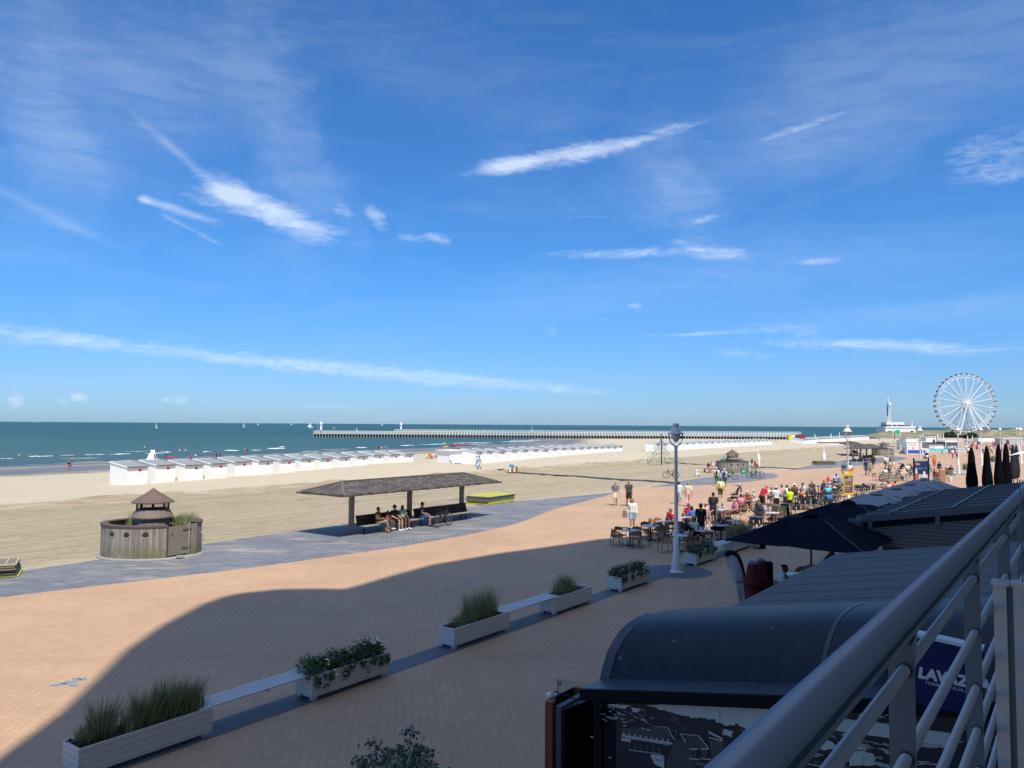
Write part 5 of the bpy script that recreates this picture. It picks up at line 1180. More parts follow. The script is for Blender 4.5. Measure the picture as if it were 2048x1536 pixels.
# ================================================================ LIFEGUARD BUILDING
DL = 452; WST = mat('white_stucco', (.80, .80, .78), .7); WIN = mat('dark_window', (.05, .055, .06), .3)
lgb = thing('lifeguard_station', 'white two storey lifeguard station with lattice mast on the dune', 'building', (at2(1806, 865, DL).x, DL, 0))
def lp(px, py): p = at2(px, py, DL); return (p.x-lgb.location.x, p.z)
def lrect(x0, y0, x1, y1, ya, yb, nm, mt, par=None):
    a = lp(x0, y1); b = lp(x1, y0); mb = MB(); mb.box2((a[0], ya, a[1]), (b[0], yb, b[1])); return mb.build(nm, mt, par or lgb)
lrect(1771, 855, 1831, 874, 0, 9, 'lower_storey', WST); lrect(1773, 844.5, 1808, 849.5, 0, 7, 'upper_parapet', WST); lrect(1771.5, 852.6, 1831, 855.4, -.3, 9.3, 'terrace_edge', WST)
lrect(1773, 849.5, 1807, 853, .4, 6.8, 'window_band', WIN)
for x in (1783.8, 1794): lrect(x, 849.4, x+1.6, 853, .2, .5, 'window_pier', WST)
for x in (1777, 1791, 1821): lrect(x, 861.8, x+6, 864.2, -.08, .05, 'window', WIN)
lrect(1809, 850.2, 1821, 853, 1, 5, 'roof_gear', mat('gear_dark', (.12, .12, .12), .7))
for k, (dx, dy) in enumerate(((-1, -1), (1, -1), (-1, 1), (1, 1))):
    a = lp(1781.5+dx*2.6, 845); b = lp(1782.3+dx*1.7, 806); mb = MB(); mb.bar((a[0], 2.5+dy*.8, a[1]), (b[0], 2.5+dy*.6, b[1]), .26); mb.build('mast_leg', WST, lgb)
mb = MB()
for k in range(9):
    y0 = 845-k*4.2; s0 = lerp(2.6, 1.7, k/9); a = lp(1781.5-s0, y0); b = lp(1781.8+s0, y0-4.2); c_ = lp(1781.5+s0, y0); mb.bar((a[0], 1.7, a[1]), (b[0], 1.7, b[1]), .16); mb.bar((a[0], 1.7, a[1]), (c_[0], 1.7, c_[1]), .14)
mb.build('mast_bracing', WGREY, lgb)
lrect(1778.4, 811, 1779.4, 831, 2, 2.8, 'equipment', mat('gear_dark', (.12, .12, .12), .7)); lrect(1780, 805, 1785.4, 809.5, 1.6, 3.3, 'mast_platform', WST)
a = lp(1780.6, 792); b = lp(1781, 806); mb = MB(); mb.bar((a[0], 2.5, a[1]), (b[0], 2.5, b[1]), .25); a = lp(1778.5, 799.5); mb.ball((a[0], 2.5, a[1]), .35, 8, 6); mb.build('antenna', WST, lgb)
a = lp(1827.5, 842); b = lp(1827.5, 853); mb = MB(); mb.bar((a[0], 2, a[1]), (b[0], 2, b[1]), .35); mb.build('chimney', WST, lgb)
# ================================================================ BUSHES below the wheel
BUSH = [mat('bush_dark', (.022, .040, .016), .8, var=.5, vs=.5), mat('bush_mid', (.045, .070, .025), .8, var=.4, vs=.5)]
def bush(x0, x1, yt, yb, D, lab, seed):
    a = at2(x0, yb, D); b = at2(x1, yt, D); t = thing('bush', lab, 'bush', ((a.x+b.x)/2, D, a.z)); rnd = random.Random(seed)
    w = b.x-a.x; h = b.z-a.z; mb = MB()
    for k in range(9):
        cx = rnd.uniform(-.38, .38)*w; hh = h*(1-(cx/w*1.9)**2)*rnd.uniform(.75, 1.05); leafblob(mb, rnd, 330, (cx, rnd.uniform(-2, 2), hh*.5), (w*.17, 2.6, hh*.55), .42, (0, 0, 1))
    mb.build('crown', BUSH, t); mb = MB()
    for k in range(5): mb.bar((rnd.uniform(-.2, .2)*w, 0, -.6), (rnd.uniform(-.3, .3)*w, 0, h*.6), .16)
    mb.build('trunk', mat('bark', (.05, .04, .03), .9), t)
bush(1888, 1916, 862, 877, 400, 'dark green rounded bush left below the ferris wheel', 1)
bush(1914, 1932, 868, 877, 405, 'low dark bush in the middle below the ferris wheel', 2)
bush(1930, 1957, 865.5, 878, 410, 'dark green wide bush right below the ferris wheel', 3)
# ================================================================ FAR CABINS, STANDS, FENCES
CREAM = mat('cream_panel', (.72, .68, .55), .6); LGREY = mat('light_grey_panel', (.45, .46, .47), .6, var=.2, vs=.6); CYAN = mat('cyan_banner', (.25, .60, .68), .6, var=.35, vs=1.2); SAILB = mat('blue_wave', (.02, .09, .42), .6, var=.4, vs=.9)
box_thing('advert_trailer', 'white advertising trailer with a blue wave and orange star on its side', 'trailer', 1814, 884.5, 1857, 908, 2.4,
  [('body', (0,0,1,1), 0, 1, WST), ('blue_wave', (.04,.05,.60,.33), -.03, .01, SAILB), ('blue_wave', (.62,.05,.70,.40), -.03, .01, SAILB), ('blue_wave', (.75,.06,.85,.33), -.03, .01, SAILB), ('side_picture', (.04,.34,.70,.95), -.02, .01, mat('pale_peach', (.78, .70, .62), .6, var=.1, vs=1)), ('side_picture', (.74,.34,.97,.95), -.02, .01, mat('pale_peach', (.78, .70, .62), .6)), ('orange_star', (.24,.42,.31,.56), -.04, .01, mat('orange_print', (.75, .22, .08), .6)), ('dark_figure', (.78,.50,.80,.72), -.04, .01, BLK), ('title_line', (.08,.76,.42,.81), -.04, .01, mat('title_grey', (.35, .33, .42), .6)), ('roof_edge', (-.01,1,1.01,1.04), -.08, 1, WST)])
box_thing('cabin', 'cream cabin with a black doorway left of the advertising trailer', 'cabin', 1801, 881, 1813, 899, 2, [('body', (0,0,1,1), 0, 1, CREAM), ('door', (.75,.0,.9,.85), -.03, .01, BLK), ('roof', (-.04,1,1.04,1.05), -.1, 1, WST)])
box_thing('cabin', 'white flat cabin rising behind the advertising trailer', 'cabin', 1812, 876.5, 1834, 890, 3, [('body', (0,0,1,1), 0, 1, WST), ('roof', (-.02,1,1.02,1.06), -.1, 1, LGREY)], D=175)
box_thing('cabin', 'white cabin with three dark vents in front of the dune', 'cabin', 1852, 873.5, 1872, 886, 3, [('body', (0,0,1,1), 0, 1, WST), ('vent', (.08,.84,.26,.93), -.04, .01, BLK), ('vent', (.38,.84,.56,.93), -.04, .01, BLK), ('vent', (.66,.84,.86,.93), -.04, .01, BLK), ('open_door', (.66,.05,.9,.55), -.04, .01, RCON)], D=215)
box_thing('stand', 'dark and white stall behind the cyan picture fence', 'stall', 1858, 885.5, 1889, 897, 2.5, [('body', (0,0,.36,.9), 0, 1, LGREY), ('white_counter', (.36,0,.95,.75), .1, 1, WST), ('roof', (0,.9,1,1.02), -.2, 1, BLK), ('white_board', (.03,.12,.28,.3), -.03, .01, WST)], D=150)
box_thing('picture_fence', 'low cyan picture fence with dark shapes in front of the white stall', 'fence', 1858, 896.5, 1895, 904, .12, [('panel', (0,0,1,.92), 0, 1, CYAN), ('top_rail', (0,.92,1,1.0), -.02, 1, BLK)]+[('picture', (x,.35,x+.04,.7), -.02, .01, mat('picture_teal', (.04, .22, .26), .6)) for x in (.08, .2, .33, .48, .62, .78)])
box_thing('fence', 'grey mesh fence right of the cyan picture fence', 'fence', 1896, 896, 1932, 904, .1, [('panel', (0,.1,1,.9), 0, 1, LGREY), ('rail', (0,.9,1,1), -.02, 1, WST), ('base_rail', (0,0,1,.1), -.02, 1, WST)])
box_thing('arch_tent', 'wide white arched canopy over dark stalls beyond the cyan fence', 'tent', 1891, 881.5, 1917, 893, 4, [('canopy', (0,.72,1,1), 0, 1, WST), ('dark_stall', (.05,0,.95,.72), .2, 1, mat('stall_dark', (.13, .12, .12), .7, var=.5, vs=.7)), ('side_post', (0,0,.04,.72), 0, .05, WST), ('side_post', (.96,0,1,.72), 0, .05, WST)], D=190)
box_thing('long_cabin', 'long low white cabin with dark vents below the foot of the ferris wheel', 'cabin', 1957, 874.5, 1989, 884, 3, [('body', (0,0,1,.85), 0, 1, WST), ('vent_row', (.35,.85,1,1.0), .05, 1, mat('gear_dark', (.12, .12, .12), .7))], D=240)
box_thing('long_cabin', 'low grey cabin at far right behind the distant lamps', 'cabin', 2004, 876, 2046, 890, 3, [('body', (0,0,1,.9), 0, 1, LGREY), ('roof', (0,.9,1,1), -.1, 1, WST), ('red_panel', (.2,.1,.34,.7), -.05, .01, RCON)], D=200)
box_thing('sand_wall', 'pale low wall along the dune behind the far stalls', 'wall', 1760, 876.5, 1812, 881, .6, [('wall', (0,0,1,1), 0, 1, mat('pale_wall', (.55, .52, .45), .8))], D=260)
box_thing('sand_wall', 'pale stone wall under the bushes below the ferris wheel', 'wall', 1874, 876, 1925, 883, .6, [('wall', (0,0,1,1), 0, 1, mat('pale_wall', (.55, .52, .45), .8))], D=255)
box_thing('brown_fence', 'long brown windbreak fence at the foot of the far hut row', 'fence', 1604, 884, 1688, 888, .2, [('panel', (0,0,1,1), 0, 1, mat('brown_fence', (.19, .13, .10), .8, var=.4, vs=1)), ('post', (0,0,.005,1.3), -.05, .2, PILE)])
box_thing('volley_net', 'white topped beach net with pale lower screen on the sand', 'net', 1652, 888, 1680, 896.5, .05, [('top_tape', (0,.85,1,1), 0, .04, WST), ('low_screen', (0,0,1,.45), 0, .04, LGREY), ('net_post', (0,0,.015,1), -.05, .04, WST), ('net_post', (.985,0,1,1), -.05, .04, WST)])
box_thing('play_frame', 'blue and white play structure on the sand behind the huts', 'play structure', 1768, 886, 1800, 893.5, 2, [('blue_slide', (.05,.35,.35,.8), 0, 1, mat('play_blue', (.05, .15, .35), .6)), ('white_rail', (0,.30,1,.38), -.1, .04, WST), ('red_base', (.4,.1,.7,.3), 0, 1, RCON), ('post', (.0,0,.02,1), 0, .04, WST), ('post', (.5,0,.52,1.2), 0, .04, WST), ('post', (.97,0,1,1), 0, .04, WST)])
for px, y0, y1, lab in ((1786.8, 862, 893, 'tall flagpole with a drooping dark red flag by the trailer'), (1801, 860, 891, 'tall flagpole with a green flag waving left of the trailer')):
    D = P(px, y1).y; h = at2(px, y0, D).z; t = thing('flagpole', lab, 'flagpole', (at2(px, y1, D).x, D, 0)); mb = MB(); mb.tube([(0, 0, 0), (0, 0, h)], .06, 8); mb.build('pole', WST, t)
    mb = MB()
    if px < 1790: mb.add([(.05, 0, h-.2), (.5, .1, h-.5), (.55, .0, h-2.6), (.1, .05, h-2.2)], [(0,1,2,3)])
    else: mb.add([(.05, 0, h-.1), (-.9, .1, h+.1), (-2.3, .3, h-.7), (-1.6, 0, h-1.3), (-.05, 0, h-.9)], [(0,1,2,3,4)])
    mb.build('flag', mat('flag_red', (.30, .05, .08), .7) if px < 1790 else mat('flag_green', (.0, .40, .16), .7), t)
for (x0, y0, x1, y1, lab) in ((1628.5, 867.5, 1637.5, 891, 'slanted white training mast leaning left on the sand'), (1662.5, 867.5, 1660.5, 889, 'thin white mast standing on the sand left of the second lamp'), (1678.8, 866, 1678, 886, 'white mast with round head just left of the second lamp')):
    D = P(x1, y1).y; a = at2(x0, y0, D); b = at2(x1, y1, D); mb = MB(); mb.tube([b, a], .09, 8)
    if x0 > 1670: mb.ball(a, .18, 8, 6)
    tag(mb.build('mast', WST), lab, 'mast')
mb = MB()
for px in (1846.5, 1876, 1887.5, 1935.5, 1945): 
    D = P(px, 891).y; a = at2(px, 891, D); h = at2(px, 869 if px < 1900 else 872, D).z; mb = MB(); mb.tube([(a.x, D, 0), (a.x, D, h)], .09, 8); mb.ball((a.x, D, h), .14, 8, 5)
    tag(mb.build('white_post', WST), 'slim white post %s' % {1846.5: 'rising behind the advertising trailer', 1876: 'with thin tip behind the dark and white stall', 1887.5: 'at the right end of the white stall', 1935.5: 'left of two beside the crowd below the bushes', 1945: 'right of two beside the crowd below the bushes'}[px], 'post')
mb = MB(); a = P(1884.3, 908.5); mb.tube([(a.x, a.y, 0), (a.x, a.y, 1.0)], .09, 8); tag(mb.build('bollard', mat('bollard_brown', (.12, .08, .06), .7)), 'short brown bollard in front of the cyan picture fence', 'bollard')
# raised paving steps far right
mb = MB(); mb.prism([tuple(P(x, y, .0).xy) for x, y in ((2026, 905), (2110, 903), (2110, 893), (2018, 895))], 0, .45); struct('paved_step', mb, mat('step_tan', (.36, .24, .17), .8))
# climbing net
t = thing('climbing_net', 'green rope climbing pyramid with tall dark mast on the sand', 'climbing net', P(1323, 930)); GP = mat('green_mast', (.02, .07, .065), .5); ROPE = mat('green_rope', (.05, .20, .14), .7); DROPE = mat('dark_rope', (.05, .06, .05), .7)
s = P(1323, 930).y/F; H = 62*s
mb = MB(); mb.tube([(0, 0, 0), (0, 0, H)], .09, 10); mb.build('mast', GP, t)
mb = MB(); feet = [(-3.6, .8), (-1.8, -1.6), (2.1, -1.8), (3.6, 1.0), (.3, 3.0), (-2.6, 2.4)]
for x, y in ((-3.55, -.2), (3.4, -.2), (1.2, 3.5), (-1.2, 3.4)): mb.tube([(x*1.05, y, .02), (0, 0, H*.80)], .016, 5)
mb.build('guy_rope', DROPE, t); mb = MB(); lv = [(.22, 1.75), (.36, 1.25), (.50, .85), (.64, .5)]; rng = []
for z, r in [(.06, 2.3)]+lv: rng.append([Vector((r*(1+.2*math.sin(k*1.9+z*9))*math.cos(k*.5236), r*math.sin(k*.5236), z*H+.16*math.sin(k*2.1+z*7))) for k in range(12)])
for i, ring_ in enumerate(rng):
    for k in range(12):
        mb.tube([ring_[k], ring_[(k+1) % 12]], .013, 4, cap=False)
        if i+1 < len(rng): mb.tube([ring_[k], rng[i+1][k]], .013, 4, cap=False); mb.tube([ring_[k], rng[i+1][(k+1) % 12]], .010, 4, cap=False)
        elif k % 2 == 0: mb.tube([ring_[k], (0, 0, H*.97)], .013, 4, cap=False)
mb.build('rope_net', ROPE, t)
# waste bins on the sand
WOODB = mat('bin_wood', (.26, .15, .05), .7); BLU = mat('bin_blue', (.05, .22, .48), .5)
for px, top, lab in ((1022.5, BLU, 'wooden waste bin with blue lid on the sand beside its grey lidded twin'), (1031, mat('bin_grey', (.45, .48, .5), .5), 'wooden waste bin with pale grey lid on the sand, right of the blue one')):
    p = P(px, 945.5); t = thing('waste_bin', lab, 'waste bin', p, R(0)); mb = MB(); mb.box((0, 0, .38), (.52, .52, .72)); mb.build('casing', WOODB, t)
    mb = MB(); mb.box((-.13, -.275, .40), (.20, .02, .60)); mb.build('white_panel', WHT, t)
    mb = MB(); mb.lathe([(.27, 0), (.27, .12), (.20, .24), (.01, .29)], (0, 0, .74), 16); mb.build('lid', top, t)
p = P(1394, 953); t = thing('waste_bin', 'white rounded waste bin at the edge of the sand left of the first aid hut', 'waste bin', p); mb = MB(); mb.lathe([(.24, 0), (.27, .08), (.27, .62), (.22, .75), (.01, .80)], (0, 0, 0), 18); mb.build('drum', POLE, t); mb = MB(); mb.box((0.08, -.27, .55), (.16, .03, .12)); mb.box((0.12, -.25, .1), (.16, .08, .16)); mb.build('slot', BLK, t); mb = MB(); mb.lathe([(.275, .6), (.23, .76), (.02, .815)], (0, 0, 0), 18); mb.build('lid', mat('mint_lid', (.35, .55, .48), .5), t)
# white feather banner on the sand
p = P(1519, 937); t = thing('feather_banner', 'narrow white feather banner standing on the sand behind the first aid hut', 'banner', p); s = p.y/F; mb = MB(); mb.tube([(-.1, 0, 0), (-.25, 0, 38*s)], .03, 6); mb.build('pole', WST, t)
mb = MB(); pts = [(-.12, .3), (.12, .35), (.02, .9), (.16, 1.3), (.10, 1.7), (-.05, 2.1), (-.23, 2.15)]
mb.add([(x, .0, z) for x, z in pts]+[(x, .02, z) for x, z in pts], [tuple(range(7)), tuple(reversed(range(7, 14)))]); mb.build('cloth', WST, t)
# birds
for px, py, s, lab in ((888, 692, .9, 'dark seagull gliding low over the sea'), (1617, 682.5, .9, 'dark bird flying at right, upper of two'), (1642, 694, .7, 'small dark bird flying at right, lower of two'), (1305, 236, .8, 'pale bird high in the sky above the long bright cloud'), (1877, 419, .7, 'tiny bird high at right'), (1857, 490, .6, 'tiny bird at right below another'), (510, 279, .6, 'tiny white speck of a bird high at left')):
    c = at2(px, py, 130); mb = MB(); k = s*.55
    mb.add([(-k, 0, .18*k), (-k*.4, .05, .35*k), (0, -.08, .05), (0, .12, .05), (k*.4, .05, .35*k), (k, 0, .12*k), (-k*.35, -.1*k, .28*k), (k*.35, -.1*k, .28*k)], [(0,6,1),(6,2,3,1),(2,7,4,3),(7,5,4)]); mb.tube([(0, -.22*s, 0), (0, 0, .03), (0, .3*s, 0)], [.02, .07*s, .01], 6)
    tag(mb.build('bird', mat('bird_dark', (.09, .09, .10), .8), None, c), lab, 'bird')
# ================================================================ PARASOLS
NAVYC = mat('navy_canvas', (.004, .009, .022), .9, var=.35, vs=1.5, spec=.08); GREYC = mat('grey_canvas', (.30, .325, .36), .8, var=.06, vs=1.2); BLKC = mat('black_canvas', (.005, .005, .008), .9, var=.3, vs=2, spec=.08); BROWNP = mat('parasol_pole', (.11, .05, .03), .6); SEAM = mat('navy_seam', (.03, .05, .075), .7)
def parasol(label, u, v, half, ztop, zlow, cm, seam, grp, rot=0, stretch=1.0):
    t = thing('parasol', label, 'parasol', W(u, v), ANG+rot, grp)
    mb = MB(); mb.smooth = True; n = 8; rings = [(0.06, ztop-.16), (.3, ztop-.20), (.65, lerp(ztop-.16, zlow, .58)), (1.0, zlow)]
    vs = []
    for r, z in rings:
        for k in range(32):
            a = 2*math.pi*k/32; c_, s_ = math.cos(a), math.sin(a); q = 1/max(abs(c_), abs(s_)); sag = .07*r*abs(math.sin(4*a))**1.5*0
            vs.append((c_*q*r*half*stretch, s_*q*r*half, z-(.0 if k % 4 == 0 else .05*r)*(1 if r < 1 else .6)))
    mb.add(vs, [(i*32+k, i*32+(k+1) % 32, (i+1)*32+(k+1) % 32, (i+1)*32+k) for i in range(len(rings)-1) for k in range(32)]); mb.build('canopy', cm, t)
    mb = MB(); mb.lathe([(.02, ztop-.02), (.10, ztop-.03), (.22, ztop-.085), (.26, ztop-.135), (.25, ztop-.14)], n=24); mb.build('top_vent', cm, t)
    mb = MB()
    for k in range(0, 32, 4):
        a = 2*math.pi*k/32; q = 1/max(abs(math.cos(a)), abs(math.sin(a))); mb.bar((.06*math.cos(a), .06*math.sin(a), ztop-.24), (math.cos(a)*q*half*stretch*.97, math.sin(a)*q*half*.97, zlow-.03), .022, .03)
    mb.build('ribs', seam, t)
    mb = MB()
    for k in range(4, 32, 8):
        a = 2*math.pi*k/32; q = 1/max(abs(math.cos(a)), abs(math.sin(a)))
        d0_ = .3; mb.bar((math.cos(a)*q*half*d0_, math.sin(a)*q*half*d0_, ztop-.193), (math.cos(a)*q*half*.65, math.sin(a)*q*half*.65, rings[2][1]+.006), .05, .008); mb.bar((math.cos(a)*q*half*.65, math.sin(a)*q*half*.65, rings[2][1]+.006), (math.cos(a)*q*half, math.sin(a)*q*half, zlow+.005), .05, .008)
    mb.build('seam', seam, t)
    mb = MB(); mb.tube([(0, 0, .05), (0, 0, ztop-.05)], .032, 10); mb.build('pole', BROWNP, t)
    mb = MB(); mb.box((0, 0, .05), (.7, .7, .09)); mb.build('base', BLK, t)
    return t
pa = parasol('big open navy parasol nearest the camera with its left tip over the white planter', 24.35, 6.8, 1.98, 3.12, 2.30, NAVYC, SEAM, 'open parasols over the terrace')
parasol('open navy parasol just behind the nearest navy one, touching the slatted pavilion', 29.2, 6.85, 1.95, 3.13, 2.45, NAVYC, SEAM, 'open parasols over the terrace')
pg = parasol('open grey parasol, nearest of the four grey ones', 33.4, 6.8, 1.85, 3.16, 2.45, GREYC, GREYC, 'open parasols over the terrace')
for u, l in ((36.9, 'open grey parasol, second nearest of the four grey ones'), (40.1, 'open grey parasol, third nearest of the four grey ones'), (44.2, 'open grey parasol with the highest peak, farthest of the four grey ones')): dup(pg, W(u, 6.7), ANG, l)
def closed(label, px, pt, pb, D, wpx, fabric, pole, grp, red=False):
    c = at2(px, pt, D); s = D/F; h = c.z; zb = at2(px, pb, D).z; w = wpx*s/2
    t = thing('closed_parasol', label, 'parasol', (c.x, D, 0), 0, grp); mb = MB(); mb.smooth = True
    prof = [(.20, h), (.36, h-.12*(h-zb)*.5), (.55, lerp(h, zb, .18)), (.62, lerp(h, zb, .32)), (.80, lerp(h, zb, .5)), (.98, lerp(h, zb, .68)), (1.0, lerp(h, zb, .8)), (.82, lerp(h, zb, .93)), (.62, zb)]
    vs = []; n = 32
    for r, z in prof:
        for k in range(n):
            a = 2*math.pi*k/n; rr = w*r*(1-.13*(k % 2)-.05*math.sin(3*a+z)); vs.append((rr*math.cos(a), rr*math.sin(a), z))
    mb.add(vs, [(i*n+k, i*n+(k+1) % n, (i+1)*n+(k+1) % n, (i+1)*n+k) for i in range(len(prof)-1) for k in range(n)]); mb.add([vs[k] for k in range(n)], [tuple(range(n))], False); mb.build('folded_canopy', fabric, t)
    mb = MB(); mb.lathe([(.01, h+.05), (w*.28, h+.0), (w*.25, h-.04)], n=14); mb.build('cap', fabric, t)
    mb = MB(); mb.tube([(0, 0, 0), (0, 0, h)], .045, 8); mb.build('pole', pole, t)
    mb = MB(); mb.box((0, 0, .05), (.8, .8, .1)); mb.build('base', BLK, t); return t
for px, pt, pb, D, w, l in ((1942.5, 896.5, 985, 50, 21.5, 'closed black parasol, leftmost and nearest of the row at the right'), (1973.2, 893.5, 984, 53, 19.5, 'closed black parasol, second from the left in the row at the right'), (1996.5, 889, 984, 55, 18.5, 'closed black parasol, third from the left, with widening foot'), (2011.5, 888, 982, 57, 19, 'closed black parasol, fourth from the left, touching the third'), (2025.5, 890, 958, 76, 12.5, 'thin closed charcoal parasol, fifth from the left, behind a lamp shaft'), (2032.5, 889.5, 956, 78, 11, 'thin closed charcoal parasol, rightmost of the row')):
    closed(l, px, pt, pb, D, w, BLKC if px < 2020 else mat('charcoal_canvas', (.02, .02, .022), .85, var=.3, vs=2), BLK, 'closed black parasols in a row')
REDC = mat('red_canvas', (.10, .004, .008), .8, var=.3, vs=3)
def red_closed(label, px, pt, z, s_):
    c = P(px, pt, z); t = thing('closed_parasol', label, 'parasol', (c.x, c.y, 0), 0, 'closed red parasols')
    mb = MB(); mb.smooth = True; n = 28
    for prof in ([(.095, z-.02), (.12, z-.14), (.165, z-.36), (.225, z-.48), (.205, z-.50)], [(.14, z-.48), (.165, z-.8), (.20, z-1.4), (.19, z-2.0)]):
        vs = []
        for r, zz in prof:
            for k in range(n): a = 2*math.pi*k/n; rr = r*s_*(1-.15*(k % 2)); vs.append((rr*math.cos(a), rr*math.sin(a), zz))
        mb.add(vs, [(i*n+k, i*n+(k+1) % n, (i+1)*n+(k+1) % n, (i+1)*n+k) for i in range(len(prof)-1) for k in range(n)])
    mb.build('folded_canopy', REDC, t); mb = MB(); mb.lathe([(.01, z+.04), (.07*s_, z+.025), (.115*s_, z-.02), (.11*s_, z-.04)], n=16); mb.build('cap', mat('cap_steel', (.10, .13, .17), .4), t)
    mb = MB(); mb.tube([(0, 0, 0), (0, 0, z)], .03, 8); mb.build('pole', BLK, t); return t
red_closed('closed dark red parasol with flared skirt beside the curved white flag', 1505, 1124, 2.7, 1.0)
red_closed('closed dark red parasol half hidden behind the nearer red one', 1521.5, 1119, 2.7, .85)
t = thing('terrace_heater', 'tall black cabinet standing right of the dark red parasols', 'cabinet', P(1534, 1123.5, 2.5).xy.to_3d()); mb = MB(); mb.box((0, 0, 1.25), (.22, .20, 2.5)); mb.build('body', BLKC, t)
mb = MB()
for z in (1.2, 1.9, 2.3): mb.box((-.09, -.11, z), (.04, .03, .06))
mb.bar((-.09, -.115, .8), (-.09, -.115, 2.45), .012); mb.build('fitting', mat('fitting_grey', (.25, .27, .3), .5), t)
# curved flag
t = thing('beach_flag', 'curved white feather flag with faint emblem and dark letters beside the red parasols', 'flag', (0, 0, 0)); DFl = 20.4
def fp(px, py, dy=0): p = at2(px, py, DFl+dy); return p
mb = MB(); pts = [fp(x, y) for x, y in ((1450, 1111), (1456, 1106.5), (1463, 1105), (1470, 1107), (1477, 1114), (1483, 1127), (1488, 1145), (1490.5, 1165), (1491, 1185), (1491, 1215), (1491, 1240))]; mb.tube(pts, [.05, .065, .07, .065, .05, .04, .032, .03, .028, .028, .028], 8); mb.build('pole', BLK, t)
mb = MB(); L_ = [(1451, 1110), (1453, 1125), (1461, 1148), (1468, 1165), (1474, 1185), (1480, 1206)]; R_ = [(1464, 1107), (1475, 1113), (1484, 1134), (1489, 1158), (1490, 1180), (1488, 1206)]
vs = []
for i in range(6):
    for k in range(5): a = k/4; vs.append(fp(lerp(L_[i][0], R_[i][0], a), lerp(L_[i][1], R_[i][1], a), .05*math.sin(a*5+i)))
mb.smooth = True; mb.add(vs, [(i*5+k, i*5+k+1, (i+1)*5+k+1, (i+1)*5+k) for i in range(5) for k in range(4)]); mb.build('cloth', mat('flag_cloth', (.42, .47, .50), .8, var=.1, vs=4), t)
p = fp(1470.5, 1166); s = DFl/F; text('lettering', 'WA', 8.5*s, plane_m((p.x, DFl-.09, p.z), (1, 0, .12), (-.1, 0, 1)), mat('flag_ink', (.10, .10, .20), .6), t, bold=.004)
mb = MB(); c0 = fp(1474, 1150)
for k in range(10): a, b = R(20+k*14), R(34+k*14); mb.bar((c0.x+.075*math.cos(a), DFl-.09, c0.z+.10*math.sin(a)), (c0.x+.075*math.cos(b), DFl-.09, c0.z+.10*math.sin(b)), .006)
for y in (1180, 1184): q = fp(1477, y); mb.box((q.x, DFl-.09, q.z), (.10, .006, .012))
mb.build('emblem', mat('flag_ink_pale', (.25, .28, .33), .6), t)

# ================================================================ BIKES, PUSHCHAIRS, COTS
RUB = mat('tyre_rubber', (.015, .015, .017), .8); SPK = mat('wheel_spokes', (.35, .36, .37), .4, .6)
def bicycle(label, loc, rz, frame=(.02, .022, .025), scale=1.0, lean=0.0, fat=.030, box=False):
    t = thing('bicycle', label, 'bicycle', loc, rz, None); FR = mat('bike_frame_%.2f_%.2f' % (frame[0], frame[2]), frame, .4); r = .34
    for x in (-.53, .53):
        mb = MB(); mb.tube([(x+r*math.cos(k*.2618), 0, r+fat+r*math.sin(k*.2618)) for k in range(25)], fat, 7, cap=False); w_ = mb.build('wheel', RUB, t)
        mb = MB(); 
        for k in range(14): a = k*2*math.pi/14; mb.bar((x, 0, r+fat), (x+r*math.cos(a), 0, r+fat+r*math.sin(a)), .005)
        mb.tube([(x+(r-.025)*math.cos(k*.2618), 0, r+fat+(r-.025)*math.sin(k*.2618)) for k in range(25)], .010, 5, cap=False); mb.build('spokes', SPK, w_)
    mb = MB(); h = r+fat
    for a, b, w in (((-.53, 0, h), (-.13, 0, .32), .035), ((-.53, 0, h), (-.22, 0, .80), .03), ((-.13, 0, .32), (-.24, 0, .88), .05), ((-.13, 0, .34), (.34, 0, .80), .075), ((-.2, 0, .70), (.33, 0, .86), .05), ((.31, 0, .98), (.53, 0, h), .045)): mb.bar(a, b, w)
    mb.build('frame', FR, t)
    mb = MB(); mb.tube([(.18, -.28, 1.06), (.30, -.12, 1.05), (.32, 0, 1.04), (.30, .12, 1.05), (.18, .28, 1.06)], .015, 6); mb.bar((.32, 0, .96), (.32, 0, 1.05), .03); mb.build('handlebar', FR, t)
    mb = MB(); mb.add([(-.40, -.07, .92), (-.40, .07, .92), (-.10, .02, .91), (-.10, -.02, .91), (-.40, -.07, .96), (-.40, .07, .96), (-.10, .02, .94), (-.10, -.02, .94)], [(4,7,6,5),(0,1,2,3),(0,3,7,4),(1,5,6,2),(0,4,5,1),(3,2,6,7)]); mb.build('saddle', RUB, t)
    mb = MB(); mb.bar((-.13, -.08, .32), (-.05, -.12, .20), .02); mb.bar((-.13, .08, .32), (-.21, .12, .44), .02); mb.lathe([(.01, -.01), (.09, -.01), (.09, .01), (.01, .01)], (0, 0, 0), 12); 
    mb2 = MB(); mb2.bar((-.13, -.06, .32), (-.05, -.10, .20), .02); mb2.bar((-.13, .06, .32), (-.21, .10, .44), .02); mb2.box((-.13, 0, .32), (.16, .03, .12)); mb2.build('crank', RUB, t)
    mb = MB(); mb.bar((-.62, 0, .78), (-.25, 0, .78), .10, .015); mb.bar((-.58, .04, .76), (-.53, .04, h), .012); mb.bar((-.58, -.04, .76), (-.53, -.04, h), .012); mb.build('rack', FR, t)
    if box: mb = MB(); mb.box((-.45, 0, .96), (.34, .30, .28)); mb.build('crate', BLK, t)
    t.rotation_euler.x = lean; t.scale = (scale,)*3; return t
bicycle('black electric bicycle parked on the edge of the sand behind the near lamp shaft', P(1342, 957), R(176), fat=.034)
bicycle('dark bicycle leaning by the bench of the near shelter', P(886, 1053), R(60), (.02, .03, .04), 1.02)
bicycle('black bicycle with dark panniers parked against the plank hut behind the walking man', P(1460, 960), R(8), box=False)
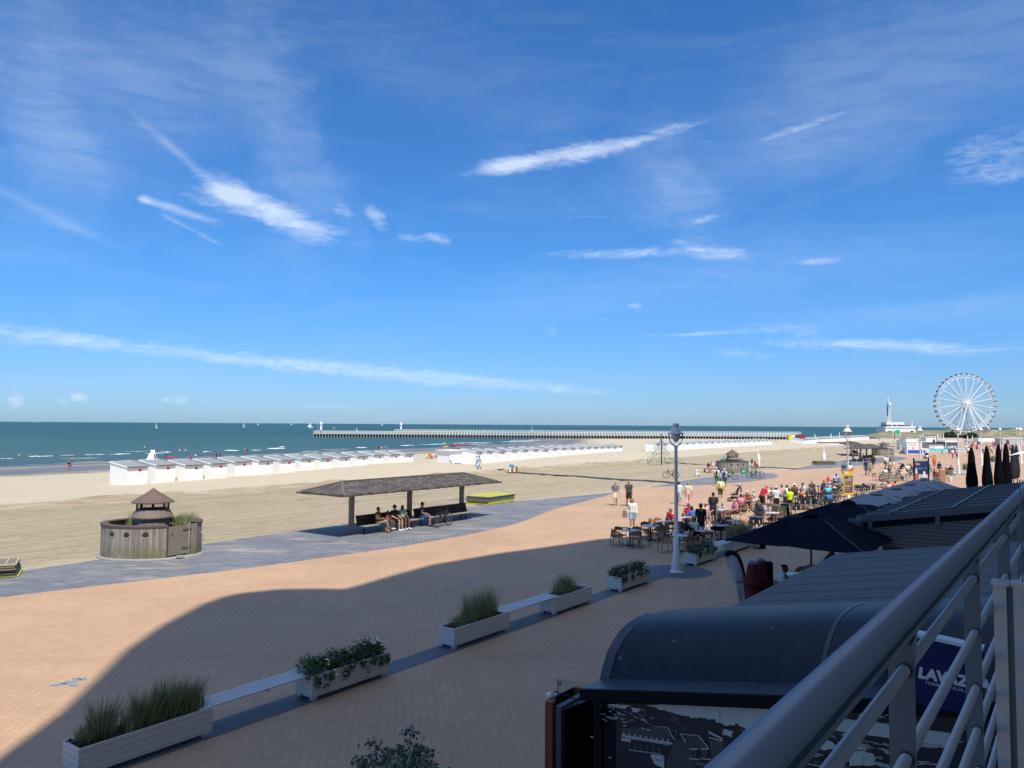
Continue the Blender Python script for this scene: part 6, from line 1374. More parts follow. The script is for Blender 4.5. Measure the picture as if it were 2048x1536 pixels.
bicycle('blue grey bicycle parked just right of the first aid hut', P(1507, 957), R(10), (.06, .08, .12))
bicycle('pale framed bicycle beside the blue grey one at the first aid hut', P(1515, 956.5), R(20), (.4, .42, .45))
def pushchair(label, loc, rz, fab, s=1.0):
    t = thing('pushchair', label, 'pushchair', loc, rz)
    for x, y in ((-.32, -.27), (-.32, .27), (.34, -.22), (.34, .22)):
        r = .14 if x < 0 else .10; mb = MB(); mb.tube([(x+r*math.cos(k*.5236), y, r+.02+r*math.sin(k*.5236)) for k in range(13)], .025, 6, cap=False); mb.bar((x-r, y, r+.02), (x+r, y, r+.02), .01); mb.build('wheel', RUB, t)
    mb = MB()
    for y in (-.24, .24): mb.tube([(.34, y, .12), (-.05, y, .55), (-.42, y, 1.05)], .014, 6); mb.tube([(-.32, y, .15), (.12, y, .60)], .014, 6)
    mb.bar((-.42, -.24, 1.05), (-.42, .24, 1.05), .03); mb.build('chassis', RUB, t)
    mb = MB(); mb.box((.0, 0, .46), (.42, .40, .06)); mb.box((-.2, 0, .68), (.06, .40, .44), m=Matrix.Rotation(-.25, 3, 'Y')); mb.build('seat', fab, t)
    mb = MB(); mb.smooth = True; vs = []
    for k in range(7):
        a = R(200-k*24); 
        for y in (-.23, 0, .23): vs.append((-.10+.34*math.cos(a)*(1 if y else 1), y, .74+(.34 if y else .37)*math.sin(a)))
    mb.add(vs, [(k*3+j, k*3+j+1, k*3+3+j+1, k*3+3+j) for k in range(6) for j in range(2)]); mb.build('hood', fab, t)
    mb = MB(); mb.box((0, 0, .24), (.40, .34, .14)); mb.build('basket', RUB, t); t.scale = (s,)*3; return t
CHAR = mat('charcoal_fabric', (.035, .035, .04), .85)
pushchair('charcoal pushchair standing between the cafe tables and the promenade', P(1469, 1003), R(150), CHAR, 1.15)
pushchair('black pushchair by the far grey chairs, hood up', P(1800, 946), R(190), mat('black_fabric', (.01, .01, .012), .85), 1.1)
pushchair('dark pushchair on the paving left of the advertising trailer', P(1804, 908), R(160), CHAR, 1.3)
CY = mat('yellow_frame_paint', (.62, .62, .09), .6, var=.15, vs=3); CB = mat('blue_mesh', (.06, .17, .33), .7); CD = mat('navy_mesh', (.07, .085, .09), .7, var=.4, vs=3); CW = mat('worn_wood', (.20, .17, .13), .85, var=.4, vs=3)
CS = mat('sandy_mesh', (.42, .39, .13), .8, var=.4, vs=4)
def stack(name, lab, loc, rz, Lx, Ly, layers, grp=None):
    t = thing(name, lab, 'stack', loc, rz, grp); rnd = random.Random(int(Lx*10)); z = .03
    for i, (fm, im) in enumerate(layers):
        dx, dy = rnd.uniform(-.12, .12), rnd.uniform(-.08, .08); mb = MB(); h = .055
        for y in (-Ly/2, Ly/2): mb.box((dx, dy+y, z+h/2), (Lx, .06, h))
        for x in (-Lx/2, Lx/2): mb.box((dx+x, dy, z+h/2), (.06, Ly-.061, h))
        mb.build('frame', fm, t)
        mb = MB(); mb.box((dx, dy, z+h*.45), (Lx-.1, Ly-.1, .012)); mb.build('mesh_panel', im, t)
        mb = MB()
        for q in range(1, 6): mb.box((dx-Lx/2+Lx*q/6, dy, z+h*.7), (.05, Ly-.06, .03))
        mb.build('cross_bar', fm, t); z += h+.03
    return t
p = P(986, 1003); q = P(1033, 1006)
stack('panel_stack', 'stack of yellow framed panels with blue layer lying on the grey paving by the sand', P(983, 1004.5), ANG+R(4), 3.6, 1.9, [(CY, CY), (CY, CD), (CY, CY), (CW, CW), (CB, CB), (CD, CD), (CY, CS)])
stack('panel_stack', 'stack of worn wooden frames cut off at the left edge of the picture', P(-24, 1152), R(28), 1.9, 1.5, [(CY, CD), (CD, CD), (CW, CW), (CW, CD), (CW, CW), (mat('pale_wood', (.45, .38, .28), .8), CW)])
stack('panel_stack', 'small stack of worn frames with a yellow one at the far edge of the sand', P(1648, 929), R(5), 3.0, 1.6, [(CW, CD), (CY, CY), (CW, CD), (CW, CW), (CW, CD), (CW, CW)])
mb = MB(); mb.lathe([(.30, 0), (.30, .9), (.12, 1.1), (.10, 1.9), (.02, 2.5)], P(1648, 920), 12); tag(mb.build('white_buoy', POLE), 'white post buoy standing behind the small frame stack on the far sand', 'buoy')
# deck chairs
for px, col, lab in ((855.5, CY, 'yellow deck chair on the sand between the hut rows'), (862.5, mat('red_canvas_bright', (.6, .04, .04), .7), 'red deck chair next to the yellow one on the sand')):
    t = thing('deck_chair', lab, 'deck chair', P(px, 919), R(-30)); mb = MB(); mb.bar((-.5, 0, .9), (.35, 0, .2), .55, .03); mb.build('canvas', col, t); mb = MB()
    for y in (-.3, .3): mb.bar((-.5, y, .95), (.5, y, 0), .05); mb.bar((-.45, y, 0), (.35, y, .5), .05)
    mb.build('frame', CW, t)
# ================================================================ CAFE FURNITURE
RAT = mat('brown_rattan', (.26, .135, .075), .75, var=.35, vs=30); RSEAT = mat('tan_seat', (.26, .18, .12), .8); LEG = mat('black_tube', (.012, .012, .014), .5); BEI = mat('beige_rattan', (.27, .235, .175), .8, var=.25, vs=30); WHF = mat('white_curl_tube', (.50, .48, .42), .5)
def chair(kind, label, loc, rz, grp):
    t = thing('terrace_chair', label, 'chair', loc, rz, grp)
    sm, lm, bm = {'brown': (RSEAT, LEG, RAT), 'black': (CHAR, WHF, CHAR), 'beige': (BEI, BEI, BEI)}[kind]
    mb = MB(); mb.box((0, 0, .445), (.46, .46, .045)); mb.build('seat', sm, t)
    for x, y in ((.20, .21), (.20, -.21), (-.20, .20), (-.20, -.20)):
        mb = MB(); mb.tube([(x, y, .62 if x > 0 else .66), (x*1.28, y*1.12, 0)], .014 if kind != 'beige' else .018, 6); mb.build('leg', lm, t)
    # curved open back that runs into the arms
    mb = MB(); mb.smooth = True; n = 16; vs = []
    for k in range(n+1):
        a = R(78+204*k/n); x, y = .25*math.cos(a), .27*math.sin(a)
        top = .66+.17*max(0, -math.cos(a))**.7 ; h = .045+ .13*max(0, -math.cos(a))
        vs += [(x+.01, y, top-h), (x-.012*0, y*1.04, top)]
    mb.add(vs, [(2*k, 2*k+1, 2*k+3, 2*k+2) for k in range(n)]); o2 = [(p[0]*.93+.0, p[1]*.93, p[2]) for p in vs]; mb.add(o2, [(2*k, 2*k+2, 2*k+3, 2*k+1) for k in range(n)]); mb.add(vs+o2, [(2*k+1, 2*k+3, len(vs)+2*k+3, len(vs)+2*k+1) for k in range(n)])
    mb.build('backrest', bm, t)
    mb = MB()
    for k in range(7): a = R(110+140*k/6); mb.bar((.235*math.cos(a), .235*math.sin(a), .46), (.245*math.cos(a), .262*math.sin(a), .72), .022 if kind != 'black' else .05)
    mb.build('back_slats', bm, t)
    if kind == 'black':
        mb = MB()
        for y in (-.24, .24): mb.tube([(.22, y, .05), (.26, y, .3), (.12, y, .45), (.20, y, .62), (.02, y, .68)], .013, 6)
        mb.build('curled_arm', WHF, t)
    return t
TOPB = mat('pale_blue_top', (.52, .55, .60), .35, var=.06, vs=4); TOPD = mat('dark_top', (.035, .04, .05), .4); TOPG = mat('beige_top', (.40, .37, .31), .5)
def table(label, loc, top, grp, r=.42, square=False):
    t = thing('terrace_table', label, 'table', loc, ANG, grp); mb = MB()
    if square: mb.box((0, 0, .735), (.74, .74, .03))
    else: mb.lathe([(.01, .72), (r, .72), (r+.01, .735), (r, .75), (.01, .751)], n=28)
    mb.build('top', top, t); mb = MB(); mb.tube([(0, 0, .05), (0, 0, .72)], .035, 8); mb.build('column', LEG, t)
    mb = MB(); mb.bar((-.3, 0, .03), (.3, 0, .03), .05, .035); mb.bar((0, -.3, .032), (0, .3, .032), .05, .035); mb.build('foot', LEG, t); return t
PROTO = {}
def place_chair(kind, label, p, rz, grp):
    if kind not in PROTO: PROTO[kind] = chair(kind, label, p, rz, grp); return PROTO[kind]
    return dup(PROTO[kind], p, rz, label, grp)
def place_table(kind, label, p, grp):
    k = 't'+kind
    if k not in PROTO:
        PROTO[k] = {'round': lambda: table(label, p, TOPB, grp), 'dark': lambda: table(label, p, TOPD, grp, square=True), 'beige': lambda: table(label, p, TOPG, grp)}[kind](); return PROTO[k]
    return dup(PROTO[k], p, ANG, label, grp)
SIDE = {0: 'right', 90: 'far', 180: 'left', 270: 'near', 45: 'far right', 135: 'far left', 225: 'near left', 315: 'near right'}
def put_set(px, py, desc, tk, ck, angs, tg, cg, ztab=.74, rad=.66, tdesc=None):
    c = P(px, py, ztab); c.z = 0
    place_table(tk, tdesc or desc, c, tg)
    for a in angs:
        q = c+Vector((math.cos(R(a)), math.sin(R(a)), 0))*rad
        side = SIDE.get(round(a/45)*45 % 360)
        place_chair(ck, 'empty %s chair, %s side of %s' % ({'brown': 'rattan', 'black': 'black', 'beige': 'beige'}[ck], side, desc), q, R(a+180+((px*7+a) % 23-11)), cg)
G1_, G2_, G3_ = 'brown rattan chairs of the near terrace', 'black chairs of the middle terrace', 'beige chairs of the far terrace'
T1_, T2_, T3_ = 'round pale tables of the near terrace', 'dark tables of the middle terrace', 'beige tables of the far terrace'
for px, py, d, angs in ((1260.5, 1060.5, 'the leftmost round table', (185, 285, 350, 130, 60)), (1301, 1051, 'the second round table from the left', (300, 345, 100, 45)), (1331, 1042.5, 'the third round table left of the lamp shaft', (150, 110, 280, 330)),
      (1358, 1070.5, 'the round table crossed by the near lamp shaft', (190, 290, 345, 45)), (1470, 1041.5, 'the empty oval table behind the grass planter', (170, 100, 350, 225)), (1369, 1034, 'the small table with bottles right of the lamp shaft', (270,)),
      (1446, 1019, 'the table of the child in the striped top', (180, 270)), (1441, 1050, 'the narrow table behind the grass planter', (60,)), (1510, 1033.5, 'the table of the person in the navy shirt', (250, 330)), (1544, 1025, 'the round table beside the chalk boards', (200, 20)), (1492, 1001, 'the table between pink and red brown shirts', (0,)),
      (1409, 1061, 'the laid table below the man in black', (265,))):
    put_set(px, py, d, 'round', 'brown', angs, T1_, G1_, tdesc='round pale blue topped table, '+d.replace('the ', '', 1))
for px, py, d, angs in ((1536, 1008, 'the dark table beside the man in red', (200, 320)), (1575, 1008, 'the dark table between both standing men', (30, 300)), (1591, 996, 'the dark table near the neon shirt', (200, 280, 350)), (1606, 994, 'the dark table before the orange shirt', (270, 20)), (1622, 985, 'the dark table before the olive shirt', (290, 350, 60)),
      (1640, 986, 'the long dark table left of the blue shirt', (200, 270, 330)), (1637, 972, 'the dark table behind the man in dark grey', (200, 330)), (1688, 993, 'the table at the foot of the menu board', (180, 300)), (1713, 973, 'the dark table right of the menu board', (200, 270, 340, 60)), (1727, 971, 'the second dark table right of the menu board', (270, 340)), (1744, 968, 'the dark table at the right end of the terrace', (190, 350)), (1652, 998, 'the table behind the navy parasol', (180, 250)), (1628, 998, 'the bushy side of the middle terrace', (200, 300))):
    put_set(px, py, d, 'dark', 'black', angs, T2_, G2_, tdesc='black square table, '+d.replace('the ', '', 1))
for px, py, d, angs in ((1762, 947, 'the leftmost beige table', (190, 270, 330, 60)), (1776, 949, 'the second beige table', (200, 270, 350)), (1793, 944, 'the third beige table', (190, 270, 340)), (1806, 948, 'the beige table by the navy banner', (200, 280)), (1768, 972, 'the beige table just above the grey parasols', (180, 60, 300)), (1790, 973, 'the beige table behind the grey parasol peaks', (200, 30))):
    put_set(px, py, d, 'beige', 'beige', angs, T3_, G3_, tdesc='beige round table, '+d.replace('the ', '', 1))
# table clutter
def clutter(name, lab, px, py, kind, z=.752):
    p = P(px, py, z)
    mb = MB()
    if kind == 'bottle': mb.lathe([(.01, 0), (.035, 0), (.035, .14), (.014, .19), (.014, .25), (.01, .25)], p, 10); m_ = mat('bottle_green', (.02, .06, .05), .2)
    elif kind == 'holder': mb.lathe([(.01, 0), (.05, 0), (.05, .09), (.01, .09)], p, 8); m_ = BLK
    elif kind == 'glass': mb.lathe([(.01, 0), (.035, 0), (.04, .13), (.034, .13), (.03, .02)], p, 10); m_ = mat('drink_glass', (.5, .55, .58), .15)
    elif kind == 'cup': mb.lathe([(.01, 0), (.03, 0), (.045, .07), (.04, .07)], p, 10); mb.lathe([(.01, .0), (.075, .012)], p, 12); m_ = WHT
    elif kind == 'napkin': mb.box(p+Vector((0, 0, .05)), (.16, .11, .10)); m_ = WHT
    tag(mb.build(name, m_), lab, kind if kind != 'holder' else 'table caddy')
for a in (('caddy', 'small black caddy on the leftmost round table', 1259, 1060, 'holder'), ('caddy', 'small black caddy on the second round table', 1308, 1051, 'holder'), ('caddy', 'small black caddy on the third round table', 1334, 1041.5, 'holder'), ('bottle', 'dark bottle on the small table right of the lamp shaft', 1364.5, 1034, 'bottle'), ('bottle', 'second dark bottle on the small table right of the lamp shaft', 1367, 1033, 'bottle'),
          ('napkin_box', 'white napkin block on the table crossed by the lamp shaft', 1373, 1068, 'napkin'), ('caddy', 'small caddy left of the shaft on the table crossed by the lamp', 1342, 1070, 'holder'), ('glass', 'drinking glass at the left on the laid table', 1400, 1059, 'glass'), ('glass', 'drinking glass in the middle of the laid table', 1408, 1058, 'glass'), ('glass', 'drinking glass at the right on the laid table', 1414, 1060, 'glass'), ('bottle', 'dark bottle on the laid table by the woman in white', 1397, 1060, 'bottle'),
          ('cup', 'white cup on the table of the striped child', 1451, 1018, 'cup'), ('cup', 'left white cup on a chair side table behind the empty oval table', 1448, 1039, 'cup'), ('napkin_box', 'white menu block on the pink shirt table', 1495, 1000, 'napkin')): clutter(*a)
# chalk boards
def aboard(lab, px, py, rz, face, frame, s=1.0):
    t = thing('chalk_board', lab, 'chalk board', P(px, py), rz); 
    for sg_, nm in ((-1, 'front_panel'), (1, 'rear_panel')):
        mb = MB(); mb.add([(sg_*.28, -.28, 0), (sg_*.28, .28, 0), (sg_*.02, .28, .95), (sg_*.02, -.28, .95), (sg_*.28-.03*sg_, -.28, 0), (sg_*.28-.03*sg_, .28, 0), (0, .28, .93), (0, -.28, .93)], [(0,1,2,3),(7,6,5,4),(0,3,7,4),(1,5,6,2),(2,6,7,3)]); pn = mb.build(nm, frame, t)
        mb = MB(); x0, x1 = sg_*.268, sg_*.06; mb.add([(x0+sg_*.004, -.22, .08), (x0+sg_*.004, .22, .08), (x1+sg_*.004, .22, .84), (x1+sg_*.004, -.22, .84)], [(0,1,2,3)]); mb.build('slate', face, pn)
    t.scale = (s,)*3
aboard('wooden framed chalk board left of the green board behind the navy parasol', 1553, 1043, R(205), mat('board_brown', (.11, .07, .05), .7, var=.5, vs=9), mat('light_oak', (.30, .24, .15), .7), 1.1)
aboard('green chalk board with dark frame just right of the wooden framed one', 1569, 1039, R(210), mat('board_green', (.02, .12, .07), .6, var=.5, vs=9), BLK, 1.0)
aboard('small dark A board standing below the tip of the navy parasol', 1519, 1097, R(30), mat('board_pale', (.25, .28, .3), .6), BLK, .75)
# banner on posts, screens and planters on the far terrace
D = 58
t = thing('wind_banner', 'navy banner with white figures between two dark posts on the far terrace', 'banner', (at2(1841, 918, D).x, D, 0)); 
def brect(x0, y0, x1, y1, nm, mt, off=0.0, th=.02): a = at2(x0, y1, D); b = at2(x1, y0, D); mb = MB(); mb.box2((a.x-t.location.x, off, a.z), (b.x-t.location.x, off+th, b.z)); return mb.build(nm, mt, t)
NB = NT('banner_print', .7); m = NB; g = m.n('ShaderNodeTexCoord'); nn_ = m.noise(m.mapping(g.outputs['Object'], sc=(.6, 1, 1.6)), 1.4, 4, .6, 1.2); m.color(m.mix(m.ramp(nn_, .5, .62), (.012, .03, .10), (.10, .15, .30)))
brect(1828, 922, 1856, 948.5, 'cloth', NB.m); brect(1828, 918, 1856, 922, 'top_band', mat('banner_pale', (.50, .46, .36), .7)); brect(1828, 948.5, 1837, 966, 'red_band', mat('banner_red', (.42, .13, .09), .7)); brect(1837, 948.5, 1856, 966, 'lower_band', mat('banner_rose', (.55, .50, .50), .7, var=.2, vs=2))
for x in (1827.3, 1856.4): a = at2(x, 916, D); mb = MB(); mb.bar((a.x-t.location.x, 0, 0), (a.x-t.location.x, 0, a.z), .08); mb.build('post', BLK, t)
mb = MB()
for px, yt, yb, w in ((1848, 942, 962, .22), (1832, 936, 948, .10)):
    a = at2(px, yt, D); b = at2(px, yb, D); x = a.x-t.location.x; h = a.z-b.z; mb.lathe([(w*.5, b.z), (w*.9, b.z+h*.35), (w*.5, b.z+h*.6), (w*.35, b.z+h*.7), (w*.45, b.z+h*.85), (.02, a.z)], (x, -.03, 0), 12, 1, .08)
mb.build('white_figure', WHT, t)
a = at2(1831, 930, D); text('lettering', 'De', .26, plane_m((a.x-t.location.x, -.02, a.z), (1, 0, 0), (0, 0, 1)), WHT, t)
mb = MB(); p = P(1886, 965); D = p.y; a = at2(1880, 965, D); b = at2(1891.5, 940, D); t = thing('wooden_screen', 'light wooden board screen beside the white bin on the far terrace', 'screen', p); mb.box2((a.x-p.x, 0, .02), (b.x-p.x, .06, b.z)); mb.build('board', mat('oak_board', (.36, .19, .10), .7, var=.2, vs=2), t)
p = P(1900.3, 964.5); t = thing('waste_bin', 'pale grey round bin right of the wooden screen on the far terrace', 'waste bin', p); s = p.y/F; mb = MB(); mb.lathe([(3.6*s, 0), (4.1*s, 11.5*s), (3.9*s, 11.8*s), (3.6*s, 11*s)], n=18); mb.build('drum', mat('bin_pale', (.55, .56, .55), .5), t); mb = MB(); mb.lathe([(.01, 11.2*s), (3.7*s, 11.3*s)], n=18); mb.build('opening', BLK, t)
def pot(lab, px, py, wpx, hpx, gpx, seed, box=WB):
    p = P(px, py); s = p.y/F; t = thing('planter', lab, 'planter', p, ANG, 'white planters along the promenade'); w = wpx*s; h = hpx*s; mb = MB(); mb.box2((-w/2, -.3, .05), (w/2, .3, h)); mb.build('box', box, t)
    mb = MB(); blades(mb, random.Random(seed), 700, -w/2+.05, w/2-.05, -.25, .25, h-.05, gpx*s, .35, .012); leafblob(mb, random.Random(seed), 350, (0, 0, h+gpx*s*.3), (w*.45, .3, gpx*s*.35), .08, (0, 2, 2)); mb.build('grass', [G1, G2, G3], t)
pot('white planter with yellow green grass left of the wooden screen', 1874, 962, 12, 9, 11, 21); pot('white planter with grass between the lamp foot and the first closed black parasol', 1931, 949, 14, 9, 15, 22)
pot('white planter with grass behind the second closed black parasol', 1986, 931, 9, 7, 14, 23); pot('low white planter with white flowers left of the wooden screen', 1868, 969, 14, 6, 4, 24); pot('planter with grass right behind the wooden screen', 1893, 956, 9, 6, 12, 25)
pot('planter with low grass on the middle terrace below the blue shirt', 1633, 1014, 26, 7, 7, 26, mat('grey_planter', (.25, .26, .24), .8))
t = thing('planter_bench', 'white slanted bench seat right of the wooden screen on the far terrace', 'bench', P(1907, 953), ANG); mb = MB(); mb.box((0, 0, .42), (1.6, .5, .07)); mb.build('seat', WSLAT, t); mb = MB(); mb.box((-.7, 0, .2), (.06, .45, .38)); mb.box((.7, 0, .2), (.06, .45, .38)); mb.build('legs', WSLAT, t)

# ================================================================ PEOPLE
SKIN = {'pale': (.52, .30, .22), 'tan': (.40, .20, .12), 'brown': (.20, .095, .055), 'dark': (.07, .035, .022)}
def skin(k): return mat('skin_'+k, SKIN[k], .55, var=.06, vs=9)
EYE = mat('eye_dark', (.02, .015, .015), .3); LIP = mat('lip', (.30, .10, .08), .5)
def capsule(mb, a, b, ra, rb, n=10, sx=1.0):
    a = Vector(a); b = Vector(b); d = b-a; l = d.length
    if l < 1e-5: d = Vector((0, 0, 1)); l = 1e-5
    d = d/l; ref = Vector((0, 1, 0)) if abs(d.y) < .9 else Vector((1, 0, 0)); x = ref.cross(d).normalized(); y = d.cross(x); prof = []
    for i in range(4): t = -math.pi/2+i*math.pi/8*1.0; prof.append((ra*math.cos(t), ra*math.sin(t)))
    prof.append((ra, 0)); prof.append((rb, l))
    for i in range(1, 5): t = i*math.pi/8; prof.append((rb*math.cos(t), l+rb*math.sin(t)))
    vs = []
    for r, h in prof:
        r = max(r, .001)
        for k in range(n): an = 2*math.pi*k/n; vs.append(a+d*h+x*(r*math.cos(an))+y*(r*math.sin(an)))
    m = len(prof); mb.add(vs, [(i*n+k, i*n+(k+1) % n, (i+1)*n+(k+1) % n, (i+1)*n+k) for i in range(m-1) for k in range(n)]+[tuple(reversed(range(n))), tuple((m-1)*n+k for k in range(n))], True)
def remeshed(mb, voxel, name, smooth_it=2):
    me = bpy.data.meshes.new('tmp'); me.from_pydata(mb.v, [], mb.f); o = bpy.data.objects.new('tmp', me); COL.objects.link(o)
    md = o.modifiers.new('r', 'REMESH'); md.mode = 'VOXEL'; md.voxel_size = voxel; md.use_smooth_shade = True
    if smooth_it: s = o.modifiers.new('s', 'SMOOTH'); s.iterations = smooth_it; s.factor = .5
    dg = bpy.context.evaluated_depsgraph_get(); r = bpy.data.meshes.new_from_object(o.evaluated_get(dg)); bpy.data.objects.remove(o); bpy.data.meshes.remove(me); r.name = name; return r
# poses: facing +X, left = +Y
def pose(kind):
    J = dict(pel=(0, 0, .93), che=(.0, 0, 1.33), nck=(0, 0, 1.47), hd=(.02, 0, 1.60))
    arm = None
    if kind in ('stand', 'walk', 'walk2', 'hold', 'lean'):
        J.update(hipL=(0, .09, .90), hipR=(0, -.09, .90), kneL=(.02, .10, .49), kneR=(.02, -.10, .49), ankL=(-.01, .10, .08), ankR=(-.01, -.10, .08), toeL=(.15, .12, .035), toeR=(.15, -.12, .035))
        J.update(shL=(0, .185, 1.40), shR=(0, -.185, 1.40), elL=(-.03, .235, 1.12), elR=(-.03, -.235, 1.12), wrL=(.05, .25, .88), wrR=(.05, -.25, .88))
        if kind == 'walk': J.update(kneL=(.20, .10, .50), ankL=(.28, .09, .10), toeL=(.43, .10, .07), kneR=(-.02, -.09, .49), ankR=(-.30, -.09, .15), toeR=(-.17, -.10, .04), elL=(-.12, .23, 1.14), wrL=(-.14, .25, .90), elR=(.08, -.23, 1.13), wrR=(.22, -.22, .93))
        if kind == 'walk2': J.update(kneR=(.16, -.09, .51), ankR=(.16, -.09, .12), toeR=(.31, -.10, .08), kneL=(0, .09, .49), ankL=(-.14, .09, .09), toeL=(.01, .10, .035), elR=(-.10, -.24, 1.13), wrR=(-.02, -.27, .90), elL=(.04, .24, 1.12), wrL=(.14, .24, .90))
        if kind == 'hold': J.update(elL=(.02, .25, 1.13), elR=(.02, -.25, 1.13), wrL=(.25, .10, 1.12), wrR=(.25, -.10, 1.10), hd=(.06, 0, 1.59))
        if kind == 'lean': J.update(pel=(-.06, 0, .92), che=(.14, 0, 1.28), nck=(.24, 0, 1.40), hd=(.33, 0, 1.50), shL=(.16, .18, 1.34), shR=(.16, -.18, 1.34), elL=(.16, .25, 1.08), elR=(.16, -.25, 1.08), wrL=(.38, .14, 1.0), wrR=(.38, -.14, 1.0))
    elif kind.startswith('sit'):
        J.update(pel=(-.02, 0, .56), che=(-.06, 0, .95), nck=(-.04, 0, 1.08), hd=(-.01, 0, 1.21), hipL=(0, .09, .54), hipR=(0, -.09, .54), kneL=(.42, .12, .55), kneR=(.42, -.12, .55), ankL=(.42, .12, .10), ankR=(.42, -.12, .10), toeL=(.57, .14, .04), toeR=(.57, -.14, .04),
                 shL=(-.05, .185, 1.02), shR=(-.05, -.185, 1.02), elL=(.02, .25, .77), elR=(.02, -.25, .77), wrL=(.24, .16, .68), wrR=(.24, -.16, .68))
        if kind == 'sit_table': J.update(che=(.02, 0, .94), nck=(.07, 0, 1.06), hd=(.13, 0, 1.18), shL=(.03, .185, 1.01), shR=(.03, -.185, 1.01), elL=(.18, .26, .80), elR=(.18, -.26, .80), wrL=(.42, .12, .80), wrR=(.42, -.12, .80), ankL=(.30, .12, .10), toeL=(.45, .14, .04))
        if kind == 'sit_cross': J.update(kneR=(.43, -.02, .62), ankR=(.52, .10, .28), toeR=(.65, .14, .26), kneL=(.42, .10, .52), wrL=(.34, .10, .70), wrR=(.34, -.08, .72))
        if kind == 'sit_back': J.update(che=(-.14, 0, .93), nck=(-.17, 0, 1.06), hd=(-.15, 0, 1.19), shL=(-.15, .185, 1.0), shR=(-.15, -.185, 1.0), elL=(-.10, .27, .76), elR=(-.10, -.27, .76), wrL=(.12, .20, .70), wrR=(.12, -.20, .70), ankL=(.56, .12, .10), toeL=(.70, .14, .06))
        if kind == 'sit_phone': J.update(hd=(.03, 0, 1.19), elL=(.06, .24, .80), elR=(.04, -.24, .80), wrL=(.27, .06, .92), wrR=(.27, -.08, .70))
    elif kind == 'lie':
        J.update(pel=(0, 0, .14), che=(-.30, 0, .36), nck=(-.40, 0, .47), hd=(-.44, 0, .60), hipL=(.02, .09, .12), hipR=(.02, -.09, .12), kneL=(.38, .12, .36), kneR=(.42, -.12, .14), ankL=(.62, .12, .08), ankR=(.82, -.12, .08), toeL=(.76, .13, .05), toeR=(.90, -.13, .16), shL=(-.33, .19, .42), shR=(-.33, -.19, .42), elL=(-.50, .25, .20), elR=(-.50, -.25, .20), wrL=(-.55, .22, .04), wrR=(-.55, -.22, .04))
    elif kind == 'crouch':
        J.update(pel=(-.12, 0, .42), che=(.10, 0, .72), nck=(.18, 0, .84), hd=(.25, 0, .95), hipL=(-.10, .09, .40), hipR=(-.10, -.09, .40), kneL=(.26, .14, .48), kneR=(.26, -.14, .48), ankL=(0, .12, .09), ankR=(0, -.12, .09), toeL=(.14, .14, .04), toeR=(.14, -.14, .04), shL=(.10, .18, .78), shR=(.10, -.18, .78), elL=(.24, .22, .52), elR=(.24, -.22, .52), wrL=(.36, .10, .34), wrR=(.36, -.10, .34))
    return {k: Vector(v) for k, v in J.items()}
BC = {}
def V3(v): return Vector(v)
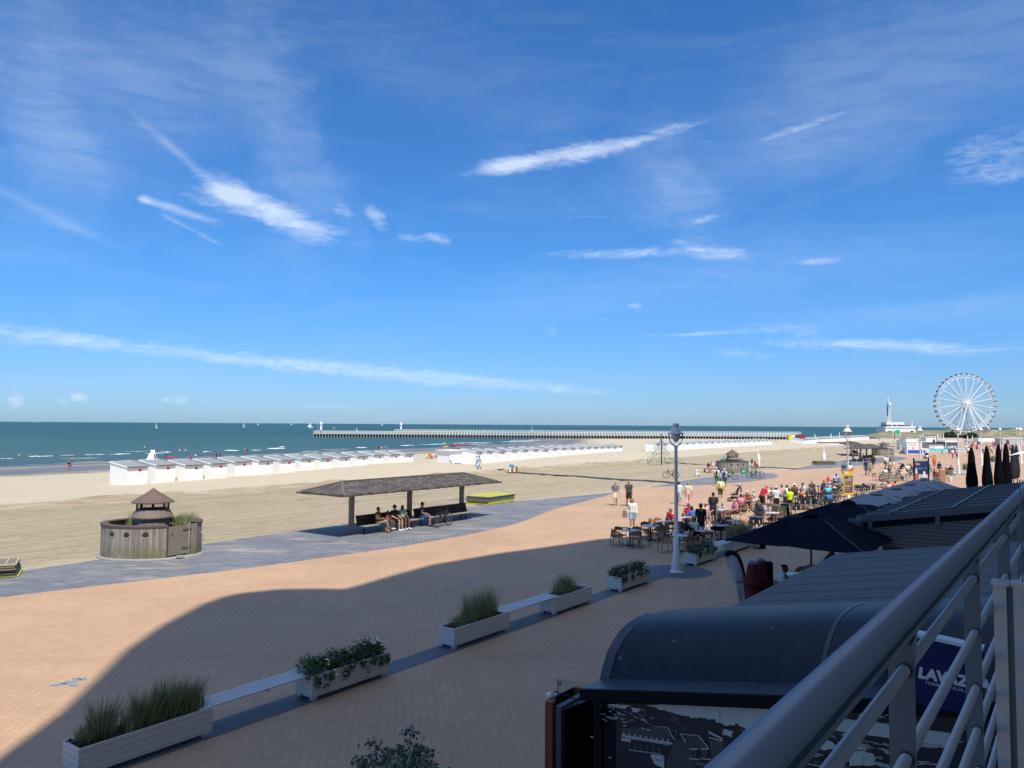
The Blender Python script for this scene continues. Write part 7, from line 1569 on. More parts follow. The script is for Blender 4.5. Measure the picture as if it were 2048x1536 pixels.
def body_mesh(kind):
    if kind in BC: return BC[kind]
    J = pose(kind); mb = MB(); up = (J['nck']-J['pel']).normalized(); Y = Vector((0, 1, 0))
    for s in (-1, 1):
        capsule(mb, J['pel']+Y*.065*s, J['che']+Y*.06*s-up*.16, .105, .088); capsule(mb, J['che']+Y*.07*s-up*.18, J['che']+Y*.075*s, .098, .108)
    capsule(mb, J['shL']-Y*.03, J['shR']+Y*.03, .062, .062); capsule(mb, J['nck']-up*.06, J['hd']-up*.02, .052, .050)
    hd = J['hd']; f = Vector((1, 0, 0)); z = Vector((0, 0, 1))
    if kind in ('lean', 'crouch'): f = Vector((.8, 0, -.6)); z = Vector((.6, 0, .8))
    capsule(mb, hd-z*.005-f*.012, hd+z*.045-f*.012, .083, .088, 12); capsule(mb, hd-z*.075+f*.022, hd+z*.0+f*.018, .048, .062); capsule(mb, hd+f*.075+z*.012, hd+f*.097-z*.022, .010, .016)
    for s in (-1, 1): capsule(mb, hd+Y*.083*s-f*.01-z*.02, hd+Y*.086*s-f*.014+z*.02, .012, .016)
    for S, s in (('L', 1), ('R', -1)):
        capsule(mb, J['sh'+S], J['el'+S], .054, .041); capsule(mb, J['el'+S], J['wr'+S], .041, .027)
        capsule(mb, J['hip'+S], J['kne'+S], .088, .056); capsule(mb, J['kne'+S], J['kne'+S].lerp(J['ank'+S], .4), .055, .058); capsule(mb, J['kne'+S].lerp(J['ank'+S], .35), J['ank'+S], .058, .036)
        capsule(mb, J['ank'+S]-Vector((.03, 0, .03)), J['toe'+S], .040, .034)
        d = (J['wr'+S]-J['el'+S]).normalized(); capsule(mb, J['wr'+S]+d*.02, J['wr'+S]+d*.075, .026, .034)
    me = remeshed(mb, .0135, 'person', 2); me.materials.clear(); 
    # hands with fingers, eyes and mouth are welded on as part of the same mesh
    ex = MB(); 
    for S, s in (('L', 1), ('R', -1)):
        d = (J['wr'+S]-J['el'+S]).normalized(); side = d.cross(Vector((0, s, 0))).normalized(); pn = side.cross(d); w0 = J['wr'+S]+d*.085
        for k, (ln, o) in enumerate(((.072, -.027), (.080, -.009), (.076, .009), (.060, .026))):
            a = w0+side*o; b = a+d*ln*.55+pn*.008*s; c = b+d*ln*.40+pn*(.022*s); capsule(ex, a, b, .0095, .009, 6); capsule(ex, b, c, .009, .0075, 6)
        a = J['wr'+S]+d*.045-side*.028; b = a+d*.035-side*.028; capsule(ex, a, b, .012, .0095, 6); capsule(ex, b, b+d*.03+pn*.01*s, .0095, .008, 6)
    for s in (-1, 1): ex.cur = 1; capsule(ex, hd+Y*.030*s+f*.078+z*.020, hd+Y*.036*s+f*.076+z*.020, .010, .009, 6)
    ex.cur = 2; capsule(ex, hd-Y*.02+f*.070-z*.052, hd+Y*.02+f*.070-z*.052, .007, .007, 6)
    bm = bmesh.new(); bm.from_mesh(me); t2 = bpy.data.meshes.new('t'); t2.from_pydata(ex.v, [], ex.f); t2.polygons.foreach_set('material_index', ex.mi); t2.polygons.foreach_set('use_smooth', ex.sm); t2.update()
    bm.from_mesh(t2); bm.to_mesh(me); bm.free(); bpy.data.meshes.remove(t2)
    me.materials.append(skin('tan')); me.materials.append(EYE); me.materials.append(LIP)
    BC[kind] = me; return me
def cloth_mesh(kind, g):
    key = (kind, g)
    if key in BC: return BC[key]
    J = pose(kind); mb = MB(); up = (J['nck']-J['pel']).normalized(); Y = Vector((0, 1, 0)); e = .020
    if g in ('tee', 'long', 'tank', 'dress'):
        for s in (-1, 1):
            capsule(mb, J['pel']+Y*.065*s+up*.04, J['che']+Y*.06*s-up*.16, .112+e*.5, .092+e); capsule(mb, J['che']+Y*.07*s-up*.18, J['che']+Y*.075*s, .100+e, .108+e)
        capsule(mb, J['shL']-Y*.035, J['shR']+Y*.035, .060+e*.8, .060+e*.8)
        if g != 'tank':
            for S in 'LR':
                t = .55 if g in ('tee', 'dress') else 1.0; capsule(mb, J['sh'+S], J['sh'+S].lerp(J['el'+S], t), .056+e, .050+e*1.1)
                if g == 'long': capsule(mb, J['el'+S], J['el'+S].lerp(J['wr'+S], .92), .046+e*.9, .034+e*.8)
    if g in ('shorts', 'pants', 'briefs'):
        for s in (-1, 1): capsule(mb, J['pel']+Y*.065*s-up*.03, J['pel']+Y*.062*s+up*.06, .108+e, .100+e*.7)
        for S in 'LR':
            if g == 'shorts': capsule(mb, J['hip'+S], J['hip'+S].lerp(J['kne'+S], .80), .090+e, .078+e*1.2)
            if g == 'pants': capsule(mb, J['hip'+S], J['kne'+S], .090+e, .060+e); capsule(mb, J['kne'+S], J['kne'+S].lerp(J['ank'+S], .93), .060+e, .048+e)
    if g in ('skirt', 'dress'):
        n = 20; kn = (J['kneL']+J['kneR'])/2; hip = J['pel'].copy(); sit = kind.startswith('sit')
        c0 = hip+up*.06; c1 = kn+(Vector((0, 0, -.05)) if not sit else Vector((.03, 0, -.02)))
        if sit:
            for s in (-1, 1): capsule(mb, hip+Y*.06*s, c1+Y*.10*s, .115+e, .085+e)
            capsule(mb, hip, c1, .12, .09)
        else:
            for s in (-1, 1): capsule(mb, c0+Y*.05*s, c1+Y*.09*s, .105+e, .13)
    if g == 'shoes':
        for S in 'LR': capsule(mb, J['ank'+S]-Vector((.035, 0, .035)), J['toe'+S]+Vector((.01, 0, .004)), .050, .044)
    v = {'shoes': .014}.get(g, .016)
    me = remeshed(mb, v, {'tee': 'shirt', 'long': 'shirt', 'tank': 'shirt'}.get(g, g), 2)
    BC[key] = me; return me
def hair_mesh(kind, g):
    key = (kind, 'h'+g)
    if key in BC: return BC[key]
    J = pose(kind); hd = J['hd']; f = Vector((1, 0, 0)); z = Vector((0, 0, 1)); mb = MB(); Y = Vector((0, 1, 0))
    if kind in ('lean', 'crouch'): f = Vector((.8, 0, -.6)); z = Vector((.6, 0, .8))
    if g in ('short', 'long', 'bun'): capsule(mb, hd-f*.036+z*.012, hd-f*.026+z*.058, .080, .088, 12)
    if g == 'long':
        for s in (-1, 0, 1): capsule(mb, hd-f*.045+Y*.045*s, hd-f*.085+Y*.06*s-z*.22, .055, .036)
    if g == 'bun': capsule(mb, hd-f*.10+z*.09, hd-f*.11+z*.10, .042, .042)
    if g == 'hat':
        capsule(mb, hd-f*.015+z*.06, hd-f*.015+z*.09, .094, .088, 12)
    if g == 'cap':
        capsule(mb, hd-f*.018+z*.045, hd-f*.014+z*.065, .092, .090, 12)
    me = remeshed(mb, .012, {'hat': 'hat', 'cap': 'cap'}.get(g, 'hair'), 1)
    if g in ('hat', 'cap'):
        ex = MB(); c = hd+z*.062-f*.012
        if g == 'hat':
            vs = [c+(f*math.cos(k*.3491)+Y*math.sin(k*.3491))*r-z*(.02 if r > .1 else 0)+z*dz for dz in (0, .008) for r in (.08, .165) for k in range(18)]
            fs = [(k, (k+1) % 18, 18+(k+1) % 18, 18+k) for k in range(18)]+[(36+k, 54+k, 54+(k+1) % 18, 36+(k+1) % 18) for k in range(18)]+[(18+k, 18+(k+1) % 18, 54+(k+1) % 18, 54+k) for k in range(18)]
        else:
            vs = [c+f*(.07+(.10 if abs(k) < 3 else .06 if abs(k) == 3 else .0))+Y*.026*k-z*.015 for k in range(-4, 5)]+[c+f*.05+Y*.026*k+z*.005 for k in range(-4, 5)]; fs = [(k, k+1, 10+k, 9+k) for k in range(8)]
        bm = bmesh.new(); bm.from_mesh(me); t2 = bpy.data.meshes.new('t'); t2.from_pydata([tuple(p) for p in vs], [], fs); bm.from_mesh(t2); bm.to_mesh(me); bm.free(); bpy.data.meshes.remove(t2)
    BC[key] = me; return me
def tinted(o, m_):
    if not o.data.materials: o.data.materials.append(m_)
    o.material_slots[0].link = 'OBJECT'; o.material_slots[0].material = m_
CN = {'white': (.72, .72, .70), 'black': (.012, .012, .014), 'navy': (.018, .03, .075), 'grey': (.17, .175, .18), 'dgrey': (.06, .06, .065), 'red': (.55, .015, .04), 'cream': (.62, .56, .44), 'blue': (.05, .16, .42), 'lblue': (.38, .55, .72), 'denim': (.22, .33, .46), 'green': (.03, .20, .07), 'olive': (.09, .10, .05), 'pink': (.75, .22, .40), 'rose': (.70, .36, .36), 'orange': (.75, .20, .05), 'yellow': (.75, .70, .18), 'neon': (.60, .80, .02), 'brown': (.14, .075, .045), 'rust': (.28, .08, .06), 'turq': (.08, .62, .65), 'khaki': (.30, .27, .19), 'vest': (.30, .28, .23), 'purple': (.10, .07, .14), 'dblue': (.03, .08, .22), 'teal': (.02, .09, .10), 'mint': (.22, .42, .32)}
HN = {'black': (.012, .010, .010), 'brown': (.06, .03, .018), 'blond': (.50, .34, .16), 'grey': (.28, .27, .26), 'white': (.68, .66, .62), 'red': (.26, .09, .04), 'dark': (.025, .017, .013)}
def cm_(n): return mat('cloth_'+n, CN[n], .85, var=.10, vs=8)
def hm_(n): return mat('hair_'+n, HN[n], .7, var=.3, vs=25)
FLORAL = NT('floral_cloth', .85); m = FLORAL; g = m.n('ShaderNodeTexCoord'); m.color(m.mix(m.ramp(m.noise(g.outputs['Object'], 9, 2, .5), .46, .54), (.72, .20, .22), (.78, .62, .60)))
STRIPE = NT('striped_cloth', .85); m = STRIPE; g = m.n('ShaderNodeTexCoord'); s3 = m.n('ShaderNodeSeparateXYZ', {0: g.outputs['Object']}); m.color(m.mix(m.math('GREATER_THAN', m.math('FRACT', m.math('MULTIPLY', s3.outputs[2], 14)), .5), (.75, .75, .73), (.03, .035, .07)))
TIED = NT('tie_dye_cloth', .85); m = TIED; g = m.n('ShaderNodeTexCoord'); m.color(m.mix(m.ramp(m.noise(g.outputs['Object'], 6, 3, .6), .45, .6), (.08, .25, .17), (.70, .75, .68)))
def clothmat(n): return {'floral': MATS['floral_cloth'], 'striped': MATS['striped_cloth'], 'tiedye': MATS['tie_dye_cloth']}.get(n) or cm_(n)
HEADZ = {'lie': .69, 'crouch': 1.05, 'lean': 1.61}
def person(label, loc, face, kind='stand', top='tee', tc='white', bot='shorts', bc='navy', hair='short', hc='brown', sk='tan', shoes='white', s=1.0, group=None, extra=None):
    me = body_mesh(kind); o = link('person', me, None, loc, face); o.scale = (s,)*3
    o.material_slots[0].link = 'OBJECT'; o.material_slots[0].material = skin(sk); tag(o, label, 'person', group)
    if top: c = link('shirt' if top != 'dress' else 'dress', cloth_mesh(kind, top), o); tinted(c, clothmat(tc))
    if top == 'dress': c = link('skirt', cloth_mesh(kind, 'skirt'), o); tinted(c, clothmat(tc))
    if bot: c = link({'pants': 'trousers'}.get(bot, bot), cloth_mesh(kind, bot), o); tinted(c, clothmat(bc))
    if hair: c = link({'hat': 'hat', 'cap': 'cap'}.get(hair, 'hair'), hair_mesh(kind, hair), o); tinted(c, hm_(hc) if hair not in ('hat', 'cap') else cm_(hc))
    if hair in ('hat', 'cap'): c = link('hair', hair_mesh(kind, 'short'), o); c.scale = (.985, .985, .985); c.location = (0, 0, .008); tinted(c, hm_('brown'))
    if shoes: c = link('shoes', cloth_mesh(kind, 'shoes'), o); tinted(c, cm_(shoes))
    J = pose(kind)
    if extra == 'sunglasses':
        h = J['hd']; mb = MB(); mb.box((h.x+.085, 0, h.z+.02), (.02, .135, .04)); mb.build('sunglasses', BLK, o)
    return o
def backpack(lab, o_, J, col, s=1.0):
    c = J['che']; mb = MB(); mb.smooth = True; capsule(mb, (c.x-.19, 0, c.z-.22), (c.x-.18, 0, c.z+.02), .11, .10)
    t = mb.build('backpack', col, None, o_.location, o_.rotation_euler.z); t.scale = o_.scale; tag(t, lab, 'backpack'); return t
A_, T_, Lf, Rt = R(90), R(270), R(180), R(0)
def feet(px, py, z=0): return P(px, py, z)
def seated(px, py, zt=1.30, s=1.0): p = P(px, py, zt*s); p.z = 0; return p
def sitter(label, px, py, face, chair_kind=None, s=1.0, kind='sit', chair_desc=None, **k):
    p = seated(px, py, 1.27 if kind == 'sit_table' else 1.30, s); J = pose(kind); off = Vector((math.cos(face), math.sin(face), 0))*J['hd'].x*s; p = p-off
    o = person(label, p, face, kind, s=s, **k)
    if chair_kind: place_chair(chair_kind, chair_desc or ('%s chair under the %s' % ({'brown': 'rattan', 'black': 'black', 'beige': 'beige'}[chair_kind], label.split(' sitting')[0].split(' seated')[0])), p+Vector((math.cos(face), math.sin(face), 0))*.0, face, {'brown': G1_, 'black': G2_, 'beige': G3_}[chair_kind])
    return o
# ---- people on the shelter bench (bench front edge faces -v)
bf = ANG-R(90)
def bench(label, px, py, dface=0, s=1.0, **k):
    kind = k.get('kind', 'sit'); J = pose(kind)
    p = P(px, py, (1.30)*s); u, v = UV(p); face = bf+dface; o = person(label, W(u, 30.35-.42, -.02 if s == 1 else .45*(1-s)-.02), face, s=s, **k); return o
def bench_u(px, py, z):                # the bench line seen at a photo column
    lo, hi = 20, 45
    for _ in range(40):
        mid = (lo+hi)/2; w = W(mid, 29.9, z); a = w-Vector((0, 0, HC)); x = 1024+F*a.dot(_r)/a.dot(_f)
        if x < px: lo = mid
        else: hi = mid
    return lo
def bench(label, px, dface=0, s=1.0, **k):
    u = bench_u(px, 0, 1.0); return person(label, W(u, 30.35-.46, .45*(1-s)), bf+dface, s=s, **k)
bench('person with crossed legs in grey trousers at the left of the shelter bench', 757, R(25), kind='sit_cross', top='long', tc='brown', bot='pants', bc='khaki', hair='short', hc='dark', sk='brown', shoes='brown')
bench('small child with bare legs on the shelter bench beside the grey trousers', 776, R(10), s=.72, kind='sit', top='tee', tc='rust', bot='shorts', bc='dgrey', hc='dark', sk='brown', shoes='white')
bench('person in black top with pale legs and hat in the middle of the shelter bench', 789.5, R(5), kind='sit', top='tee', tc='black', bot='shorts', bc='black', hair='hat', hc='black', sk='pale', shoes='white')
bench('person with long black hair and green white shirt on the shelter bench by the post', 805.5, R(-5), s=.95, kind='sit', top='tee', tc='tiedye', bot='shorts', bc='black', hair='long', hc='black', sk='brown', shoes='white')
bench('man in navy shirt, cap and blue shorts sitting alone beside the bicycle', 845, R(35), kind='sit', top='tee', tc='navy', bot='shorts', bc='dblue', hair='cap', hc='black', sk='tan', shoes='black')
t = thing('handbag', 'tan handbag on the grey paving at the feet of the crossed legs', 'handbag', P(773, 1063.5), ANG); mb = MB(); mb.add([(-.17, -.07, 0), (.17, -.07, 0), (.17, .07, 0), (-.17, .07, 0), (-.20, -.03, .27), (.20, -.03, .27), (.20, .03, .27), (-.20, .03, .27)], [(0,1,5,4),(1,2,6,5),(2,3,7,6),(3,0,4,7),(4,5,6,7)]); mb.build('bag_body', mat('tan_leather', (.50, .26, .08), .6), t)
mb = MB(); mb.tube([(-.10, 0, .26), (-.06, 0, .36), (.06, 0, .36), (.10, 0, .26)], .01, 6); mb.build('strap', mat('tan_leather', (.50, .26, .08), .6), t)
# ---- walkers: feet pixel
walk = [
 ('man in grey tee and cream shorts walking towards the camera, left of the pair', 1231, 1011, T_, 'walk2', 'tee', 'grey', 'shorts', 'cream', 'short', 'grey', 'pale', 'grey', 1.0),
 ('bald man in dark grey tee and black shorts walking behind the woman in white', 1257.5, 1012.5, T_, 'walk', 'tee', 'dgrey', 'shorts', 'black', None, None, 'tan', 'black', 1.05),
 ('woman with red brown hair, white blouse and denim shorts walking towards the tables', 1264.5, 1058.5, R(265), 'walk2', 'long', 'white', 'shorts', 'denim', 'long', 'red', 'tan', 'yellow', .98),
 ('woman in white top and pale denim shorts half hidden by the near lamp shaft', 1358, 1008.5, R(75), 'walk', 'long', 'white', 'shorts', 'lblue', 'short', 'dark', 'brown', 'white', .95),
 ('blond woman in cream cardigan and pink floral trousers walking away', 1376.5, 1013, R(85), 'walk2', 'long', 'cream', 'pants', 'floral', 'bun', 'blond', 'pale', 'white', 1.0),
 ('person in yellow shirt and grey green shorts walking away with a white backpack', 1441, 1002, R(80), 'walk2', 'long', 'yellow', 'shorts', 'olive', 'short', 'brown', 'tan', 'white', 1.0),
 ('white haired person in pale top and green trousers with a navy backpack by the hut', 1433.5, 971, R(75), 'walk2', 'tee', 'white', 'pants', 'green', 'short', 'white', 'tan', 'white', 1.0),
 ('person in light blue shirt and navy shorts with black backpack in front of the bicycle', 1449, 974, R(70), 'walk2', 'tee', 'lblue', 'shorts', 'dblue', 'short', 'white', 'tan', 'brown', 1.0),
 ('person in turquoise standing behind the first aid hut', 1448.5, 938, T_, 'stand', 'tee', 'turq', 'shorts', 'white', 'short', 'brown', 'tan', None, 1.0),
 ('child in black top standing on the sand right of the first aid hut', 1504, 939, R(0), 'hold', 'tee', 'black', 'shorts', 'lblue', 'short', 'black', 'brown', None, .85),
 ('man in navy tee and shorts walking away beside the khaki romper', 1732.5, 950, R(80), 'walk2', 'tee', 'navy', 'shorts', 'dblue', 'short', 'dark', 'tan', 'black', 1.05),
 ('woman in khaki romper walking away to the right of the navy man', 1741, 951, R(85), 'walk', 'tee', 'khaki', 'shorts', 'khaki', 'short', 'brown', 'tan', 'brown', .97),
 ('person in long black coat walking near the benches of the second shelter', 1746.5, 937, R(90), 'walk2', 'long', 'black', 'shorts', 'black', 'short', 'red', 'tan', 'brown', 1.02),
 ('young person in white and black walking towards the camera, leftmost of the group of three', 1770.5, 936, T_, 'walk2', 'tee', 'white', 'shorts', 'black', 'short', 'dark', 'tan', 'white', 1.0),
 ('person in white top and khaki shorts in the middle of the group of three', 1774.5, 937.5, T_, 'walk', 'tee', 'white', 'shorts', 'khaki', 'short', 'dark', 'brown', 'white', 1.0),
 ('woman in brown top and pale denim shorts in the group of three', 1780.5, 937, T_, 'walk2', 'tank', 'brown', 'shorts', 'lblue', 'long', 'brown', 'tan', 'white', .97),
 ('man in grey tee and beige shorts at the right of the small group', 1786, 938, T_, 'walk', 'tee', 'grey', 'shorts', 'cream', 'short', 'brown', 'tan', 'brown', 1.04),
 ('man in dark teal shirt behind the lamp shaft above the menu board', 1688.5, 958, A_, 'walk2', 'tee', 'teal', 'shorts', 'dgrey', 'short', 'grey', 'tan', 'white', 1.05),
 ('woman in white top with brown shoulder bag right of the lamp above the menu board', 1701, 958, R(100), 'walk', 'tee', 'white', 'skirt', 'rose', 'short', 'dark', 'tan', 'brown', 1.0),
 ('person in red trousers and white top walking in front of the light blue group', 1905.5, 916.5, T_, 'walk2', 'tee', 'white', 'pants', 'red', 'short', 'dark', 'dark', 'black', 1.0),
 ('person in light blue shirt and black trousers, left in the light blue group', 1899, 907.5, A_, 'stand', 'tee', 'lblue', 'pants', 'black', 'short', 'black', 'brown', 'black', 1.05),
 ('person in light blue shirt and black trousers, right in the light blue group', 1909.5, 906, A_, 'stand', 'tee', 'lblue', 'pants', 'navy', 'short', 'black', 'brown', 'black', 1.05),
 ('person in white shirt between both dark trousered light blue shirts', 1904, 905, T_, 'stand', 'tee', 'white', 'pants', 'black', 'short', 'black', 'brown', 'black', 1.0),
 ('person in striped top and navy skirt just left of the fourth lamp shaft', 1914.5, 917, R(100), 'walk2', 'tee', 'striped', 'skirt', 'navy', 'short', 'brown', 'tan', 'black', 1.0),
 ('figure in long orange brown robe standing behind the seated row', 1869, 934, A_, 'stand', 'dress', 'orange', 'pants', 'orange', 'short', 'black', 'brown', None, 1.0),
 ('woman in pale blue dress walking along the middle hut row, left of two', 953.5, 939, R(200), 'walk2', 'tee', 'white', 'skirt', 'lblue', 'short', 'dark', 'tan', None, .97),
 ('man in light blue shirt and shorts walking along the middle hut row, right of two', 958.5, 941, R(200), 'walk', 'tee', 'lblue', 'shorts', 'lblue', 'short', 'dark', 'brown', None, 1.07),
 ('person in white top at the left edge of the first closed black parasol', 1937, 912, A_, 'stand', 'tee', 'white', 'shorts', 'black', 'short', 'dark', 'tan', 'black', 1.05),
]
for (lab, x, y, fa_, kd, tp_, tcx, bt, bcx, hr, hcx, sk_, sh_, s) in walk:
    o = person(lab, feet(x, y), fa_, kd, tp_, tcx, bt, bcx, hr, hcx, sk_, sh_, s)
    if 'white backpack' in lab: backpack('white backpack on the back of the person in yellow', o, pose(kd), cm_('white'))
    if 'navy backpack' in lab: backpack('navy backpack worn over the green trousers', o, pose(kd), cm_('navy'))
    if 'black backpack' in lab: backpack('black backpack on the light blue shirt', o, pose(kd), cm_('black'))
    if 'red brown hair' in lab:
        q = o.location+Vector((-.42, -.05, 0)); t = thing('shopping_bag', 'grey shopping bag hanging from the arm of the woman in white', 'bag', q); mb = MB(); mb.box((0, 0, .82), (.24, .10, .36)); mb.build('bag_body', cm_('grey'), t); mb = MB(); mb.tube([(-.06, 0, 1.0), (.05, 0, 1.12), (.06, 0, 1.0)], .012, 6); mb.build('handle', BLK, t)
    if 'shoulder bag' in lab:
        q = o.location+Vector((.05, -.20, 0)); t = thing('shoulder_bag', 'brown leather bag on the back of the woman right of the lamp', 'bag', q); mb = MB(); capsule(mb, (-.08, 0, .95), (.10, 0, 1.12), .13, .12); mb.build('bag_body', cm_('rust'), t)
    if 'long black coat' in lab:
        pass
person('person in orange top crouching on the sand beside the white feather banner', feet(1513, 937), R(210), 'crouch', 'tee', 'orange', 'shorts', 'black', 'short', 'dark', 'tan', None)
person('sunbather in shorts half lying in front of the white cabin', feet(907, 931.5), R(10), 'lie', None, None, 'shorts', 'black', 'short', 'brown', 'tan', None)
t = thing('bag', 'black bag on the sand beside the sunbather', 'bag', feet(917, 931.5)); mb = MB(); capsule(mb, (-.28, 0, .18), (.25, 0, .2), .18, .16); mb.build('bag_body', cm_('black'), t)
def low_seated(lab, px, py, fa_, s=1.0, **k): person(lab, feet(px, py), fa_, s=s, **k)
person('fair haired person in black sitting left on the low bench by the plank hut', feet(1417, 944.5), R(300), 'sit', 'tee', 'black', 'shorts', 'rose', 'long', 'red', 'pale', None, s=.95)
person('person in white shirt bending forward on the low bench by the plank hut', feet(1424, 944.5), R(220), 'sit_table', 'tee', 'white', 'shorts', 'rose', 'short', 'dark', 'tan', 'red')
t = thing('low_bench', 'low bench carrying two people left of the first aid hut', 'bench', feet(1421, 944)); mb = MB(); mb.box((0, .1, .43), (1.7, .4, .05)); mb.build('seat', SEATW, t); mb = MB(); mb.box((-.7, .1, .2), (.08, .35, .40)); mb.box((.7, .1, .2), (.08, .35, .40)); mb.build('legs', DWOOD, t)
# ---- near terrace
sitter('grey haired person in beige vest with red sleeves sitting left of the lamp shaft', 1341.5, 1016, R(10), 'brown', kind='sit_phone', top='long', tc='red', bot='pants', bc='navy', hc='grey', sk='tan')
o = BC; 
sitter('man in dark cap and red top seated behind the blue shirt', 1377, 1008.5, R(250), 'brown', kind='sit', top='tee', tc='red', bot='shorts', bc='grey', hair='cap', hc='purple', sk='pale')
sitter('long haired person in blue shirt seated with back to the camera beside the lamp', 1382.5, 1013.5, R(120), 'brown', kind='sit_table', top='long', tc='blue', bot='pants', bc='navy', hair='long', hc='black', sk='dark')
person('broad man in black polo with yellow collar standing behind the laid table', feet(1402, 1079), R(250), 'stand', 'tee', 'black', 'pants', 'black', 'short', 'black', 'dark', 'black', s=1.04)
mb = MB(); q = feet(1402, 1079); mb.tube([q+Vector((-.07, -.10, 1.53)), q+Vector((0, -.14, 1.42)), q+Vector((.07, -.10, 1.53))], .018, 6); tag(mb.build('neck_scarf', cm_('yellow')), 'yellow collar scarf at the neck of the broad man in black', 'scarf')
sitter('woman with sunglasses in white top at the laid table', 1387, 1034.5, R(290), 'brown', kind='sit_back', top='tee', tc='white', bot='pants', bc='black', hc='black', sk='tan', extra='sunglasses', hair='short')
sitter('sandy haired person in black left of the laid table', 1374, 1037.5, R(20), 'brown', kind='sit_table', top='long', tc='black', bot='pants', bc='black', hair='cap', hc='khaki', sk='tan')
sitter('pink faced man with sunglasses behind the man in black', 1410.5, 1006.5, R(280), 'brown', kind='sit', top='tank', tc='rose', bot='shorts', bc='grey', hc='grey', sk='pale', extra='sunglasses')
sitter('blond person in white seated behind the standing waiter', 1419, 1001, R(240), 'brown', kind='sit', top='tee', tc='white', bot='shorts', bc='black', hc='blond', sk='pale', hair='long')
o = person('waiter in black shirt with ring emblem standing with his back to us', feet(1427, 1046), R(80), 'hold', 'tee', 'black', 'pants', 'navy', 'short', 'black', 'tan', 'black', s=1.04)
mb = MB(); mb.tube([(-.135, .09*math.cos(k*.5236), 1.28+.09*math.sin(k*.5236)) for k in range(13)], .009, 5, cap=False); mb.build('ring_emblem', mat('emblem_grey', (.20, .22, .20), .6), o)
sitter('woman in black sleeveless top at the right of the laid table', 1437.5, 1027, R(190), 'brown', kind='sit_table', top='tank', tc='black', bot='skirt', bc='black', hair='long', hc='brown', sk='tan')
sitter('child with red brown hair and striped top seated at the far table', 1445, 1006, R(275), 'brown', s=.8, kind='sit_table', top='tee', tc='striped', bot='shorts', bc='red', hc='red', sk='pale')
sitter('blond woman in magenta top and dark cardigan seated sideways', 1469.5, 999, R(200), 'brown', kind='sit', top='tank', tc='pink', bot='pants', bc='black', hc='blond', sk='pale')
sitter('person in pink tee with black visor seen from behind', 1482, 989.5, R(75), 'brown', kind='sit_table', top='tee', tc='pink', bot='pants', bc='olive', hair='cap', hc='black', sk='pale')
sitter('woman with long auburn hair in red brown shirt facing the camera', 1495.5, 986, R(265), 'brown', kind='sit_table', top='tee', tc='rust', bot='shorts', bc='black', hair='long', hc='red', sk='tan')
sitter('person in pale sun hat behind the auburn haired woman', 1493.5, 982.5, R(90), 'brown', kind='sit', top='tee', tc='brown', bot='shorts', bc='khaki', hair='hat', hc='cream', sk='tan')
sitter('white haired person in beige left of the man in red', 1507.5, 980, R(0), 'brown', kind='sit_table', top='tee', tc='cream', bot='pants', bc='white', hc='white', sk='pale')
person('grey haired man in bright red shirt and black shorts standing over the tables', feet(1525, 1022), R(20), 'lean', 'tee', 'red', 'shorts', 'black', 'short', 'grey', 'pale', 'white', s=1.07)
sitter('person in navy shirt sitting at the round table below the man in red', 1518, 1007, R(250), 'brown', kind='sit_table', top='long', tc='navy', bot='pants', bc='black', hc='dark', sk='brown')
sitter('grey haired woman in white shirt behind the man in red', 1542.5, 974, R(280), 'black', kind='sit', top='tee', tc='white', bot='shorts', bc='grey', hc='grey', sk='tan')
sitter('sun reddened man leaning forward behind the white tee', 1547.5, 977.5, R(260), 'black', kind='sit_table', top='tee', tc='dgrey', bot='shorts', bc='grey', hc='brown', sk='pale')
person('person in white tee, black shorts and white cap standing with back to us', feet(1553, 1025), R(85), 'hold', 'tee', 'white', 'shorts', 'black', 'cap', 'white', 'tan', 'black', s=1.0)
sitter('man in grey cap and brown top left of the white shirt', 1563.5, 970, R(300), 'black', kind='sit', top='tee', tc='rose', bot='shorts', bc='grey', hair='cap', hc='grey', sk='pale')
sitter('broad person in white shirt with dark hair seen from behind', 1573.5, 971, R(100), 'black', kind='sit_table', top='long', tc='white', bot='pants', bc='khaki', hc='black', sk='tan')
sitter('person in brown shawl and white hat seen from behind', 1588.5, 968, R(100), 'black', kind='sit', top='long', tc='brown', bot='pants', bc='brown', hair='hat', hc='white', sk='tan')
person('person in neon yellow shirt, green cap and black shorts standing', feet(1580, 1028), R(110), 'hold', 'tee', 'neon', 'shorts', 'black', 'cap', 'green', 'tan', 'black', s=.98)
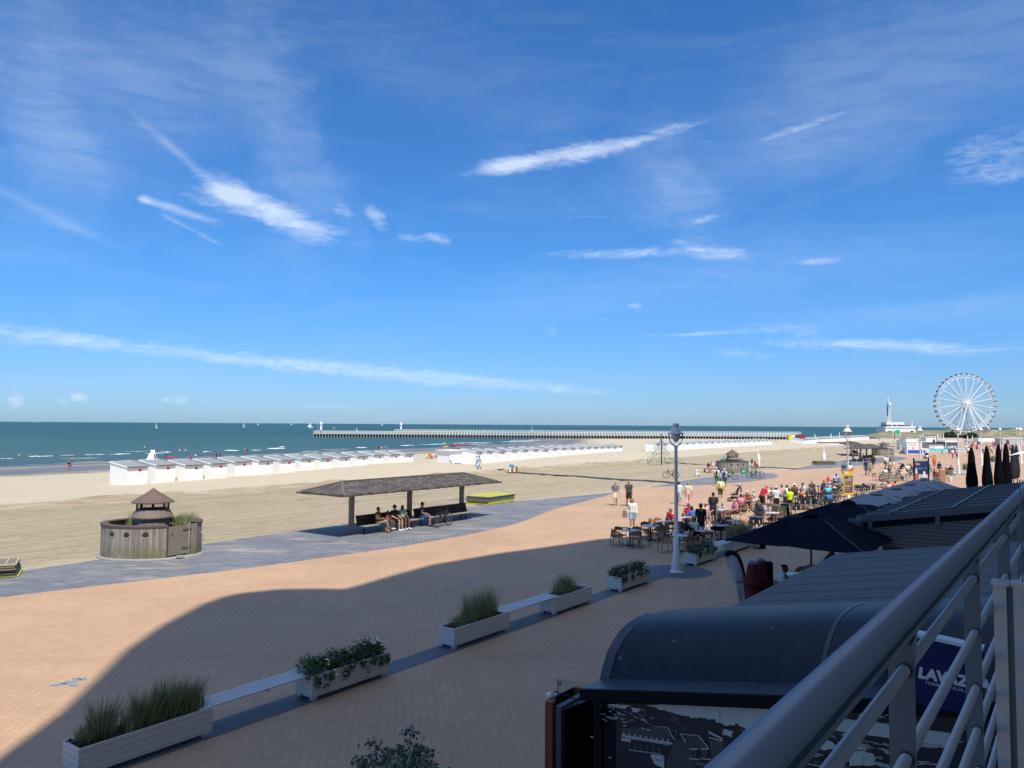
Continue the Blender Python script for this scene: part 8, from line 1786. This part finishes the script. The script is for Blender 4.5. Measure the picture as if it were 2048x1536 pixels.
# ---- middle terrace
for a in (('dark haired person in orange shirt leaning back towards the left', 1601.5, 978, R(10), 'sit_back', 'tee', 'orange', 'shorts', 'grey', 'short', 'black', 'tan'),
          ('bald person in olive shirt behind the orange shirt', 1615, 975, R(340), 'sit_back', 'tee', 'olive', 'shorts', 'olive', None, None, 'pale'),
          ('man in charcoal tee sitting upright facing the camera', 1624, 962, R(275), 'sit', 'tee', 'dgrey', 'shorts', 'black', 'short', 'brown', 'pale'),
          ('person in dark cap bending left of the charcoal tee', 1605, 966.5, R(180), 'sit_table', 'tee', 'white', 'pants', 'white', 'cap', 'dgrey', 'tan'),
          ('light blue shirted man with black hair and beard', 1673, 948, R(270), 'sit_table', 'tee', 'lblue', 'pants', 'dgrey', 'short', 'black', 'brown'),
          ('bald pink faced man right of the light blue shirt', 1679, 953.5, R(200), 'sit', 'tee', 'denim', 'shorts', 'grey', None, None, 'pale'),
          ('person in grey striped top seen from behind below the red vest', 1655.5, 965, R(100), 'sit_table', 'tee', 'striped', 'pants', 'grey', 'short', 'grey', 'tan'),
          ('dark haired person left of the child in the red vest', 1648, 961, R(300), 'sit', 'long', 'navy', 'pants', 'white', 'short', 'red', 'tan'),
          ('person in turquoise top with grey hair seen from behind', 1656, 971, R(70), 'sit_table', 'tee', 'turq', 'pants', 'cream', 'short', 'grey', 'tan'),
          ('person in beige sun hat and sunglasses with one arm raised', 1669, 974, R(280), 'sit_phone', 'tee', 'dgrey', 'shorts', 'black', 'hat', 'cream', 'tan'),
          ('person in tan cap behind the beige sun hat', 1671.5, 968, R(280), 'sit', 'tee', 'navy', 'shorts', 'grey', 'cap', 'khaki', 'tan'),
          ('brown haired person with bare arms right of the sun hat', 1678, 966, R(230), 'sit_table', 'tank', 'brown', 'shorts', 'brown', 'short', 'brown', 'tan'),
          ('person in bright blue shirt by the edge of the grey parasol', 1657.5, 984, R(80), 'sit_table', 'tee', 'blue', 'pants', 'dgrey', 'cap', 'grey', 'tan'),
          ('dark haired person in purple grey top above the striped back', 1664, 961, R(290), 'sit', 'tee', 'purple', 'shorts', 'black', 'short', 'dark', 'tan')):
    sitter(a[0], a[1], a[2], a[3], 'black', kind=a[4], top=a[5], tc=a[6], bot=a[7], bc=a[8], hair=a[9], hc=a[10], sk=a[11])
sitter('small child in red vest sitting high above the striped back', 1656, 952, R(275), None, s=.85, kind='sit', top='tank', tc='red', bot='shorts', bc='white', hc='brown', sk='pale')
# ---- far terrace
for a in (('person in white tee with black hair by the beige chairs', 1770, 936, R(80), 'sit_table', 'tee', 'white', 'shorts', 'grey', 'short', 'black', 'tan'),
          ('person in black with a yellow bag by the beige chairs', 1777, 933, R(110), 'sit', 'tee', 'black', 'shorts', 'black', 'short', 'brown', 'tan'),
          ('white curly haired person right of the black pushchair', 1806, 935, R(270), 'sit', 'long', 'cream', 'pants', 'cream', 'short', 'white', 'pale'),
          ('man in white and black at the back of the far terrace', 1815.5, 928, R(270), 'sit', 'tee', 'white', 'shorts', 'black', 'short', 'black', 'tan'),
          ('dark haired person in brown next to the navy banner', 1821, 927, R(250), 'sit', 'tee', 'brown', 'shorts', 'brown', 'long', 'dark', 'tan'),
          ('bald person in grey shirt touching the navy banner', 1825.5, 932, R(190), 'sit_table', 'tee', 'grey', 'pants', 'grey', None, None, 'pale'),
          ('person in red and white shirt above the grey parasols', 1776, 964, R(100), 'sit_table', 'tee', 'rose', 'shorts', 'red', 'short', 'brown', 'tan'),
          ('person in orange pink tee with dark hair above the grey parasols', 1790, 963, R(80), 'sit_table', 'tee', 'orange', 'shorts', 'grey', 'short', 'dark', 'pale'),
          ('person in teal and white right of the navy banner', 1859.5, 929, R(200), 'sit', 'tee', 'mint', 'shorts', 'mint', 'short', 'brown', 'tan'),
          ('person in magenta red shirt leaning in the far seated row', 1869, 938, R(10), 'sit_back', 'long', 'red', 'shorts', 'dgrey', 'short', 'dark', 'tan'),
          ('dark haired person in dark green in the far seated row', 1878.5, 924, R(270), 'sit', 'tee', 'teal', 'shorts', 'black', 'short', 'black', 'tan'),
          ('person in pink shirt left of the wooden screen', 1883.5, 934, R(60), 'sit', 'tee', 'pink', 'shorts', 'rose', 'short', 'blond', 'pale'),
          ('person in yellow straw hat right of the wooden screen', 1895, 928, R(80), 'sit', 'tee', 'cream', 'shorts', 'white', 'hat', 'yellow', 'tan'),
          ('dark clad person right of the yellow straw hat', 1901, 931, R(80), 'sit', 'long', 'black', 'pants', 'cream', 'short', 'brown', 'tan')):
    sitter(a[0], a[1], a[2], a[3], 'beige', kind=a[4], top=a[5], tc=a[6], bot=a[7], bc=a[8], hair=a[9], hc=a[10], sk=a[11])
person('child in pink and blue standing by the far beige chairs', feet(1804.5, 966), A_, 'hold', 'tee', 'rose', 'shorts', 'dblue', 'short', 'red', 'pale', 'white', s=.75)
# ---- under the near canopy
sitter('person in white sleeveless top with tied hair sitting at the canopy edge', 1571, 1132, R(5), 'brown', kind='sit_table', top='tank', tc='white', bot='shorts', bc='black', hair='bun', hc='brown', sk='brown')
sitter('dark haired person in black half hidden under the navy parasol', 1662, 1098, R(200), 'brown', kind='sit_table', top='long', tc='black', bot='pants', bc='black', hair='long', hc='dark', sk='brown')
for px, py, a, l in ((1606, 1136, R(230), 'dark rattan chair back showing at the canopy edge, left'), (1617, 1131, R(200), 'dark rattan chair back showing at the canopy edge, right of its twin'), (1583, 1150, R(180), 'dark rattan chair right in front of the white sleeveless top')):
    p = P(px, py, .8); p.z = 0; place_chair('brown', l, p, a, G1_)
for px, py, l in ((1593, 1150, 'round pale table half hidden by the grey canopy'), (1690, 1118, 'round pale table in the dark under the navy parasol')): p = P(px, py, .74); p.z = 0; place_table('round', l, p, T1_)
# ---- shelter two
for px, py, tcx, hcx, lab in ((1717, 926, 'black', 'dark', 'dark figure at the left post of the distant shelter'), (1731, 924, 'dgrey', 'black', 'person in charcoal on the bench of the distant shelter'), (1737, 923, 'rose', 'red', 'person in pink on the bench of the distant shelter'), (1741, 922, 'black', 'dark', 'person in black at the right end of the distant shelter bench')):
    u, v = UV(P(px, py)); person(lab, W(u, 29.75), bf+R(10), 'sit', 'tee', tcx, 'shorts', 'navy', 'short', hcx, 'tan', 'white')
# ---- scooter rider
p = feet(1852.5, 917.5); t = thing('mobility_scooter', 'white mobility scooter in front of the advertising trailer', 'scooter', p, R(80)); mb = MB(); mb.smooth = True; capsule(mb, (-.45, 0, .45), (.0, 0, .35), .24, .22); capsule(mb, (.0, 0, .25), (.55, 0, .30), .16, .18); mb.build('body', WHT, t)
for x, y in ((-.45, -.28), (-.45, .28), (.5, -.22), (.5, .22)): mb = MB(); mb.tube([(x, y-.05, .16), (x, y+.05, .16)], .16, 12); mb.build('wheel', RUB, t)
mb = MB(); mb.bar((.5, 0, .3), (.35, 0, .95), .06); mb.bar((.35, -.25, .95), (.35, .25, .95), .04); mb.build('handlebar', RUB, t); mb = MB(); mb.box((-.25, 0, .66), (.45, .48, .08)); mb.box((-.48, 0, .9), (.08, .46, .45)); mb.build('seat', RUB, t)
person('person in white shirt riding the mobility scooter', p+Vector((-.04, -.25, .17)), R(80), 'sit', 'tee', 'white', 'shorts', 'navy', 'short', 'brown', 'tan', 'white')
# ---- seaside bathers
for i, (px, py, tcx, lab) in enumerate(((383, 916.5, 'orange', 'lifeguard in orange top at the waterline, left of two'), (391, 916, 'white', 'bather in white top at the waterline, right of the lifeguard'), (359, 902.5, 'white', 'bather standing in the surf behind the second hut, left'), (367, 903.5, 'red', 'lifeguard in red and white wading in the surf, middle'), (371, 902.5, 'white', 'bather wading in the surf, right of the red lifeguard'), (426, 915, 'navy', 'dark figure on the wet sand above the fourth hut, left of three'), (433, 914.5, 'black', 'dark figure on the wet sand above the fourth hut, middle of three'), (440, 915, 'navy', 'dark figure on the wet sand above the fourth hut, right of three'),
        (490, 905, 'rose', 'bather paddling in the shallow water, left of a close pair'), (494, 905.5, 'black', 'bather paddling in the shallow water, right of a close pair'), (140, 914, 'orange', 'lone swimmer standing in orange in the surf at left'), (139, 934, 'dgrey', 'small dark figure crouching on the wet sand at far left'), (757, 898.5, 'black', 'dark figure at the waterline above the last huts, left'), (763, 899.5, 'white', 'bather in white at the waterline above the last huts'), (767, 898.5, 'rust', 'bather in red brown at the waterline above the last huts'), (771.5, 897, 'lblue', 'bather in pale blue at the waterline, rightmost above the last huts'), (888, 887, 'yellow', 'swimmer with a yellow float beyond the rescue boat'),
        (1115, 880, 'black', 'tiny dark walker on the wet sand below the pier'), (1552, 884, 'black', 'dark figure on the sand left of the yellow container'), (874, 917.5, 'green', 'person lying near the red deck chair'), (900, 913, 'black', 'dark figure sitting left of the white cabin'), (896, 913.5, 'navy', 'second dark figure sitting left of the white cabin'), (303, 907, 'white', 'guard in white sitting on the high lifeguard chair'))):
    kd = 'lie' if 'lying' in lab else ('crouch' if 'crouch' in lab or 'sitting left' in lab else ('sit' if 'guard in white' in lab else ('walk' if i % 2 else 'stand')))
    z = SEA if ('surf' in lab or 'swimmer' in lab or 'shallow' in lab) else 0
    if 'guard in white' in lab: loc = P(303.5, 921)+Vector((0, -.05, .58))
    else: loc = feet(px, py, 0) if z == 0 else feet(px, py, SEA)
    u, v = UV(loc)
    if z == 0 and 'guard in white' not in lab: loc.z = max(sand_z(u, v), SEA-.25) if v > 60 else 0
    elif z != 0: loc.z = max(sand_z(u, v), SEA-.45)
    person(lab, loc, T_+R(i*37 % 90-45), kd, 'tee', tcx, 'shorts', ('navy', 'black', 'red')[i % 3], 'short', ('dark', 'brown', 'blond')[i % 3], ('tan', 'pale')[i % 2], None, s=.56 if py < 919 and 'lying' not in lab and 'cabin' not in lab else .9)
# ---- far crowd on the promenade: every colour pairing occurs once
rnd = random.Random(12); tops = ['red', 'white', 'navy', 'black', 'pink', 'lblue', 'orange', 'green', 'grey', 'rose', 'yellow', 'brown']; bots = ['black', 'denim', 'white', 'khaki', 'navy']
tn = {'lblue': 'light blue', 'rose': 'dusty pink', 'khaki': 'sand coloured'}; combos = [(a, b) for a in tops for b in bots]; rnd.shuffle(combos)
spots = []
for i in range(58):
    if i < 34: px = rnd.uniform(1930, 2003); py = rnd.uniform(884, 908)
    elif i < 46: px = rnd.uniform(2003, 2044); py = rnd.uniform(882, 896)
    else: px = rnd.uniform(1800, 1925); py = rnd.uniform(888, 896)
    spots.append((px, py))
for i, (px, py) in enumerate(spots):
    a, b = combos[i]; where = 'right of the fourth lamp' if i < 34 else ('in the crowd at right edge' if i < 46 else 'among the distant stalls')
    p = feet(px, py); p = Vector((p.x, p.y, 0))
    person('distant person, %s top, %s %s' % (tn.get(a, a), tn.get(b, b)+(' trousers' if i % 3 == 0 else ' shorts'), where), p, R(rnd.choice((80, 100, 260, 280, 200, 340))), ('walk', 'walk2', 'stand')[i % 3], 'long' if i % 5 == 0 else 'tee', a, 'pants' if i % 3 == 0 else 'shorts', b, ('short', 'long', 'cap', 'short')[i % 4], ('dark', 'brown', 'navy', 'blond')[i % 4], ('tan', 'pale', 'brown')[i % 3], 'white', rnd.uniform(.93, 1.06), group='people of the far crowd')
# two people by the dark terrace roof
sitter('person in dark clothes on the terrace roof edge left of the white awning', 2036, 905, R(200), None, kind='sit', top='long', tc='black', bot='pants', bc='black', hc='dark', sk='tan')
